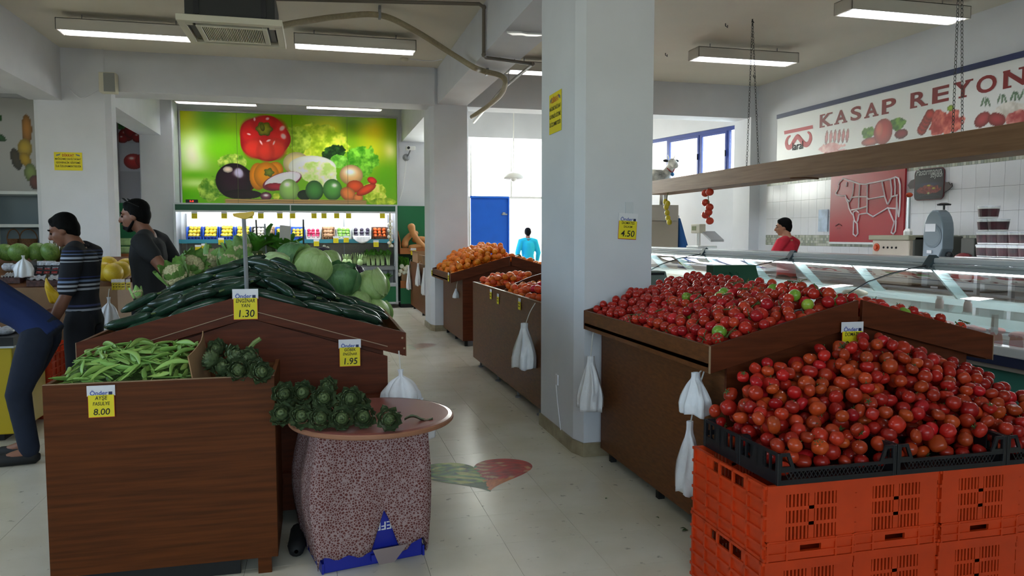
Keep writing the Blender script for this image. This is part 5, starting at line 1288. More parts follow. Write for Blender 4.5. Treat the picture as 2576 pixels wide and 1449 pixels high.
# crates and fruit on the upper shelf
M_bluec = mat('blue_crate', '2a55c4', .4); M_lemon = mat('yellow_fruit', 'd9bf3a', .4, var=.12, hue=.02); M_rad = mat('radish_pink', 'c02a58', .3, var=.15); M_pot = mat('tan_potato', 'b08a6a', .6, var=.15, noise=.1); M_tan = mat('tangerine', 'e0662a', .4, var=.12); M_plum = mat('wrapped_plum', '3a3145', .25, var=.3); M_pea = mat('pea_green', '7fae4e', .4, var=.2); M_cel = mat('celeriac_tan', 'a8947c', .7, var=.1)
M_apple = mat('pale_apple', 'd8cfc4', .35, var=.1)
def produce_crate(x0, x1, mcrate, kind, fm, r, name, label, fl_label, cat, rows_=(4, 3), open_front=True, nfill=None):
    y0, y1, z0 = 16.735, 16.99, 1.465; w = x1-x0
    t = thing('produce_crate', label, 'crate', ((x0+x1)/2, 16.86, z0), 0, None); g = .006
    b = MB().box(x0+g, x1-g, y0, y1, z0, z0+.01).box(x0+g, x0+g+.012, y0, y1, z0, z0+.26).box(x1-g-.012, x1-g, y0, y1, z0, z0+.26).box(x0+g, x1-g, y1-.01, y1, z0, z0+.27)
    b.build('crate_body', mcrate, t)
    for k in range(5): xx = x0+.03+(w-.06)*k/4; MB().box(xx-.007, xx+.007, y0-.004, y0+.006, z0, z0+.06).build('front_slat', mcrate, t)
    MB().box(x0+g, x1-g, y0-.004, y0+.006, z0+.05, z0+.065).build('front_rail', mcrate, t)
    me = fruit_mesh(name, fm, 0, 0, 1.15 if kind == 'pear' else .92, .05, 10, 7)
    n = 0; nx = max(3, int((w-.05)/(2*r)))
    for j in range(rows_[1]):
        for i in range(nx):
            xx = x0+.025+r+(w-.05-2*r)*i/(nx-1)+rnd.uniform(-.006, .006); yy = y0+.012+r+j*r*1.5; zz = z0+.03+r+j*r*1.45
            tag(inst(name, me, None, (xx, yy, zz), rand_quat(rnd), r*rnd.uniform(.93, 1.03)), fl_label, cat, name.replace('_', ' ')+'s in the cabinet'); n += 1
X_ = lambda px: onY(px, 580, 16.72).x
for a, b, mc, fm, r, nm, lab, fl_, cat in (
        (467, 507, M_bluec, M_lemon, .052, 'quince', 'blue crate of yellow quinces at the left end of the cabinet shelf', 'yellow quince in a blue crate on the cabinet shelf', 'quince'),
        (508, 549, M_bluec, M_lemon, .052, 'quince', 'blue crate of yellow quinces, second from the cabinet end', 'yellow quince in a blue crate on the cabinet shelf', 'quince'),
        (550, 588, M_bluec, M_lemon, .055, 'quince', 'blue crate of large quinces left of the yellow clip', 'yellow quince in a blue crate on the cabinet shelf', 'quince'),
        (589, 630, M_bluec, M_lemon, .053, 'quince', 'blue crate of quinces behind the grey rod', 'yellow quince in a blue crate on the cabinet shelf', 'quince'),
        (632, 668, M_black, M_apple, .045, 'pale_apple', 'black crate with pale wrapped apples on the cabinet shelf', 'pale wrapped apple in the black cabinet crate', 'apple'),
        (669, 690, M_card, M_cel, .05, 'celeriac', 'narrow carton of celeriac on the cabinet shelf', 'round tan celeriac in the narrow cabinet carton', 'celeriac'),
        (691, 730, M_bluec, M_lemon, .042, 'lemon', 'blue crate of lemons behind the blank grey card', 'small yellow lemon in a blue crate right of the celeriac', 'lemon'),
        (731, 767, M_bluec, M_lemon, .042, 'lemon', 'blue crate of lemons next to the radishes', 'small yellow lemon in a blue crate right of the celeriac', 'lemon'),
        (769, 807, M_white, M_rad, .042, 'radish', 'white crate of pink radishes on the cabinet shelf', 'pink radish in the white cabinet crate', 'radish'),
        (809, 843, M_card, M_pot, .052, 'sweet_potato', 'brown carton of sweet potatoes on the cabinet shelf', 'tan sweet potato in the brown cabinet carton', 'potato'),
        (846, 884, M_white, M_pea, .046, 'green_pepper', 'white crate of green peppers in clear film', 'pale green pepper in the film-wrapped cabinet crate', 'pepper'),
        (887, 934, M_white, M_plum, .046, 'dark_plum', 'white bag-lined crate of dark plums', 'dark plum in the bag-lined cabinet crate', 'plum'),
        (936, 976, mat('brown_carton', '5a3d2a', .8), M_tan, .046, 'tangerine', 'dark carton of tangerines at the right end of the cabinet shelf', 'bright tangerine in the dark cabinet carton', 'tangerine')):
    produce_crate(X_(a), X_(b), mc, 'round', fm, r, nm, lab, fl_, cat)
# film hanging over the plum crate
xa, xb = X_(886), X_(935)
tt = thing('plastic_liner', 'clear white bag hanging over the plum crate front', 'plastic bag', ((xa+xb)/2, 16.7, 1.35))
MB().sheet([[Vector((xa+(xb-xa)*u, 16.70-.012*math.sin(u*17)-.01*v, 1.545-.16*v*math.sin(u*PI)**.6)) for u in np.linspace(0, 1, 16)] for v in np.linspace(0, 1, 6)]).build('film', M_bag, tt, smooth=True, solid=.002)
# garlic braid at the cabinet end
p = onY(981, 545, 16.4)
t = thing('garlic_braid', 'braid of white garlic hanging at the right end of the cabinet', 'garlic braid', (p.x, 16.4, 1.25))
MB().tube([(p.x, 16.4, 2.03), (p.x, 16.4, 1.3)], [.012, .03], 8).build('braided_stalks', mat('straw', 'a29a6a', .8), t)
wb = MB().lathe([(.002, -.03), (.03, -.025), (.036, 0), (.02, .025), (.004, .04)], 10).mesh('garlic_bulb', mat('white_garlic', 'dcd9cf', .5), True)
for k in range(9): inst('garlic_bulb', wb, t, (.03*(-1)**k, -.02, .08+k*.065), rand_quat(rnd, .8))
# price cards in the cabinet
for px, nm in ((489, 'first quince crate'), (564, 'large quince crate'), (629, 'crate behind the grey rod'), (656, 'pale apple crate'), (704, 'blue lemon crate behind the blank card'), (736, 'lemon crate next to the radishes'), (790, 'radish crate'), (815, 'sweet potato carton'), (847, 'green pepper crate'), (877, 'plum crate'), (962, 'tangerine carton')):
    p = onY(px, 541, FY-.08); price_tag(FRONT((p.x, FY-.075, p.z)), .115, [], 'small yellow price card under the canopy above the '+nm, 'price cards under the canopy', brand=False, small=True)
for px, py, nm in ((498, 625, 'first quince crate'), (514, 622, 'second quince crate'), (556, 607, 'large quince crate'), (796, 611, 'radish crate'), (845, 603, 'sweet potato carton'), (871, 602, 'green pepper crate'), (946, 613, 'tangerine carton')):
    p = onY(px, py, 16.68); price_tag(FRONT((p.x, 16.69, p.z)), .115, [], 'small yellow price card on the teal rail below the '+nm, 'price cards on the teal rail', brand=False, small=True)
# fennel, celery and lettuce on the lower levels
M_fen = mat('fennel_bulb', 'a9c489', .4, var=.12); M_celery = mat('celery_leaf', '3f7a2e', .5, var=.2)
fen = MB().ball((0, 0, 0), (.07, .06, .08), 12, 8)
for a in (-.4, 0, .4): fen.tube([(a*.06, 0, .05), (a*.14, 0, .18)], [.022, .012], 6)
fen = fen.mesh('fennel', M_fen, True)
for i, (px, py) in enumerate(((878, 648), (893, 655), (905, 642), (917, 656), (868, 655))):
    p = onY(px, py, 16.8); tag(inst('fennel', fen, None, (p.x, 16.75+.1*(i % 2), .97+.03*(i % 2)), (rnd.uniform(-.4, .1), 0, rnd.uniform(-.4, .4)), 1), 'pale green fennel bulb on the middle cabinet shelf', 'fennel', 'fennel bulbs')
for i, px in enumerate((926, 938, 950, 962, 976)):
    p = onY(px, 640, 16.8); t = thing('celery_bunch', 'bunch of celery with pale stalks on the middle cabinet shelf', 'celery', (p.x, 16.78, .885), 0, 'celery bunches')
    for k in range(5): MB().tube([(p.x+(k-2)*.012, 16.72, .9), (p.x+(k-2)*.016, 16.82, 1.03), (p.x+(k-2)*.03, 16.9, 1.14)], .011, 6).build('stalk', M_fen, t, smooth=True)
    for k in range(9): inst('leaf', gl, t, ((k-4)*.014, .1, .2+.03*(k % 3)), (rnd.uniform(-.6, .6), rnd.uniform(-1.4, -.3), rnd.uniform(0, 6)), .11)
for i, (px, py) in enumerate(((935, 690), (955, 690), (975, 696), (915, 686))):
    p = onY(px, py, 16.65); t = thing('lettuce', 'loose green lettuce head in the bottom well of the cabinet', 'lettuce', (p.x, 16.65, .505), 0, 'lettuces in the cabinet well')
    MB().tube([(p.x, 16.6, .51), (p.x, 16.66, .6)], [.03, .045], 8).build('stalk_base', M_fen, t, smooth=True)
    for k in range(12): inst('leaf', gl, t, (0, 0, .06), (rnd.uniform(-.4, .4), rnd.uniform(-1.3, -.4), 2*PI*k/12), .17)
# green stand with butternut squashes
t = thing('squash_stand', 'green-backed wooden stand carrying butternut squashes beside the cabinet', 'display stand', (1.98, 16.7, 0))
GX0, GX1 = 1.7, 2.34
MB().box(GX0, GX1, 17.0, 17.05, .1, 2.2).build('green_back', M_green, t); M_ply = mat('orange_plywood', 'a0602c', .5, noise=.1, nscale=6)
MB().box(GX0, GX1, 16.5, 17.0, 1.2, 1.22).build('shelf', M_ply, t); MB().box(GX0, GX1, 16.48, 16.5, 1.15, 1.28).build('shelf_front', M_ply, t)
MB().prism([(16.5, 1.15), (17.0, 1.15), (17.0, 1.65), (16.9, 1.6), (16.6, 1.45), (16.5, 1.4)], GX0, GX0+.02, Matrix(((0, 0, 1, 0), (1, 0, 0, 0), (0, 1, 0, 0), (0, 0, 0, 1)))).build('side_cheek', M_ply, t)
MB().box(GX0, GX1, 16.9, 17.0, .1, 1.15).build('lower_back', mat('dark_green_board', '0a3f28', .6), t)
MB().box(GX0, GX1, 16.45, 16.9, .0, .08).build('base', M_rubber, t)
MB().box(GX0, GX1-.1, 16.45, 16.48, .08, .42).build('lower_front', M_green, t); MB().box(GX0, GX1-.1, 16.45, 16.9, .42, .44).box(GX0, GX1-.1, 16.44, 16.46, .42, .58).build('lower_box', M_ply, t)
M_squash = mat('butternut_skin', 'c58a52', .45, noise=.08, nscale=5, var=.1)
for i, (pts, rs, lab) in enumerate((
        ([(1.82, 16.64, 1.33), (1.85, 16.68, 1.45), (1.97, 16.72, 1.57), (2.08, 16.74, 1.6)], (.075, .07, .06, .055), 'butternut squash arched at the left of the stand'),
        ([(2.2, 16.6, 1.32), (2.1, 16.6, 1.44), (2.0, 16.6, 1.6), (1.96, 16.6, 1.74)], (.07, .062, .065, .085), 'butternut squash standing up against the others'),
        ([(1.94, 16.56, 1.29), (2.05, 16.58, 1.31), (2.2, 16.6, 1.33)], (.06, .055, .06), 'short butternut squash lying at the front of the stand'),
        ([(2.05, 16.82, 1.45), (2.18, 16.84, 1.47), (2.3, 16.84, 1.45)], (.06, .06, .07), 'butternut squash behind at the right of the stand'))):
    pts = [Vector(p) for p in pts]; q = bez(pts, 6); n = len(q); R2 = [rs[min(len(rs)-1, int(k/(n-1)*(len(rs)-1)))]*(1-(k/(n-1)*(len(rs)-1) % 1))+rs[min(len(rs)-1, int(k/(n-1)*(len(rs)-1))+1)]*(k/(n-1)*(len(rs)-1) % 1) for k in range(n)]
    d0 = (q[0]-q[1]).normalized(); d1 = (q[-1]-q[-2]).normalized()
    q = [q[0]+d0*R2[0]*.8, q[0]+d0*R2[0]*.5]+q+[q[-1]+d1*R2[-1]*.5, q[-1]+d1*R2[-1]*.8]; R2 = [R2[0]*.35, R2[0]*.8]+R2+[R2[-1]*.8, R2[-1]*.35]
    tag(MB().tube(q, R2, 14).build('butternut_squash', M_squash, smooth=True), lab, 'squash')
p = onY(1040, 633, 16.47); price_tag(FRONT((p.x, 16.47, p.z)), .12, [], 'small yellow price card on the squash shelf front', 'price cards on the squash stand', brand=False, small=True)
for i, (px, py) in enumerate(((1011, 670), (1020, 676), (1008, 682), (1017, 686), (1026, 684), (1004, 690), (1025, 672))):
    p = onY(px, py, 16.5); t = thing('white_turnip', 'white turnip with green tops in the low box under the squashes', 'turnip', (p.x, 16.52, p.z), 0, 'white turnips')
    MB().ball((p.x, 16.52, p.z), .05, 10, 8).build('root', mat('turnip_white', 'd8d8c6', .4), t, smooth=True)
    for k in range(3): inst('leaf', gl, t, (0, .03, .03), (.3*k-.3, -.8, 1.2+k*.7), .2)
tag(MB().box(1.73, 2.2, 16.5, 16.88, .445, .83).build('turnip_box', M_card), 'cardboard box under the white turnips', 'box')

# ---- far aisle counter behind the middle pillar
t = thing('far_counter', 'brown aisle counter behind the middle pillar near the squashes', 'counter', (2.3, 14.8, 0))
MB().box(1.9, 1.92, 13.15, 16.3, .08, 1.0).build('front_board', M_wood, t); MB().box(1.92, 2.6, 16.28, 16.3, .08, 1.0).build('end_board', M_woodred, t)
MB().box(1.92, 2.6, 13.15, 16.28, .96, 1.0).build('counter_top', M_wood, t)
for y in (13.3, 14.7, 16.1): MB().box(1.94, 1.99, y, y+.05, 0, .08).build('foot', M_rubber, t)
for i, (y0, y1, z, lab) in enumerate(((15.3, 16.2, .22, 'open cardboard box on the far counter end'), (13.6, 14.6, .16, 'flat cardboard box on the far counter by the pillar'))):
    t = thing('cardboard_box', lab, 'box', (2.2, (y0+y1)/2, 1.0))
    MB().box(1.93, 1.95, y0, y1, 1.0, 1.0+z).box(2.5, 2.52, y0, y1, 1.0, 1.0+z).box(1.95, 2.5, y0, y0+.02, 1, 1+z).box(1.95, 2.5, y1-.02, y1, 1, 1+z).box(1.95, 2.5, y0+.02, y1-.02, 1, 1.01).build('box_walls', M_card, t)
    MB().hexa([(1.93, y0, 1+z), (1.95, y0, 1+z), (1.95, y1, 1+z), (1.93, y1, 1+z)], [(1.86, y0+.05, 1.02+z), (1.87, y0+.05, 1.03+z), (1.87, y1-.05, 1.03+z), (1.86, y1-.05, 1.02+z)]).build('box_flap', M_card, t)
for i, (px, Y, ln, w, lab) in enumerate(((1051, 14.6, .42, .13, 'white bag bundle hung at the middle of the far counter'), (1070, 13.75, .48, .11, 'white bag bundle hung on the far counter near the pillar'), (1023, 16.15, .5, .1, 'white bag bundle hung at the end of the far counter'))):
    bag_bundle((1.85, Y, 1.02-.05*i), (1.895, Y, 1.05), ln, w, .05, lab, seed=20+i)
# ================================================================ BUTCHER'S SIDE
Z4 = lambda zx, zy, X=XR-.03: onX(1900+zx/3.623, zy/3.623, X)
Z6 = lambda zx, zy, X=XR-.03: onX(2080+zx/5.175, 400+zy/5.175, X)
Z8 = lambda zx, zy, X: onX(1640+zx/2.588, 300+zy/2.588, X)
RW = lambda p: frame(p, (0, -1, 0), (0, 0, 1))      # facing the shop from the right-hand wall: x towards the camera end
SX = XR-.03
sy0, sy1, sz0, sz1 = 11.65, 4.4, 2.62, 3.53
t = thing('butcher_sign', 'long white butcher department sign with red lettering and meat pictures', 'sign', (SX, 8, sz0))
sb = MB().box(SX, SX+.025, sy1, sy0, sz0, sz1).build('sign_board', mat('white_sign_film', 'd8d9d8', .35), t)
MB().box(SX-.02, SX+.025, sy1, sy0, sz1, sz1+.07).build('blue_top_strip', mat('dark_blue_strip', '14234f', .4), t)
def wallellipse(P, zx, zy, rx, ry, col, rot=0, **k):
    c = Z4(zx, zy); a = Z4(zx+rx, zy); b = Z4(zx, zy-ry)
    P.ell((sy0-c.y)/(sz1-sz0), (c.z-sz0)/(sz1-sz0), abs(c.y-a.y)/(sz1-sz0), abs(b.z-c.z)/(sz1-sz0), col, rot, **k)
def wallleaf(P, zx, zy, rx, ry, c0, c1, sc, seed, rag=.35):
    c = Z4(zx, zy); a = Z4(zx+rx, zy); b = Z4(zx, zy-ry)
    P.leafy((sy0-c.y)/(sz1-sz0), (c.z-sz0)/(sz1-sz0), abs(c.y-a.y)/(sz1-sz0), abs(b.z-c.z)/(sz1-sz0), c0, c1, sc, seed, rag)
def sign_print(u, v):
    P = Paint(u, v); P.over(np.ones(u.shape), (222, 223, 222))
    for k in range(6): wallellipse(P, 650+k*38, 1255-k*4, 15, 66, (196, 120, 120), -.1, dark=.35)
    wallleaf(P, 690, 1345, 110, 45, (190, 110, 108), (226, 180, 176), 6, 21); wallleaf(P, 730, 1420, 130, 60, (170, 80, 80), (215, 150, 145), 6, 22)
    wallleaf(P, 1030, 1210, 60, 55, (70, 110, 30), (130, 170, 60), 9, 23); wallleaf(P, 1290, 1130, 75, 60, (60, 100, 30), (120, 165, 60), 9, 24)
    wallellipse(P, 1330, 1220, 62, 45, (150, 50, 55), 0, dark=.4); wallellipse(P, 1050, 1290, 85, 40, (190, 90, 80), 0, dark=.35)
    wallellipse(P, 1165, 1200, 88, 120, (200, 82, 74), 0, dark=.3); wallellipse(P, 1130, 1180, 40, 80, (214, 110, 98), 0, dark=.2, edge=.4)
    for k in range(5): wallellipse(P, 1520+k*18, 1180-k*34, 46, 52, (196, 60, 48), 0, dark=.45)
    wallleaf(P, 1730, 1120, 150, 115, (160, 44, 40), (226, 122, 104), 8, 25, .5); wallellipse(P, 1780, 985, 34, 26, (150, 180, 50), 0, dark=.3)
    wallellipse(P, 1560, 1370, 40, 22, (226, 205, 170), 0, dark=.2); wallellipse(P, 1655, 1372, 24, 24, (226, 160, 40), 0, dark=.2)
    for x in (2100, 2250, 2370, 2460):
        for a in (-.35, 0, .35): wallellipse(P, x+a*80, 930-(x-2100)*.2, 10, 46, (110, 140, 110), a, dark=.3)
    wallleaf(P, 2320, 1010, 190, 70, (196, 190, 180), (236, 232, 226), 7, 26); wallellipse(P, 2070, 1090, 78, 66, (178, 70, 70), .4, dark=.35); wallellipse(P, 2200, 1090, 88, 62, (170, 62, 62), -.3, dark=.35)
    wallleaf(P, 2380, 1080, 110, 70, (170, 70, 70), (220, 150, 140), 8, 27); wallellipse(P, 2230, 1290, 100, 20, (150, 60, 60), .1, dark=.3)
    return P.img
painting('sign_print', t, RW((SX-.001, (sy0+sy1)/2, (sz0+sz1)/2)), sy0-sy1, sz1-sz0, 560, 72, sign_print, vcol_mat('sign_print_film', .35))
M_letter = mat('dark_red_letter', '7c1717', .4)
ztop = Z4(600, 1046).z; zbot = Z4(595, 1166).z; hcap = ztop-zbot
SER = {'K': ((0, .42, 0), (.62, 1.05, 0), (0, .42, 1), (.6, 1, 1)), 'A': ((-.04, .36, 0), (.62, 1.04, 0)), 'P': ((0, .5, 0), (0, .3, 1)), 'R': ((0, .42, 0), (.66, 1.05, 0), (0, .3, 1)), 'E': ((0, .3, 0), (0, .3, 1)), 'Y': ((.28, .72, 0), (-.04, .4, 1), (.62, 1.04, 1)), 'N': ((0, .36, 0), (-.02, .28, 1), (.64, 1.02, 1)), 'U': ((-.02, .38, 1), (.62, 1.02, 1))}
def slab_letter(ch, ya, yb):
    vs, fs = text_mesh(ch, .035); x0 = min(v.x for v in vs); x1 = max(v.x for v in vs); y0 = min(v.y for v in vs); y1 = max(v.y for v in vs)
    mb = MB(); M = RW((SX-.004, ya, zbot)); w = ya-yb
    mb.add([M @ Vector(((v.x-x0)/(x1-x0)*w, (v.y-y0)/(y1-y0)*hcap, 0)) for v in vs], fs)
    for a, b, s in SER.get(ch, ()):
        z0, z1 = (0, .11*hcap) if s == 0 else (.89*hcap, hcap); mb.prism([(a*w, z0), (b*w, z0), (b*w, z1), (a*w, z1)], -.002, .0005, M)
    mb.build('letter', M_letter, sb)
for ch, a, b in (('K', 592, 705), ('A', 730, 838), ('S', 872, 968), ('A', 1002, 1120), ('P', 1155, 1282), ('R', 1412, 1565), ('E', 1610, 1762), ('Y', 1805, 1970), ('O', 2008, 2192), ('N', 2250, 2465)):
    slab_letter(ch, Z4(a, 1000).y, Z4(b, 1000).y)
yu = Z4(2465, 1000).y-.1; slab_letter('U', yu, yu-.34)
M_logo = mat('logo_red', 'c04248', .5); t0 = t
MB().add([Z4(*p, SX-.003) for p in ((262, 1195), (523, 1140), (525, 1172), (265, 1226))], [(0, 1, 2, 3)]).build('logo_bar', M_logo, t0)
horn = [Z4(*p, SX-.003) for p in ((322, 1236), (296, 1258), (283, 1300), (294, 1340), (322, 1338), (350, 1290), (385, 1246), (425, 1290), (455, 1318), (485, 1308), (503, 1265), (498, 1222), (476, 1203))]
hp = bez(horn, 4); n = len(hp); MB().tube(hp, [.012+.034*math.sin(PI*min(1, k/(n*.35)))*.0+.03*min(1, k/8, (n-1-k)/8) for k in range(n)], 8, squash=(.05, 1, (1, 0, 0))).build('logo_horns', M_logo, t0)
c = Z4(388, 1362); mb = MB(); text(mb, 'laral', RW((SX-.006, c.y, c.z)), .13, bold=.015); mb.build('logo_lettering', M_ink, t0)
# ledge trim under the sign
structure(MB().box(XR-.05, XR, 4.4, 11.9, 2.585, 2.62).build('trim_2', M_white))

# cow cut chart
ya, yb = Z6(70, 195).y, Z6(1040, 90).y; za, zb_ = Z6(60, 1078).z, Z6(70, 195).z
t = thing('cow_cut_chart', 'red wall panel with white outline of a cow and its cuts', 'wall chart', (SX, (ya+yb)/2, za))
rp_ = MB().box(SX-.02, SX+.01, yb, ya, za, zb_).build('red_panel', mat('red_panel', '9e1826', .3), t, bevel=.003)
MB().box(SX-.022, SX+.01, yb, ya, za-.03, za).build('bottom_ledge', M_alu, t)
M_line = mat('white_relief_line', 'd9cdd0', .35)
for pts in (((215, 255), (330, 290), (430, 325), (500, 328), (600, 310), (720, 285), (830, 260), (900, 235), (935, 250), (955, 330), (957, 480), (950, 640), (938, 755)),
            ((215, 255), (170, 300), (155, 335), (160, 350), (150, 390), (120, 445), (130, 465), (200, 480), (245, 475), (265, 540), (280, 570), (292, 640), (320, 700), (348, 730), (362, 800), (385, 832), (405, 800), (416, 740), (425, 720), (530, 705), (605, 752), (800, 635)),
            ((352, 800), (346, 980), (380, 1005), (405, 970), (396, 832)), ((345, 730), (350, 690), (388, 672), (420, 700)), ((262, 300), (255, 360)),
            ((352, 320), (342, 440), (326, 500), (298, 556), (265, 520)), ((430, 330), (420, 500), (414, 655)), ((530, 330), (526, 500), (524, 702)), ((718, 290), (755, 490), (790, 590)),
            ((830, 265), (845, 400), (840, 500), (797, 592)), ((882, 245), (892, 360), (888, 480)), ((330, 500), (430, 490), (522, 492), (542, 522), (755, 485)), ((322, 665), (430, 645), (520, 620)),
            ((842, 492), (925, 470)), ((800, 640), (905, 645)), ((800, 640), (850, 760), (880, 830), (903, 780), (908, 650), (912, 480)), ((878, 830), (840, 960), (868, 976), (895, 940), (904, 800)), ((912, 560), (918, 650), (938, 755))):
    MB().tube([Z6(x, y, SX-.024) for x, y in pts], .012, 6).build('relief_line', M_line, rp_)
q = Z6(155, 860, SX-.0215); mb = MB(); text(mb, 'laral', RW((SX-.0215, q.y, q.z-.06)), .035); mb.build('small_print', mat('dull_print', '5a2026', .5), t)
MB().tube([Z6(x, y, SX-.022) for x, y in ((115, 870), (155, 845), (195, 868))], .008, 6).build('small_horns', mat('dull_print', '5a2026', .5), t)
# black advertising board with ribbon
t = thing('pastrami_board', 'dark rounded advertising board with a ribbon on the tiled wall', 'sign', Z6(1350, 540))
c = [Z6(*p, SX) for p in ((1155, 140), (1548, 140), (1535, 545), (1150, 545))]
yl, yr, zt_, zl = c[0].y, c[1].y, c[0].z, c[3].z; w, h = yl-yr, zt_-zl; M = RW((SX-.004, (yl+yr)/2, (zt_+zl)/2))
def rrect(w, h, r, n=5):
    out = []
    for cx_, cy_, a0 in ((w/2-r, h/2-r, 0), (-w/2+r, h/2-r, PI/2), (-w/2+r, -h/2+r, PI), (w/2-r, -h/2+r, 1.5*PI)):
        out += [(cx_+r*math.cos(a0+PI/2*k/n), cy_+r*math.sin(a0+PI/2*k/n)) for k in range(n+1)]
    return out
MB().prism(rrect(w, h, .07), 0, .008, M).build('red_edge', mat('dark_red', '5c1220', .4), t)
MB().prism(rrect(w*.96, h*.96, .065), .008, .011, M).build('board', mat('board_black', '15141a', .3), t)
rb = [(-.74, .02), (-.66, .13), (-.62, .17), (-.5, .2), (.5, .02), (.62, .02), (.68, -.08), (.72, -.02), (.74, -.12), (.66, -.2), (.6, -.24), (.5, -.3), (-.5, -.1), (-.66, -.1)]
MB().prism([(x*w, y*h) for x, y in rb], -.003, .006, M).build('ribbon', mat('ribbon_dark', '2a1518', .4), t)
def board_print(u, v):
    P = Paint(u, v); P.over(np.ones(u.shape), (22, 20, 28)); W_ = u.max(); P.blob(W_*.5, .55, W_*.4, .1, (60, 60, 100), .7)
    P.leafy(W_*.5, .36, W_*.42, .17, (90, 18, 22), (150, 70, 50), 12, 31); P.ell(W_*.5, .52, W_*.08, .04, (190, 160, 50), 0); P.ell(W_*.68, .4, W_*.07, .05, (190, 170, 70), 0)
    P.ell(W_*.5, .22, W_*.05, .05, (180, 180, 120), 0); P.ell(W_*.5, .06, W_*.44, .12, (52, 56, 66), 0); P.ell(W_*.5, .03, W_*.4, .1, (30, 30, 38), 0); return P.img
painting('board_print', t, M @ Matrix.Translation((0, -.06*h, .0115)), w*.92, h*.8, 60, 60, board_print, vcol_mat('board_film', .3))
mb = MB(); text(mb, 'Pastırmanın', M @ Matrix.Translation((-.02*w, .3*h, .013)), .085, shear=.25, wide=w*.85/(.085*max(v.x for v in text_mesh('Pastırmanın', 0, .25)[0])*2)); text(mb, 'soyadı', M @ Matrix.Translation((.24*w, .2*h, .013)), .07, shear=.25, wide=.8); mb.build('lettering', mat('board_lettering', 'b9bdb8', .4), t)
q = Z6(15, 800)
tag(MB().box(SX-.012, SX, q.y-.0, q.y+.22, q.z-.17, q.z+.17).build('paper_leaflet', mat('pale_blue_paper', 'aebfd2', .6, noise=.2, nscale=9)), 'pale blue leaflet stuck on the tiles beside the cow chart', 'leaflet')

# ---- worktop and machines along the wall
t = thing('work_bench', 'steel work bench along the tiled wall behind the butcher counter', 'bench', (7.1, 8.2, 0))
MB().box(6.7, 7.55, 5.0, 10.9, .92, .96).build('bench_top', M_steel, t, bevel=.004); MB().box(6.75, 7.5, 5.05, 10.85, .3, .33).build('lower_shelf', M_steel, t)
for y in (5.1, 6.9, 8.8, 10.75):
    for x in (6.76, 7.48): MB().box(x-.02, x+.02, y-.02, y+.02, 0, .92).build('leg', M_steel, t)
def wx(px, X): return onX(px, 600, X).y
# meat mixer table (beige box with red stop button)
ya, yb = wx(2195, 6.75), wx(2288, 6.75); zt_ = onX(2240, 604, 6.75).z
MB_Y = onX(2372, 600, 6.95).y
t = thing('meat_machine', 'beige electric meat mixing machine with dark hood on the work bench', 'machine', (7.0, (ya+yb)/2, .96))
MB().box(6.75, 7.3, yb, ya, .965, zt_).build('machine_body', mat('beige_enamel', 'b5a898', .45), t, bevel=.012)
MB().box(6.72, 7.33, yb-.02, ya+.04, zt_, zt_+.06).build('machine_lid', mat('olive_lid', '8f8c76', .5), t, bevel=.01)
MB().box(6.8, 7.5, max(yb-.32, MB_Y+.3), yb-.02, .965, zt_+.05).build('motor_hood', mat('dark_hood', '4a4a44', .5), t, bevel=.02)
q = onX(2205, 622, 6.745); MB().lathe([(.05, 0), (.05, .01), (.03, .012), (.03, .03), (.02, .034)], 14, RW((6.75, q.y, q.z)) ).build('stop_button', mat('stop_red', 'b5421c', .4), t)
for k in range(4): MB().ball((6.748, q.y-.12-.07*k, q.z), .014, 8, 6).build('switch_knob', M_black, t)
MB().tube([(7.0, (ya+yb)/2, zt_+.06), (7.0, (ya+yb)/2, zt_+.52)], .022, 8).build('tamper_rod', M_steel, t); MB().lathe([(.05, 0), (.05, .05), (.03, .08)], 10, Matrix.Translation((7.0, (ya+yb)/2, zt_+.06))).build('tamper_collar', M_white, t)
MB().ball((7.0, (ya+yb)/2, zt_+.55), (.05, .03, .03), 8, 6).build('tamper_handle', mat('stop_red', 'b5421c', .4), t)
# band saw
c0 = onX(2372, 600, 6.95)
YM = yb-.34
t = thing('band_saw', 'grey bone band saw with rounded head on the work bench', 'band saw', (6.95, c0.y, .965))
zt_ = onX(2372, 528, 6.95).z; zk = onX(2372, 590, 6.95).z; yL = wx(2346, 6.95); yRt = wx(2398, 6.95); yc = (yL+yRt)/2; Wd = (yL-yRt)
M_saw = mat('grey_enamel', '7b8790', .35, metal=.2)
prof = [(Wd*.5, 0), (Wd*.5, .25)]; zz = zt_-.965
poly = [(-Wd*.52, 0), (-Wd*.2, 0), (-Wd*.12, zz*.38), (Wd*.28, zz*.36), (Wd*.48, zz*.5), (Wd*.48, zz*.72)]+[(Wd*.48*math.cos(a), zz*.72+zz*.28*math.sin(a)) for a in np.linspace(.1, PI-.1, 10)]+[(-Wd*.48, zz*.7), (-Wd*.5, zz*.3)]
MB().prism(poly, -.02, .14, RW((6.95, yc, .965))).build('saw_body', M_saw, t, bevel=.015)
MB().lathe([(.15*zz, 0), (.15*zz, .008), (.12*zz, .012)], 24, RW((6.811, yc, .965+zz*.66))).build('wheel_cover', mat('grey_enamel_dark', '6b7780', .4), t)
MB().box(6.795, 6.805, yc-.05, yc+.1, .965+zz*.72, .965+zz*.82).build('rating_plate', M_cardw, t)
MB().box(6.8, 6.805, yc+.0, yc+.07, .965+zz*.44, .965+zz*.48).build('rating_plate', M_cardw, t)
MB().box(6.9, 6.94, yc-Wd*.3, yc-Wd*.29, .965, .965+zz*.5).build('saw_blade', M_steel, t)
MB().tube([(6.95, yc, zt_), (6.95, yc, zt_+.05)], .012, 8).build('tension_screw', M_black, t); MB().lathe([(.07, 0), (.075, .015), (.03, .03)], 12, Matrix.Translation((6.95, yc, zt_+.05))).build('tension_knob', M_black, t)
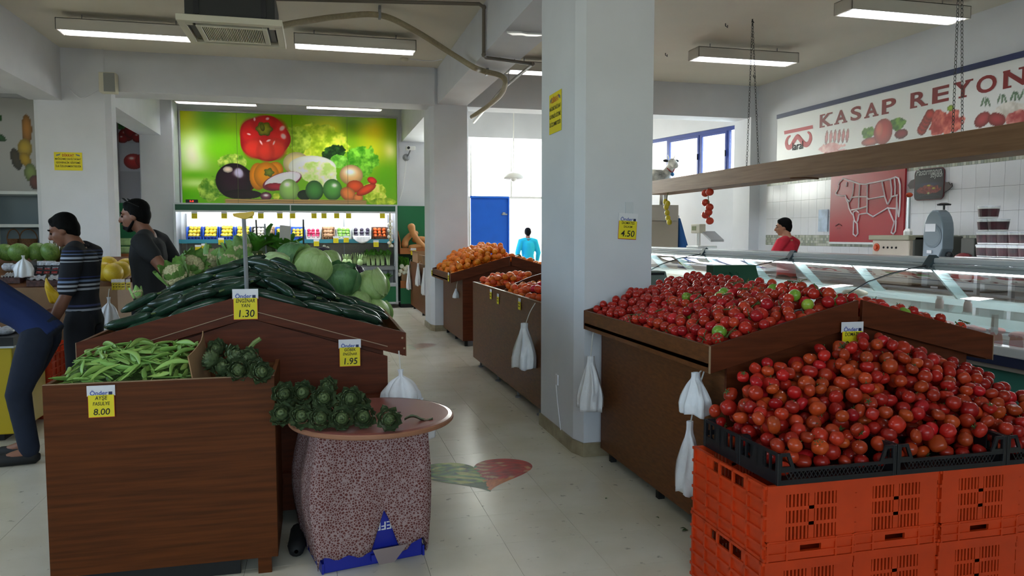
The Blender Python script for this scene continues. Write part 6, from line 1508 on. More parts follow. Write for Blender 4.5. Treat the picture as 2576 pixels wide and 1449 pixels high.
MB().ball((6.9, yc-Wd*.52, .965+zz*.42), .04, 10, 8).build('side_knob', M_black, t, smooth=True)
MB().box(6.75, 7.15, yc-Wd*.55, yc-Wd*.2, .965, .985).build('saw_table', M_steel, t)
# slicer
c0 = onX(2428, 620, 6.9); c0.y -= .12
t = thing('meat_slicer', 'grey slicing machine with a dark red guard right of the band saw', 'slicer', (6.9, c0.y, .965))
MB().box(6.75, 7.1, c0.y-.3, c0.y+.2, .965, 1.06).build('slicer_base', M_alu, t, bevel=.02)
zq = onX(2420, 592, 6.9).z
MB().box(6.85, 7.05, c0.y-.28, c0.y-.08, 1.06, zq).build('motor_tower', M_saw, t, bevel=.03)
MB().box(6.84, 7.0, c0.y-.06, c0.y+.12, zq-.26, zq-.03).build('dark_carriage', mat('dark_hood', '4a4a44', .5), t, bevel=.01)
MB().lathe([(.17, 0), (.17, .03), (.1, .05)], 24, RW((6.84, c0.y+.06, 1.2))).build('blade_guard', mat('guard_red', '6a1a20', .35), t)
MB().ball((6.8, c0.y+.0, 1.12), (.03, .09, .06), 10, 8).build('white_handle', M_white, t, smooth=True)
# tubs
tub = thing('plastic_tub', 'x', 'tub')
MB().lathe([(.072, 0), (.08, .005), (.092, .105), (.09, .11)], 20).build('tub_body', M_white, tub, smooth=False)
MB().lathe([(.0835, .015), (.0935, .092)], 20, None, caps=False).build('tub_label', mat('tub_label', '51202a', .4, col2='2a1c20', nscale=14), tub)
MB().lathe([(.096, .105), (.097, .12), (.09, .124), (.001, .124)], 20).build('lid', M_cardw, tub)
z0 = onX(2520, 648, 6.35).z; pos = []
for row, (zy) in enumerate((0, 1)):
    for k, zx in enumerate((2075, 2205, 2340, 2492, 2630)): pos.append((zx, row))
pos += [(2080, 2), (2215, 2), (2082, 3)]
sh = thing('tub_shelf', 'narrow steel shelf behind the counter carrying the white tubs', 'shelf', (6.35, 5.6, 0))
MB().box(6.2, 6.5, 4.6, wx(2080+2000/5.175, 6.35)+.15, z0-.025, z0).build('shelf_board', M_steel, sh)
for y in (4.7, 5.8, wx(2080+2000/5.175, 6.35)): MB().box(6.33, 6.37, y, y+.04, 0, z0-.025).build('leg', M_steel, sh)
for i, (zx, row) in enumerate(pos):
    o = tub if i == 0 else copy_tree(tub); y = onX(2080+zx/5.175, 640, 6.35).y
    o.location = (6.35, y, z0+row*.126); o.rotation_euler = (0, 0, i)
    o['label'] = ('white plastic tub with dark red label, single one on top of the stack', 'white plastic tub with dark red label in a row of the tub stack', 'white plastic tub with dark red label, one of the pair below the topmost tub')[0 if row == 3 else 2 if row == 2 else 1]; o['group'] = 'tubs behind the counter'
# bottles of scale, cupboard and coat at the far end
c = onX(1758, 600, 6.3)
t = thing('counter_scale', 'white shop scale with display on a post at the far counter', 'scale', (5.35, 10.6, 1.37))
q = onX(1757, 600, 5.3); zt_ = onX(1757, 578, 5.3).z
MB().box(5.2, 5.5, q.y-.18, q.y+.18, 1.375, 1.41).build('scale_base', M_white, t, bevel=.01)
MB().tube([(5.3, q.y, 1.41), (5.3, q.y, zt_-.02)], .03, 8).build('post', M_white, t)
MB().box(5.25, 5.35, q.y-.12, q.y+.14, zt_-.05, zt_+.08).build('display_head', M_cream, t, bevel=.01); MB().box(5.244, 5.25, q.y-.02, q.y+.1, zt_-.01, zt_+.05).build('display_window', mat('lcd', '8f9a6a', .3), t)
MB().hexa([Vector(v) for v in ((5.3, q.y-.1, zt_-.05), (5.3, q.y-.36, zt_-.17), (5.5, q.y-.36, zt_-.17), (5.5, q.y-.1, zt_-.05))], [Vector(v) for v in ((5.3, q.y-.1, zt_-.02), (5.3, q.y-.36, zt_-.14), (5.5, q.y-.36, zt_-.14), (5.5, q.y-.1, zt_-.02))]).build('weighing_pan', M_alu, t)
cy_ = 13.4
a, b = onY(1640, 515, cy_), onY(1708, 520, cy_)
t = thing('tall_cupboard', 'tall grey-beige cupboard near the window wall', 'cupboard', ((a.x+b.x)/2, cy_+.3, 0))
MB().box(a.x-.3, b.x, cy_+.02, cy_+.6, 0, a.z).build('carcass', mat('grey_beige_board', 'a39b91', .5), t, bevel=.004)
zs_ = onY(1680, 556, cy_).z
MB().box(a.x-.29, b.x-.01, cy_, cy_+.02, zs_+.008, a.z-.01).build('upper_door', mat('grey_beige_board', 'a39b91', .5), t); MB().box(a.x-.29, b.x-.01, cy_, cy_+.02, .1, zs_-.008).build('lower_door', mat('grey_beige_board2', '978d80', .5), t)
q = onY(1716, 575, 13.5)
t = thing('blue_coat', 'blue work coat hanging from the side of the tall cupboard', 'coat', (q.x, 13.5, 1.2))
rows = []
for k in range(14):
    u = k/13; z = a.z-.25-u*1.15; w = .05+.2*min(1, u*1.6)
    rows.append([Vector((b.x+.02+w*(1+math.cos(qq))*.5*(1+.12*math.sin(6*qq+k*.3)), 13.5+w*.7*math.sin(qq)*(1+.15*math.sin(5*qq)), z)) for qq in np.linspace(0, 2*PI, 25)[:-1]])
MB().sheet(rows, closed=True).build('coat_cloth', mat('blue_cloth', '1d4d86', .9), t, smooth=True)
MB().tube([(b.x, 13.5, a.z-.2), (b.x+.05, 13.5, a.z-.2), (b.x+.06, 13.5, a.z-.27)], .008, 6).build('coat_hook', M_greymetal, t)

# ================================================================ GLASS BUTCHER COUNTER
CY0, CY1 = 3.4, 12.05
t = thing('butcher_counter', 'long glass-fronted refrigerated meat counter with white top rail', 'counter', (4.7, 7.7, 0))
MB().box(4.12, 5.45, CY0, CY1, .1, .74).build('teal_base', M_teal, t); MB().box(4.2, 5.4, CY0+.05, CY1-.05, 0, .1).build('plinth', M_rubber, t)
MB().box(4.02, 4.12, CY0, CY1, .83, .89).build('bumper_rail', mat('white_rail', 'cfd3d6', .3), t, bevel=.01); MB().box(4.03, 4.12, CY0, CY1, .77, .83).build('bumper_stripe', mat('navy_stripe', '2a3350', .4), t); MB().box(4.05, 4.12, CY0, CY1, .74, .77).build('bumper_lip', mat('grey_rail', '9a938c', .4), t)
M_deck = mat('pale_steel_deck', 'b9c9c8', .35, metal=.2)
MB().box(4.12, 5.25, CY0, CY1, .74, .8).build('display_deck', M_deck, t)
MB().box(5.25, 5.5, CY0, CY1, .74, 1.02).build('rear_ledge', mat('pale_green_ledge', 'b8cfcc', .35), t)
MB().box(4.98, 5.32, CY0, CY1, 1.33, 1.375).build('top_shelf', mat('white_rail', 'cfd3d6', .3), t, bevel=.01)
MB().tube([(4.99, CY0, 1.3), (4.99, CY1, 1.3)], .028, 10).build('front_rail', mat('grey_tube', '9fa6a8', .35), t)
MB().tube([(5.05, CY0+.1, 1.268), (5.05, CY1-.1, 1.268)], .015, 8).build('counter_lamp', mat('lit_counter_tube', 'f4f7ff', .5, emit=16), t)
curve = [(4.06, .9), (4.1, .99), (4.2, 1.09), (4.38, 1.18), (4.6, 1.245), (4.8, 1.285), (4.97, 1.315)]
joints = [CY0, 5.35, 7.3, 9.25, 11.1, CY1]
for a, b in zip(joints, joints[1:]):
    MB().sheet([[Vector((x, y, z)) for y in (a+.006, b-.006)] for x, z in curve]).build('curved_pane', M_glass, t, smooth=True)
for y in joints[1:-1]:
    MB().tube([(x-.004, y, z+.003) for x, z in curve], .005, 6).build('pane_seal', mat('dark_seal', '22282c', .5), t)
    MB().hexa([(4.92, y-.04, 1.29), (4.98, y-.04, 1.3), (4.98, y+.04, 1.3), (4.92, y+.04, 1.29)], [(5.0, y-.04, 1.4), (5.03, y-.04, 1.38), (5.03, y+.04, 1.38), (5.0, y+.04, 1.4)]).build('pane_clamp', mat('dark_clamp', '3a4a50', .4), t)
for y in (4.45, 5.35, 6.35, 7.3, 8.3, 9.25, 10.2, 11.1):
    MB().hexa([(4.97, y-.012, 1.3), (5.09, y-.012, 1.3), (5.09, y+.012, 1.3), (4.97, y+.012, 1.3)], [(5.27, y-.012, 1.02), (5.39, y-.012, 1.02), (5.39, y+.012, 1.02), (5.27, y+.012, 1.02)]).build('shelf_strut', mat('pale_strut', 'a9c2c0', .35), t)
MB().box(4.5, 4.95, CY0+.1, CY1-.1, .995, 1.003).build('glass_shelf', M_glass, t)
for y in (4.45, 6.35, 8.3, 10.2): MB().box(4.7, 4.74, y-.012, y+.012, .8, .995).build('shelf_post', M_deck, t)
# goods in the counter
M_meat = mat('raw_meat', 'a04a48', .35, col2='c98f86', nscale=14, bump=.3, bscale=30); M_traym = mat('steel_tray', 'c3c8ca', .25, metal=.8)
k = 0
for y in np.arange(3.9, 11.8, .42):
    for x in (4.4, 4.85):
        t2 = thing('meat_tray', 'shallow steel tray of raw meat under the counter glass', 'tray', (x, y, .803), 0, 'meat trays')
        MB().box(x-.19, x+.19, y-.18, y+.18, .803, .808).box(x-.19, x-.18, y-.18, y+.18, .808, .835).box(x+.18, x+.19, y-.18, y+.18, .808, .835).box(x-.18, x+.18, y-.18, y-.17, .808, .835).box(x-.18, x+.18, y+.17, y+.18, .808, .835).build('tray_shell', M_traym, t2)
        for j in range(5):
            MB().ball((x+rnd.uniform(-.1, .1), y+rnd.uniform(-.1, .1), .84+rnd.uniform(0, .015)), (rnd.uniform(.05, .08), rnd.uniform(.04, .07), rnd.uniform(.02, .035)), 10, 7).build('meat_piece', M_meat, t2, smooth=True)
        k += 1
for i, (px, py) in enumerate(((2505, 865), (2556, 880), (2600, 890))):
    q = onX(px, py, 4.16)
    M = RW((4.16, q.y, .9)); MB_ = []
    a = [(0, -.05), (.045, -.05), (.05, .0), (.04, .045), (.018, .05), (0, .03), (-.018, .05), (-.04, .045), (-.05, 0), (-.045, -.05)]
    tag(MB().prism(a, -.002, .002, M).build('price_holder', mat('red_card', 'b8323c', .5)), 'red clover-shaped blank card standing inside the counter glass', 'card', 'red cards in the counter')
    tag(MB().box(4.14, 4.2, q.y-.05, q.y+.05, .8, .85).build('card_stand', M_black), 'small black stand under a red clover-shaped card', 'stand', 'card stands in the counter')
q = onX(2230, 790, 4.6)
tag(MB().ball((4.75, onX(2150, 745, 4.75).y, 1.04), (.1, .13, .035), 14, 8).build('cheese_wheel', mat('cream_cheese', 'd6d2b8', .5), smooth=True), 'pale round cheese on the glass shelf of the counter', 'cheese')
for i, px in enumerate((2330, 2400)):
    y = onX(px, 780, 4.5).y; t2 = thing('tray_jar', 'small clear jar with pinkish content on the counter deck', 'jar', (4.62, y, 1.004), 0, 'small jars in the counter')
    MB().lathe([(.03, 1.004), (.03, 1.06), (.02, 1.08)], 12, Matrix.Translation((4.62, y, 0))).build('jar_body', mat('pink_jar', 'b9a8a8', .2), t2, smooth=True); MB().lathe([(.022, 1.08), (.022, 1.1)], 12, Matrix.Translation((4.62, y, 0))).build('lid', M_alu, t2)
# green and grey boxes standing before the glass
ga, gb = onY(1795, 668, 5.6), onY(1908, 735, 5.6)
t = thing('green_sign_box', 'dark green sheet metal sign box behind the vine tomatoes', 'sign box', ((ga.x+gb.x)/2, 5.6, 0))
MB().prism([(0, 0), (gb.x-ga.x, 0), (gb.x-ga.x, .12), (gb.x-ga.x-.03, .22), (gb.x-ga.x-.06, ga.z-1.1), (0, ga.z-1.1)], -.12, 0, frame((ga.x, 5.6, 1.1), (1, 0, 0), (0, 0, 1))).build('box_shell', mat('deep_green', '0d4a30', .5), t, bevel=.004)
MB().box((ga.x+gb.x)/2-.03, (ga.x+gb.x)/2+.03, 5.62, 5.7, 0, 1.1).build('stand_post', M_darkgrey, t); MB().box((ga.x+gb.x)/2-.2, (ga.x+gb.x)/2+.2, 5.55, 5.85, 0, .02).build('stand_foot', M_darkgrey, t)
mg = (ga.x+gb.x)/2; MB().tube([(mg-.06, 5.598, ga.z-.06), (mg-.06, 5.57, ga.z-.07), (mg+.0, 5.57, ga.z-.07), (mg+.0, 5.598, ga.z-.06)], .007, 6).build('box_handle', mat('deep_green', '0d4a30', .5), t)
ga = onY(1645, 683, 5.75); gb = onY(1686, 720, 5.75)
t = thing('grey_scale_box', 'grey plastic scale housing behind the thick pillar', 'scale', (ga.x+.1, 5.85, 0))
MB().hexa([(ga.x-.15, 5.75, gb.z-.1), (gb.x+.02, 5.75, gb.z-.1), (gb.x+.02, 5.95, gb.z-.1), (ga.x-.15, 5.95, gb.z-.1)], [(ga.x-.15, 5.77, ga.z), (gb.x-.03, 5.77, ga.z), (gb.x-.03, 5.92, ga.z), (ga.x-.15, 5.92, ga.z)]).build('housing', mat('grey_green_plastic', '6d7a72', .5), t, bevel=.008)
MB().box(ga.x-.1, gb.x-.02, 5.8, 5.92, 0, gb.z-.1).build('pedestal', M_darkgrey, t)
MB().box(ga.x-.05, gb.x-.05, 5.758, 5.766, ga.z-.03, ga.z-.01).build('label_strip', M_ink, t)

# ---- hanging shelf board over the counter with chains
HX = 5.1
t = thing('hanging_shelf', 'brown hanging board on chains above the butcher counter', 'hanging shelf', (HX, 7.6, 2.2))
M_lw = mat('light_brown_board', '8d6c50', .5, col2='7b5b41', nscale=4, stretch=(3, .5, 10), spec=.25)
MB().box(HX-.02, HX+.02, 4.0, 11.3, 2.2, 2.405).build('front_board', M_lw, t); MB().box(HX+.02, HX+.34, 4.0, 11.3, 2.2, 2.222).build('shelf_board', M_lw, t); MB().box(HX+.34, HX+.36, 4.0, 11.3, 2.2, 2.3).build('back_board', M_lw, t)
lk = MB()
for k in range(2):
    ring = [Vector((.0, .011*math.cos(a), .019*math.sin(a)-.032*k)) if k == 0 else Vector((.011*math.cos(a), 0, .019*math.sin(a)-.032*k)) for a in np.linspace(0, 2*PI, 9)]
    lk.tube(ring, .0028, 4, caps=False)
for yc_ in (wx(1863, HX), onX(2385, 15, HX).y):
    for sg in (-1, 1):
        a = Vector((HX+.1, yc_, 4.2)); b = Vector((HX+(.0 if sg < 0 else .3), yc_+sg*.1, 2.3)); d = b-a; n = int(d.length/.064)
        mb = MB(); R_ = Vector((0, 0, -1)).rotation_difference(d.normalized()).to_matrix().to_4x4()
        for k in range(n):
            M = Matrix.Translation(a+d*(k/n)) @ R_; mb.add([M @ Vector(v) for v in lk.v], lk.f)
        mb.build('chain', M_darkgrey, t)
    MB().tube([(HX+.1, yc_, 4.2), (HX+.1, yc_, 4.17), (HX+.12, yc_, 4.16)], .008, 6).build('chain_hook', M_darkgrey, t)
for zx, zy in ((2020, 300), ):
    p = onX(2020, 418, HX+.15); MB().prism([(-.18, 0), (-.05, -.1), (.14, -.06), (.2, .02), (0, .08)], -.012, 0, Matrix.Translation((HX+.17, p.y, 2.2))).build('wood_scrap', M_wood, t)
# hanging tomato string and lemon string
M_ht = mat('ornament_red', 'c2402a', .35); M_hl = mat('ornament_yellow', 'c8b42c', .4)
Zt = lambda zx, zy: onX(1640+zx/4.528, 400+zy/4.528, HX+.02)
t = thing('tomato_string', 'string of artificial red tomatoes hanging from the board', 'ornament', Zt(660, 720))
MB().tube(bez([Vector((HX+.02, Zt(645, 230).y, 2.2)), Zt(640, 300), Zt(642, 450), Zt(648, 560), Zt(655, 640), Zt(660, 700)], 4), .006, 6).build('stalk', M_stemgreen, t)
for zx, zy in ((608, 390), (658, 377), (612, 497), (656, 548), (643, 608), (610, 637), (658, 705)):
    MB().ball(Zt(zx, zy), (.055, .055, .05), 12, 9).build('ornament_tomato', M_ht, t, smooth=True)
t = thing('lemon_string', 'string of small artificial lemons hanging beside the cow figure', 'ornament', Zt(200, 740))
MB().tube(bez([Vector((HX+.02, Zt(185, 300).y, 2.2)), Zt(170, 460), Zt(175, 600), Zt(198, 710)], 4), .006, 6).build('stalk', M_stemgreen, t)
for zx, zy in ((155, 487), (180, 508), (163, 548), (173, 612), (183, 672), (198, 718)): MB().ball(Zt(zx, zy), (.04, .04, .046), 10, 8).build('ornament_lemon', M_hl, t, smooth=True)
# toy cow standing on the cupboard side of the board
p = onY(1662, 515, 13.55); cz = onY(1640, 515, 13.4).z
t = thing('cow_figure', 'black and white toy cow standing on the tall cupboard', 'figure', (p.x, 13.65, cz))
Mc_ = mat('cow_white', 'd8d4cc', .5, col2='1a1818', nscale=4.5); x = p.x
b = MB().tube([(x-.3, 13.65, cz+.5), (x-.15, 13.65, cz+.52), (x+.05, 13.65, cz+.52), (x+.18, 13.62, cz+.56)], [.1, .17, .17, .12], 14)
b.tube([(x+.12, 13.6, cz+.58), (x+.18, 13.52, cz+.72), (x+.18, 13.48, cz+.8)], [.1, .08, .07], 12)
b.tube([(x+.18, 13.5, cz+.82), (x+.2, 13.42, cz+.78), (x+.21, 13.34, cz+.72)], [.085, .075, .055], 12)
for lx, ly in ((x-.26, 13.58), (x-.26, 13.74), (x+.1, 13.56), (x+.1, 13.74)): b.tube([(lx, ly, cz+.48), (lx, ly, cz+.2), (lx, ly, cz+.002)], [.06, .04, .045], 10)
b = b.build('body', Mc_, t, smooth=True); md = b.modifiers.new('r', 'REMESH'); md.mode = 'VOXEL'; md.voxel_size = .018; md.use_smooth_shade = True
for sg in (-1, 1):
    MB().ball((x+.18+sg*.11, 13.5, cz+.84), (.06, .015, .03), 8, 6).build('ear', M_black, t, smooth=True); MB().tube([(x+.18+sg*.05, 13.5, cz+.88), (x+.18+sg*.08, 13.49, cz+.95)], [.014, .005], 6).build('horn', M_cream, t)
MB().tube(bez([(x+.1, 13.5, cz+.7), (x+.18, 13.44, cz+.62), (x+.26, 13.5, cz+.7)], 5), .012, 6).build('collar', mat('collar_red', '8a2024', .5), t); MB().ball((x+.18, 13.43, cz+.58), .04, 8, 6).build('bell', mat('collar_blue', '2a6aa0', .4), t)
MB().ball((x-.05, 13.6, cz+.34), .06, 10, 8).build('udder', mat('udder_red', 'a02030', .4), t, smooth=True)
# ================================================================ LEFT-HAND FRUIT STALL
t = thing('fruit_stall', 'brown sloping fruit stall behind the two standing men', 'display stand', (-3.0, 8.6, 0))
SXa, SXb = -4.6, -1.85
MB().box(SXa, SXb, 7.9, 7.93, .12, 1.08).build('front_board', mat('tan_board', '8a6a4c', .55, noise=.06), t)
MB().box(SXb-.03, SXb, 7.93, 9.5, .12, 1.08).build('end_board', mat('tan_board', '8a6a4c', .55), t)
MB().hexa([(SXa, 7.93, 1.05), (SXb, 7.93, 1.05), (SXb, 9.5, 1.3), (SXa, 9.5, 1.3)], [(SXa, 7.93, 1.07), (SXb, 7.93, 1.07), (SXb, 9.5, 1.32), (SXa, 9.5, 1.32)]).build('sloping_deck', M_wood, t)
MB().box(SXa, SXb, 9.48, 9.5, .12, 1.3).build('back_board', M_wood, t); MB().box(SXb-.32, SXb-.02, 7.885, 7.9, .75, .86).build('orange_rail', M_ply, t); MB().box(SXb-.32, SXb-.02, 7.885, 7.9, .12, .75).build('green_panel', M_green, t)
for x in (SXa+.1, -3.2, SXb-.15):
    for y in (8.0, 9.4): MB().box(x, x+.05, y, y+.05, 0, .12).build('foot', M_rubber, t)
sd = lambda y: 1.07+(y-7.93)/1.57*.25
# watermelon-like striped cabbages, melons, packs, strawberries, bananas, asparagus
M_savoy = mat('striped_melon', '7c9a4a', .45, col2='4c7030', nscale=5, stretch=(1, 3, 1), var=.12); me_mel = fruit_mesh('striped_melon', M_savoy, 9, .02, .85, .05, 20, 12)
for i, (px, py) in enumerate(((-28, 640), (10, 648), (48, 634), (88, 640), (126, 632))):
    p = onY(px, py, 9.1); tag(inst('striped_melon', me_mel, None, (p.x, 9.1+.08*(i % 2), sd(9.15)+.115), (.3, .5*i, i), .105), 'striped green melon in the row at the back of the fruit stall', 'melon', 'striped melons')
M_mel = mat('yellow_melon_skin', 'cfae2a', .45, noise=.08, var=.1); me_ym = fruit_mesh('yellow_melon', M_mel, 0, 0, 1.2, .04, 18, 12)
for i, (px, py, Y) in enumerate(((272, 663, 8.3), (300, 672, 8.15), (318, 672, 8.3), (285, 682, 8.05), (262, 676, 8.1), (185, 630, 9.2), (178, 642, 8.9))):
    p = onY(px, py, Y); tag(inst('yellow_melon', me_ym, None, (p.x, Y, sd(Y)+.115+(.02 if i == 0 else 0)), (1.3, .2*i, i*1.1), .092), 'yellow melon on the fruit stall near the man in the striped sweater', 'melon', 'yellow melons')
M_film = mat('crinkled_film', 'b9bcc4', .18, noise=.3, nscale=40, bump=.8, bscale=60)
for i, (px, py, Y) in enumerate(((96, 652, 8.8), (112, 655, 8.8), (128, 658, 8.8), (144, 662, 8.75), (160, 668, 8.7), (172, 674, 8.65), (20, 660, 8.7), (45, 664, 8.65))):
    p = onY(px, py, Y); tag(MB().tube([(p.x-.05, Y, sd(Y)+.045), (p.x-.03, Y, sd(Y)+.05), (p.x+.03, Y+.02, sd(Y)+.05), (p.x+.05, Y+.02, sd(Y)+.045)], [.025, .042, .042, .025], 10).build('wrapped_fruit', M_film, smooth=True), 'shiny film-wrapped fruit in the silver row on the stall', 'fruit', 'film-wrapped fruit')
pa, pb = onY(78, 655, 8.45), onY(182, 688, 8.3)
t = thing('black_crate', 'black slatted crate of strawberries tilted on the fruit stall', 'crate', ((pa.x+pb.x)/2, 8.4, sd(8.4)))
for z in (.01, .05, .09, .13): MB().hexa([(pa.x, 8.28, sd(8.28)+z), (pb.x, 8.28, sd(8.28)+z), (pb.x, 8.29, sd(8.28)+z), (pa.x, 8.29, sd(8.28)+z)], [(pa.x, 8.28, sd(8.28)+z+.016), (pb.x, 8.28, sd(8.28)+z+.016), (pb.x, 8.29, sd(8.28)+z+.016), (pa.x, 8.29, sd(8.28)+z+.016)]).build('slat', M_black, t)
for k in range(7): x = pa.x+(pb.x-pa.x)*k/6; MB().tube([(x, 8.29, sd(8.28)+.01), (x+.03, 8.29, sd(8.28)+.15)], .008, 5).build('brace', M_black, t)
for x in (pa.x, pb.x): MB().hexa([(x-.01, 8.29, sd(8.29)+.005), (x+.01, 8.29, sd(8.29)+.005), (x+.01, 8.58, sd(8.58)+.005), (x-.01, 8.58, sd(8.58)+.005)], [(x-.01, 8.29, sd(8.29)+.15), (x+.01, 8.29, sd(8.29)+.15), (x+.01, 8.58, sd(8.58)+.15), (x-.01, 8.58, sd(8.58)+.15)]).build('end_wall', M_black, t)
me_str = fruit_mesh('strawberry', mat('strawberry_red', 'a0262c', .4, var=.2), 0, 0, 1.25, .05, 10, 8)
for k in range(34):
    x = pa.x+.04+(pb.x-pa.x-.08)*((k % 12)+.5*(k//12 % 2)+.2)/12; y = 8.34+.09*(k//12)
    tag(inst('strawberry', me_str, None, (x, y, sd(y)+.035), rand_quat(rnd), .03), 'red strawberry in the tilted black crate', 'strawberry', 'strawberries')
for i, (x0, x1, y, lab) in enumerate(((75, 180, 8.1, 'clear plastic tray of dark fruit below the black crate'), (10, 60, 8.25, 'clear plastic tray of dark fruit left of the white bag'))):
    a, b = onY(x0, 690, y), onY(x1, 710, y); t = thing('fruit_pack', lab, 'pack', ((a.x+b.x)/2, y, sd(y)))
    z0 = sd(y-.1)+.0
    MB().hexa([(a.x, y-.1, sd(y-.1)+.003), (b.x, y-.1, sd(y-.1)+.003), (b.x, y+.1, sd(y+.1)+.003), (a.x, y+.1, sd(y+.1)+.003)], [(a.x, y-.1, sd(y-.1)+.06), (b.x, y-.1, sd(y-.1)+.06), (b.x, y+.1, sd(y+.1)+.06), (a.x, y+.1, sd(y+.1)+.06)]).build('dark_fruit', mat('dark_grape', '4a2a28', .4, noise=.5, nscale=30, bump=.6, bscale=40), t)
    MB().sheet([[Vector((a.x+(b.x-a.x)*u, y-.1+.2*v, sd(y-.1+.2*v)+.066+.008*math.sin(u*40+v*9))) for u in np.linspace(0, 1, 30)] for v in np.linspace(0, 1, 6)]).build('film_cover', M_film, t, smooth=True)
p = onY(62, 672, 8.02); bag_bundle((p.x, 8.0, p.z+.11), (p.x, 8.02, p.z+.08), .2, .07, .05, 'single white carrier bag standing up on the fruit stall', axis='Y', seed=40, flare=1.1)
# bananas hanging over the front
M_ban = mat('banana_peel', 'd8b021', .45, noise=.08, var=.06)
p = onY(118, 700, 7.84)
t = thing('banana_bunch', 'bunch of yellow bananas hanging over the stall front', 'bananas', (p.x, 7.82, p.z-.2))
for k in range(5):
    a = -.35+.2*k; pts = [Vector((p.x+.0, 7.82, p.z+.0)), Vector((p.x+.02+.03*a, 7.80-.01*k, p.z-.06)), Vector((p.x+.05+.06*a, 7.78, p.z-.13)), Vector((p.x+.1+.16*a, 7.79, p.z-.2)), Vector((p.x+.13+.22*a, 7.8, p.z-.23))]
    q = bez(pts, 4); n = len(q); MB().tube(q, [.006+.016*min(1, j/5, (n-1-j)/3) for j in range(n)], 8).build('banana', M_ban, t, smooth=True)
MB().tube([(p.x, 7.82, p.z-.01), (p.x-.0, 7.86, p.z+.03), (p.x, 7.9, p.z+.02)], [.014, .012, .01], 8).build('crown', mat('banana_crown', '4a3a1c', .7), t)
t = thing('asparagus_bundle', 'bundle of pale asparagus standing upright on the stall', 'asparagus', onY(155, 640, 9.3))
for k in range(26):
    pq = onY(130+62*(k % 13)/12, 640, 9.3+.04*(k//13)); b = Vector((pq.x, pq.y, sd(pq.y))); tt_ = b+Vector((rnd.uniform(-.02, .02), 0, .2+rnd.uniform(-.02, .02))); MB().tube([b, b*.35+tt_*.65, tt_], [.011, .011, .004], 6).build('spear', mat('asparagus', '7a744e', .6, var=.3), t)
for i, px in enumerate((286, 293, 300, 308, 322)):
    p = onY(px, 716, 7.88); price_tag(FRONT((p.x, 7.88, p.z)) @ Matrix.Rotation(R(74), 4, 'Y'), .08, [], 'narrow yellow price card turned sideways on the stall rim', 'price cards on the fruit stall', brand=False, small=True)
p = onY(270, 748, 7.8); bag_bundle((p.x, 7.82, p.z), (p.x, 7.88, 1.06), .32, .08, .05, 'white carrier bag bundle hung on the fruit stall behind the striped sweater', axis='Y', seed=44)
# orange crates on the floor before the stall
for i, (x, z) in enumerate(((-2.62, 0), (-2.62, .302))):
    o = copy_tree(cp); o.location = (x, 7.2, z); o['label'] = ('orange crate on the floor between the men and the fruit stall', 'orange crate stacked on another before the fruit stall')[i]; o['group'] = 'orange crates at the stall'
# yellow-fronted chest with black top at the left edge
t = thing('yellow_chest', 'yellow-fronted display chest with black rim the bending man leans over', 'freezer', (-3.3, 6.9, 0))
MB().box(-4.6, -2.25, 6.45, 7.15, .06, .72).build('yellow_body', mat('yellow_enamel', 'b8a012', .4), t, bevel=.01); MB().box(-4.5, -2.35, 6.52, 7.1, 0, .06).build('plinth', M_rubber, t)
MB().box(-4.62, -2.23, 6.43, 7.17, .72, .735).build('grey_rim', M_alu, t); MB().box(-4.62, -2.23, 6.43, 7.17, .735, .8).build('black_rim', M_black, t)
t = thing('ice_bags', 'pile of clear plastic packs on the yellow chest', 'packs', (-2.6, 6.7, .8))
for k in range(9): MB().ball((-2.35-.13*(k % 5), 6.6+.14*(k//5), .83+.0*k), (.075, .06, .03), 10, 7).build('pack', M_film, t, smooth=True)
# posters and shelving on the far left wall
def poster1(u, v):
    P = Paint(u, v); P.over(np.ones(u.shape), (196, 196, 194)); W_ = u.max()
    P.ell(W_*.83, .68, .05, .16, (205, 140, 60), 0, dark=.4); P.ell(W_*.8, .48, .07, .1, (215, 180, 60), 0, dark=.35); P.ell(W_*.7, .36, .05, .12, (70, 62, 44), .2, dark=.4); P.ell(W_*.8, .36, .05, .08, (210, 170, 40), .3, dark=.3)
    P.ell(W_*.85, .22, .06, .1, (150, 170, 90), 0, dark=.4); P.ell(W_*.9, .12, .06, .08, (120, 60, 50), 0, dark=.4)
    P.ell(W_*.48, .78, .08, .05, (40, 120, 40), .2, dark=.4); P.ell(W_*.5, .6, .1, .04, (34, 100, 44), -.5, dark=.4); P.ell(W_*.36, .5, .1, .3, (150, 150, 150), 0, dark=.0, edge=.9); return P.img
def poster2(u, v):
    P = Paint(u, v); P.over(np.ones(u.shape), (186, 186, 196)); W_ = u.max()
    P.over(np.clip((.66-v)/.01, 0, 1)*np.clip((v-.62)/.01, 0, 1), (214, 214, 220)); P.leafy(W_*.45, .8, W_*.55, .16, (30, 84, 30), (80, 140, 60), 22, 41)
    for x, y, r in ((.3, .7, .07), (.55, .74, .08), (.75, .68, .06), (.15, .66, .05)): P.ell(W_*x, y-.02, r*1.1, r, (178, 30, 30), 0, dark=.4, hl=((-.2, .4, .2),))
    P.over(np.clip((.6-v)/.01, 0, 1)*np.clip((v-.27)/.01, 0, 1), (200, 200, 212)); P.ell(W_*.55, .4, .1, .085, (205, 40, 40), 0, dark=.35, hl=((-.2, .4, .25),)); P.ell(W_*1.0, .41, .1, .085, (205, 40, 40), 0, dark=.35)
    P.over(np.clip((.3-v)/.01, 0, 1), (178, 178, 190)); return P.img
t = thing('fruit_poster', 'printed wall poster of mango, lemon and kiwi left of the broad pillar', 'poster', (-5.3, 14.98, 2.3))
MB().box(-6.0, -4.6, 14.975, 14.995, 2.28, 3.9).build('panel', M_white, t); painting('poster_print', t, FRONT((-5.3, 14.972, 3.09)), 1.4, 1.62, 70, 80, poster1, vcol_mat('poster_film', .4))
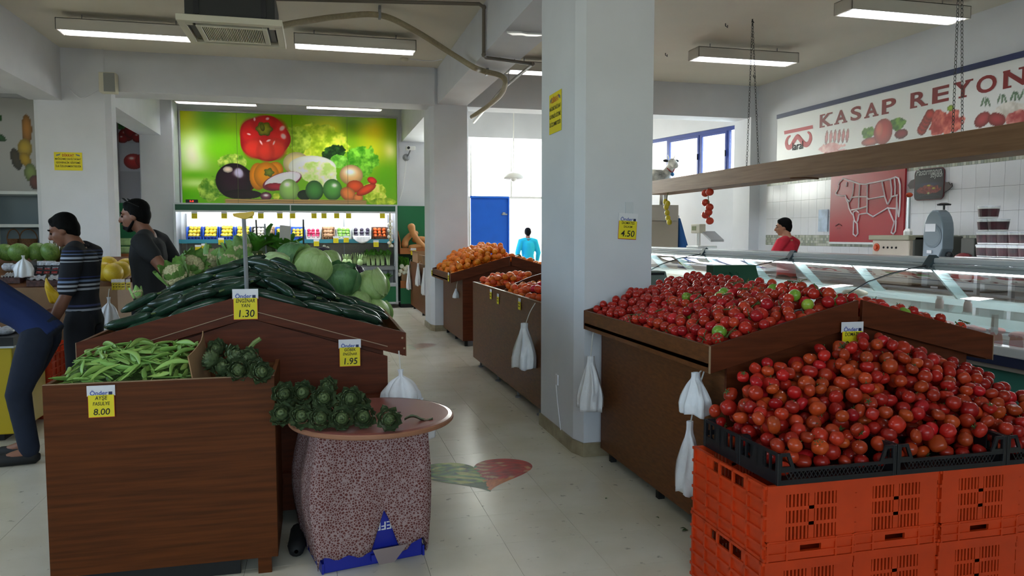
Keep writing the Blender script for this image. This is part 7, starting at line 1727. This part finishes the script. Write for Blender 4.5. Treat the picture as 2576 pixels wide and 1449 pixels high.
a, b = onY(275, 240, 17.15), onY(358, 505, 17.15)
t = thing('tomato_poster', 'tall printed wall poster with tomatoes and herbs right of the broad pillar', 'poster', (-3.65, 17.19, 2.3))
MB().box(-3.895, -3.41, 17.17, 17.198, 2.3, 4.2).build('panel', M_white, t); painting('poster_print', t, FRONT((-3.653, 17.168, 3.25)), .485, 1.9, 50, 190, poster2, vcol_mat('poster_film', .4))
t = thing('white_shelf_unit', 'white open shelving unit by the left wall below the fruit poster', 'shelf', (-5.2, 14.6, 0))
for x in (-6.4, -5.32, -4.35): MB().box(x-.03, x+.03, 14.2, 14.9, 0, 2.28).build('upright', M_white, t)
for z in (.3, .9, 1.3, 1.72, 2.26): MB().box(-6.37, -4.38, 14.2, 14.9, z-.03, z+.02).build('shelf_board', mat('white_board', 'd5dadb', .3), t)
MB().box(-6.4, -4.32, 14.9, 14.93, 0, 2.28).build('back_panel', mat('blue_grey_back', '7f8d97', .5), t)
MB().box(-6.3, -5.36, 14.18, 14.5, 1.75, 2.2).build('white_carton', M_white, t, bevel=.01)
p = onY(55, 590, 14.3)
for i, (dx, w, lab) in enumerate(((-.14, .16, 'small brown basket with a hoop handle on the white shelf'), (.08, .22, 'larger brown basket with a hoop handle on the white shelf'))):
    t = thing('gift_basket', lab, 'basket', (p.x+dx, 14.35, 1.33)); M_bas = mat('brown_wicker', '6a4a30', .8, noise=.3, nscale=40, bump=.8, bscale=60)
    MB().lathe([(w*.5, 1.323), (w*.62, 1.5), (w*.58, 1.5), (w*.47, 1.335)], 18, Matrix.Translation((p.x+dx, 14.35, 0))).build('basket_body', M_bas, t)
    MB().tube([Vector((p.x+dx+w*.6*math.cos(a), 14.35, 1.49+.17*math.sin(a))) for a in np.linspace(0, PI, 14)], .01, 6).build('hoop_handle', M_bas, t)
# green-backed stand with packed lettuce behind the grey-shirted man
t = thing('lettuce_stand', 'green-backed stand with clear packs of lettuce behind the broad pillar', 'display stand', (-2.9, 13.6, 0))
ga, gb = onY(285, 510, 13.7), onY(350, 640, 13.7)
MB().box(ga.x-.2, gb.x+.05, 13.68, 13.72, .1, ga.z).build('green_back', M_green, t); MB().box(ga.x-.2, gb.x+.05, 13.2, 13.68, 1.24, 1.26).build('shelf', M_ply, t); MB().box(ga.x-.2, gb.x+.05, 13.18, 13.2, 1.12, 1.27).build('shelf_front', M_ply, t)
MB().box(ga.x-.2, gb.x+.05, 13.3, 13.68, 0, 1.12).build('base_box', mat('dark_green_board', '0a3f28', .6), t)
M_pack = mat('lettuce_pack', '9dbf86', .2, noise=.2, nscale=14, bump=.5, bscale=25)
for i in range(6):
    x = ga.x+.05+.21*(i % 3); z = 1.263+.13*(i//3); tt = thing('lettuce_pack', 'clear plastic pack of pale lettuce on the green-backed stand', 'pack', (x, 13.3, z), 0, 'lettuce packs')
    MB().box(x-.095, x+.095, 13.22, 13.42, z+.002, z+.12).build('pack_shell', M_pack, tt, bevel=.03)

# ================================================================ PEOPLE
def blob(name, m, parent, tubes, voxel, smooth=3):
    mb = MB()
    for tb in tubes:
        if tb[0] == 'ball': mb.ball(*tb[1:])
        else:
            pts, rs = tb[1], tb[2]; sq = tb[3] if len(tb) > 3 else None
            mb.tube(pts, rs, 14, True, sq)
            if len(tb) < 5:
                for p, r in ((pts[0], rs[0]), (pts[-1], rs[-1])):
                    if sq is None: mb.ball(p, r*.98, 10, 8)
    o = mb.build(name, m, parent, smooth=True)
    md = o.modifiers.new('r', 'REMESH'); md.mode = 'VOXEL'; md.voxel_size = voxel; md.use_smooth_shade = True
    if smooth: ms = o.modifiers.new('s', 'SMOOTH'); ms.factor = .5; ms.iterations = smooth
    return o
def lerp(a, b, t): return Vector(a)*(1-t)+Vector(b)*t
def person(label, base, yaw, H, J, shirt, pants, sleeve=.5, headf=(0, 1, 0), headtilt=0, hem=.9, hair=True, beard=False, skin=None, voxel=.009, collar=None, glasses=False, curl=(0, 0, -1), hairmat=None):
    s = H/1.78; t = thing('person', label, 'person', base, yaw); W = chain_matrix(t)
    D = dict(pelvis=(0, 0, .96), waist=(0, .01, 1.1), chest=(0, .01, 1.32), neck=(0, -.01, 1.49), head=(0, .03, 1.655),
             shL=(-.185, -.01, 1.44), shR=(.185, -.01, 1.44), elL=(-.235, -.03, 1.14), elR=(.235, -.03, 1.14), wrL=(-.235, .05, .9), wrR=(.235, .05, .9),
             hipL=(-.092, 0, .93), hipR=(.092, 0, .93), knL=(-.1, .02, .5), knR=(.1, .02, .5), anL=(-.1, -.02, .09), anR=(.1, -.02, .09), toL=(-.115, .17, .035), toR=(.115, .17, .035), right=(1, 0, 0))
    D.update(J); P = {k: (W @ (Vector(v)*s) if k != 'right' else (W.to_3x3() @ Vector(v)).normalized()) for k, v in D.items()}
    rt = P['right']; skin = skin or M_skin
    k = s
    hf = (W.to_3x3() @ Vector(headf)).normalized(); up = (Vector((0, 0, 1))-hf*hf.z).normalized(); hr = hf.cross(up).normalized()
    Rm = Matrix((hr, hf, up)).transposed().to_4x4(); hc = P['head']
    h = lambda x, y, z: hc+(Rm @ Vector((x, y, z)))*k
    el = lambda c, r: ('ball', h(*c), tuple(a*k for a in r), 14, 10, Rm)
    torso = ('tube', [lerp(P['pelvis'], P['waist'], -.45), P['pelvis'], P['waist'], lerp(P['waist'], P['chest'], .55), P['chest'], lerp(P['chest'], P['neck'], .62), lerp(P['chest'], P['neck'], .92)], [.1*k, .152*k, .14*k, .152*k, .165*k, .135*k, .07*k], (1, .7, rt))
    body = [torso, ('tube', [lerp(P['chest'], P['neck'], .7), P['neck'], h(0, -.015, -.06)], [.075*k, .06*k, .058*k])]
    for S in 'LR':
        body.append(('tube', [lerp(P['neck'], P['sh'+S], .35), P['sh'+S], lerp(P['sh'+S], P['el'+S], .5), P['el'+S], lerp(P['el'+S], P['wr'+S], .3), P['wr'+S]], [.055*k, .06*k, .05*k, .042*k, .044*k, .027*k]))
        body.append(('tube', [P['hip'+S], lerp(P['hip'+S], P['kn'+S], .4), P['kn'+S], lerp(P['kn'+S], P['an'+S], .35), P['an'+S]], [.09*k, .082*k, .058*k, .056*k, .038*k]))
        body.append(('tube', [P['an'+S], lerp(P['an'+S], P['to'+S], .6), P['to'+S]], [.04*k, .036*k, .026*k]))
        # hand: palm, four fingers, thumb
        d = (P['wr'+S]-P['el'+S]).normalized(); cl = (W.to_3x3() @ Vector(curl)).normalized()
        ac = (rt-d*rt.dot(d)).normalized(); fwd = d.cross(ac)*(1 if S == 'L' else -1)
        fdir = (W.to_3x3() @ Vector((0, 1, 0))); fdir = (fdir-d*fdir.dot(d)).normalized()
        palm = P['wr'+S]+d*.045*k; body.append(('tube', [P['wr'+S], palm, P['wr'+S]+d*.085*k], [.026*k, .042*k, .038*k], (1, .42, fdir), 0))
        inn = ac*(1 if S == 'L' else -1)
        for i, (o_, ln) in enumerate(((-.03, .062), (-.01, .075), (.011, .08), (.031, .07))):
            b = P['wr'+S]+d*.08*k+fdir*o_*k; m1 = b+(d*.9+inn*.25)*ln*.5*k; e = m1+(d*.7+inn*.7)*ln*.5*k
            body.append(('tube', [b-d*.015*k, b, m1, e], [.0105*k, .0105*k, .0095*k, .008*k]))
        b = P['wr'+S]+d*.025*k+fdir*.028*k; body.append(('tube', [b, b+(d*.6+fdir*.7+inn*.3)*.035*k, b+(d*.9+fdir*.55+inn*.5)*.065*k], [.014*k, .012*k, .009*k]))
    body += [el((0, -.012, .03), (.077, .098, .094)), el((0, .022, -.03), (.064, .074, .088)), el((0, .052, -.088), (.034, .034, .03)), el((0, .075, .025), (.055, .022, .02)), el((.03, .066, -.028), (.026, .022, .026)), el((-.03, .066, -.028), (.026, .022, .026)),
             ('tube', [h(0, .085, .02), h(0, .104, -.012), h(0, .112, -.03)], [.012*k, .014*k, .017*k]), el((0, .084, -.062), (.026, .016, .012)),
             el((.076, -.008, -.008), (.01, .024, .034)), el((-.076, -.008, -.008), (.01, .024, .034))]
    bd = blob('body', skin, t, body, voxel, 2)
    for sg in (-1, 1):
        MB().ball(h(sg*.03, .087, .0), (.012*k, .008*k, .008*k), 8, 6, Rm).build('eye', mat('eye_dark', '1c1411', .2), bd, smooth=True)
        MB().tube([h(sg*.012, .094, .026), h(sg*.032, .094, .031), h(sg*.05, .08, .024)], .0055*k, 6).build('eyebrow', M_hair, bd)
    MB().tube([h(-.024, .097, -.063), h(0, .103, -.06), h(.024, .097, -.063)], .0045*k, 6).build('lips', mat('lips', '6b3a32', .5), bd)
    hm = hairmat or M_hair
    if hair:
        hp = [el((0, -.018, .05), (.083, .098, .082)), el((0, -.05, .005), (.08, .066, .08)), el((0, .04, .085), (.062, .036, .03)), el((.072, -.02, .02), (.016, .04, .045)), el((-.072, -.02, .02), (.016, .04, .045)), el((0, -.065, -.045), (.055, .035, .04))]
        blob('hair', hm, t, hp, .008, 1)
    if beard: blob('beard', M_hair, t, [el((0, .05, -.09), (.04, .04, .034)), el((0, .098, -.046), (.028, .011, .008)), ('tube', [h(.064, .0, -.045), h(.056, .03, -.085), h(.03, .056, -.108)], [.009*k, .013*k, .016*k]), ('tube', [h(-.064, .0, -.045), h(-.056, .03, -.085), h(-.03, .056, -.108)], [.009*k, .013*k, .016*k]), el((0, .088, -.085), (.02, .014, .018))], .007, 1)
    if glasses:
        for sg in (-1, 1): MB().tube([h(sg*.06+.022*math.cos(a), .045+.012*math.sin(a), .128+.01*math.sin(a)) for a in np.linspace(0, 2*PI, 10)], .004, 5).build('lens_rim', M_black, t); MB().tube([h(sg*.075, .04, .12), h(sg*.088, -.06, .06)], .004, 5).build('temple_arm', M_black, t)
    # shirt
    g = .02*k; z = lerp(P['pelvis'], P['waist'], (hem-.96)/.14)
    sh = [('tube', [z, lerp(z, P['waist'], .5), P['waist'], lerp(P['waist'], P['chest'], .55), P['chest'], lerp(P['chest'], P['neck'], .6), lerp(P['chest'], P['neck'], .9)], [.165*k, .163*k, .155*k, .17*k, .185*k, .165*k, .098*k], (1, .72, rt))]
    for S in 'LR':
        e = lerp(P['sh'+S], P['el'+S], min(1, sleeve)) ; pts = [lerp(P['neck'], P['sh'+S], .4), P['sh'+S], lerp(P['sh'+S], e, .6), e]; rs = [.07*k, .077*k, .07*k, .066*k]
        if sleeve > 1: pts += [lerp(P['el'+S], P['wr'+S], .5), lerp(P['el'+S], P['wr'+S], .95)]; rs += [.055*k, .042*k]
        sh.append(('tube', pts, rs))
    so = blob('shirt', shirt, t, sh, .013, 3)
    if collar is not None:
        c0 = lerp(P['chest'], P['neck'], .9); MB().tube([c0+(rt*math.cos(a)*.072+(W.to_3x3() @ Vector((0, 1, 0)))*math.sin(a)*.066)*k+Vector((0, 0, .018+.012*math.sin(a+PI))) for a in np.linspace(0, 2*PI, 17)], .013*k, 8).build('collar', collar, so)
    pt = [('tube', [lerp(P['pelvis'], P['waist'], -.5), P['pelvis'], lerp(P['pelvis'], P['waist'], .55)], [.15*k, .162*k, .15*k], (1, .74, rt))]
    for S in 'LR': pt.append(('tube', [P['hip'+S], lerp(P['hip'+S], P['kn'+S], .45), P['kn'+S], lerp(P['kn'+S], P['an'+S], .5), lerp(P['kn'+S], P['an'+S], .97)], [.108*k, .1*k, .08*k, .072*k, .066*k]))
    blob('trousers', pants, t, pt, .014, 3)
    for S in 'LR':
        a, b = P['an'+S], P['to'+S]; f = (b-a); f.z = 0; f.normalize()
        m0 = Vector((a.x, a.y, base[2]+.045*k))-f*.03*k; m1 = Vector((b.x, b.y, base[2]+.035*k))
        o = MB().tube([m0-f*.03*k, m0, lerp(m0, m1, .5), m1, m1+f*.045*k], [.022*k, .045*k, .046*k, .044*k, .018*k], 12).build('shoe', M_rubber, t, smooth=True)
        zmin = base[2]
        for v in o.data.vertices:
            if v.co.z < .002: v.co.z = .002
    return t
M_skin2 = mat('skin_dark_tan', '7d5240', .5, noise=.05, nscale=12, sss=.05)
navy = '15161f'
M_strip = banded('striped_sweater', navy, [(1.0, 1.012, '8f93a0'), (1.03, 1.04, '3a3f66'), (1.155, 1.17, 'a0a6b4'), (1.185, 1.197, 'a8adb8'), (1.215, 1.23, '6d7fa0'), (1.245, 1.255, '2b3566'), (1.36, 1.372, 'a8adb8'), (1.385, 1.4, '9aa3b8'), (1.415, 1.428, '56688f'), (1.44, 1.45, '34406a')])
M_dkpants = mat('dark_trousers', '14161c', .9); M_jeans = mat('dark_jeans', '1a2233', .9, noise=.15, nscale=12)
person('man in a dark sweater with pale stripes, looking down and smiling', (-1.74, 6.42, 0), R(84), 1.77,
       dict(head=(0, .12, 1.615), neck=(0, .03, 1.485), chest=(0, .01, 1.32), elL=(-.26, .02, 1.13), wrL=(-.25, .15, .88), elR=(.25, .06, 1.13), wrR=(.22, .26, .98), toL=(-.12, .17, .035)),
       M_strip, M_dkpants, sleeve=.85, headf=(-.12, .93, -.36), hem=.93, skin=M_skin2, collar=mat('sweater_collar', '1c1a26', .9))
person('bearded man in a dark grey t-shirt with sunglasses on his head', (-1.33, 6.75, 0), R(80), 1.87,
       dict(head=(0, .1, 1.64), neck=(0, .01, 1.49), elL=(-.25, -.2, 1.23), wrL=(-.19, -.4, 1.06), elR=(.27, -.16, 1.17), wrR=(.15, -.18, .95)),
       mat('charcoal_tshirt', '232428', .9), M_dkpants, sleeve=.5, headf=(-.1, .98, -.1), hem=.9, beard=True, glasses=True, skin=mat('skin_tan', '845846', .5, noise=.05, nscale=12, sss=.05))
person('man in a blue shirt and dark jeans bending forward over the yellow chest', (-2.0, 5.9, 0), R(90), 1.74,
       dict(pelvis=(0, -.14, .93), waist=(0, -.03, 1.04), chest=(0, .2, 1.19), neck=(0, .38, 1.25), head=(0, .53, 1.27), shL=(-.19, .3, 1.2), shR=(.19, .3, 1.2), elL=(-.24, .42, .95), elR=(.24, .42, .95), wrL=(-.2, .58, .86), wrR=(.2, .6, .86),
            hipL=(-.095, -.13, .88), hipR=(.095, -.13, .88), knL=(-.1, .0, .49), knR=(.1, .06, .49), anL=(-.1, -.06, .09), anR=(.1, .02, .09), toL=(-.12, .13, .035), toR=(.12, .2, .035)),
       mat('royal_blue_shirt', '1c2f63', .9), M_jeans, sleeve=.6, headf=(0, .7, -.7), hem=.9)
person('butcher in a red polo shirt standing behind the glass counter', (6.28, 9.3, 0), R(28), 1.8,
       dict(head=(0, .06, 1.655), elL=(-.24, .12, 1.18), wrL=(-.12, .36, 1.1), elR=(.24, .1, 1.18), wrR=(.1, .36, 1.1)),
       mat('red_polo', 'a01226', .85), M_dkpants, sleeve=.55, headf=(-.45, .88, -.1), voxel=.012, collar=mat('red_polo', 'a01226', .85), skin=mat('skin_light', 'a8745a', .5))
person('man in a turquoise jacket walking out through the bright entrance', (4.95, 17.95, -.02), R(-4), 1.76,
       dict(knL=(-.1, .12, .52), anL=(-.1, .14, .1), toL=(-.11, .33, .05), elL=(-.27, -.06, 1.16), elR=(.27, .02, 1.16)),
       mat('turquoise_fleece', '1fb0bf', .9), M_dkpants, sleeve=1.5, voxel=.013, skin=M_skin, collar=mat('turquoise_fleece', '1fb0bf', .9))
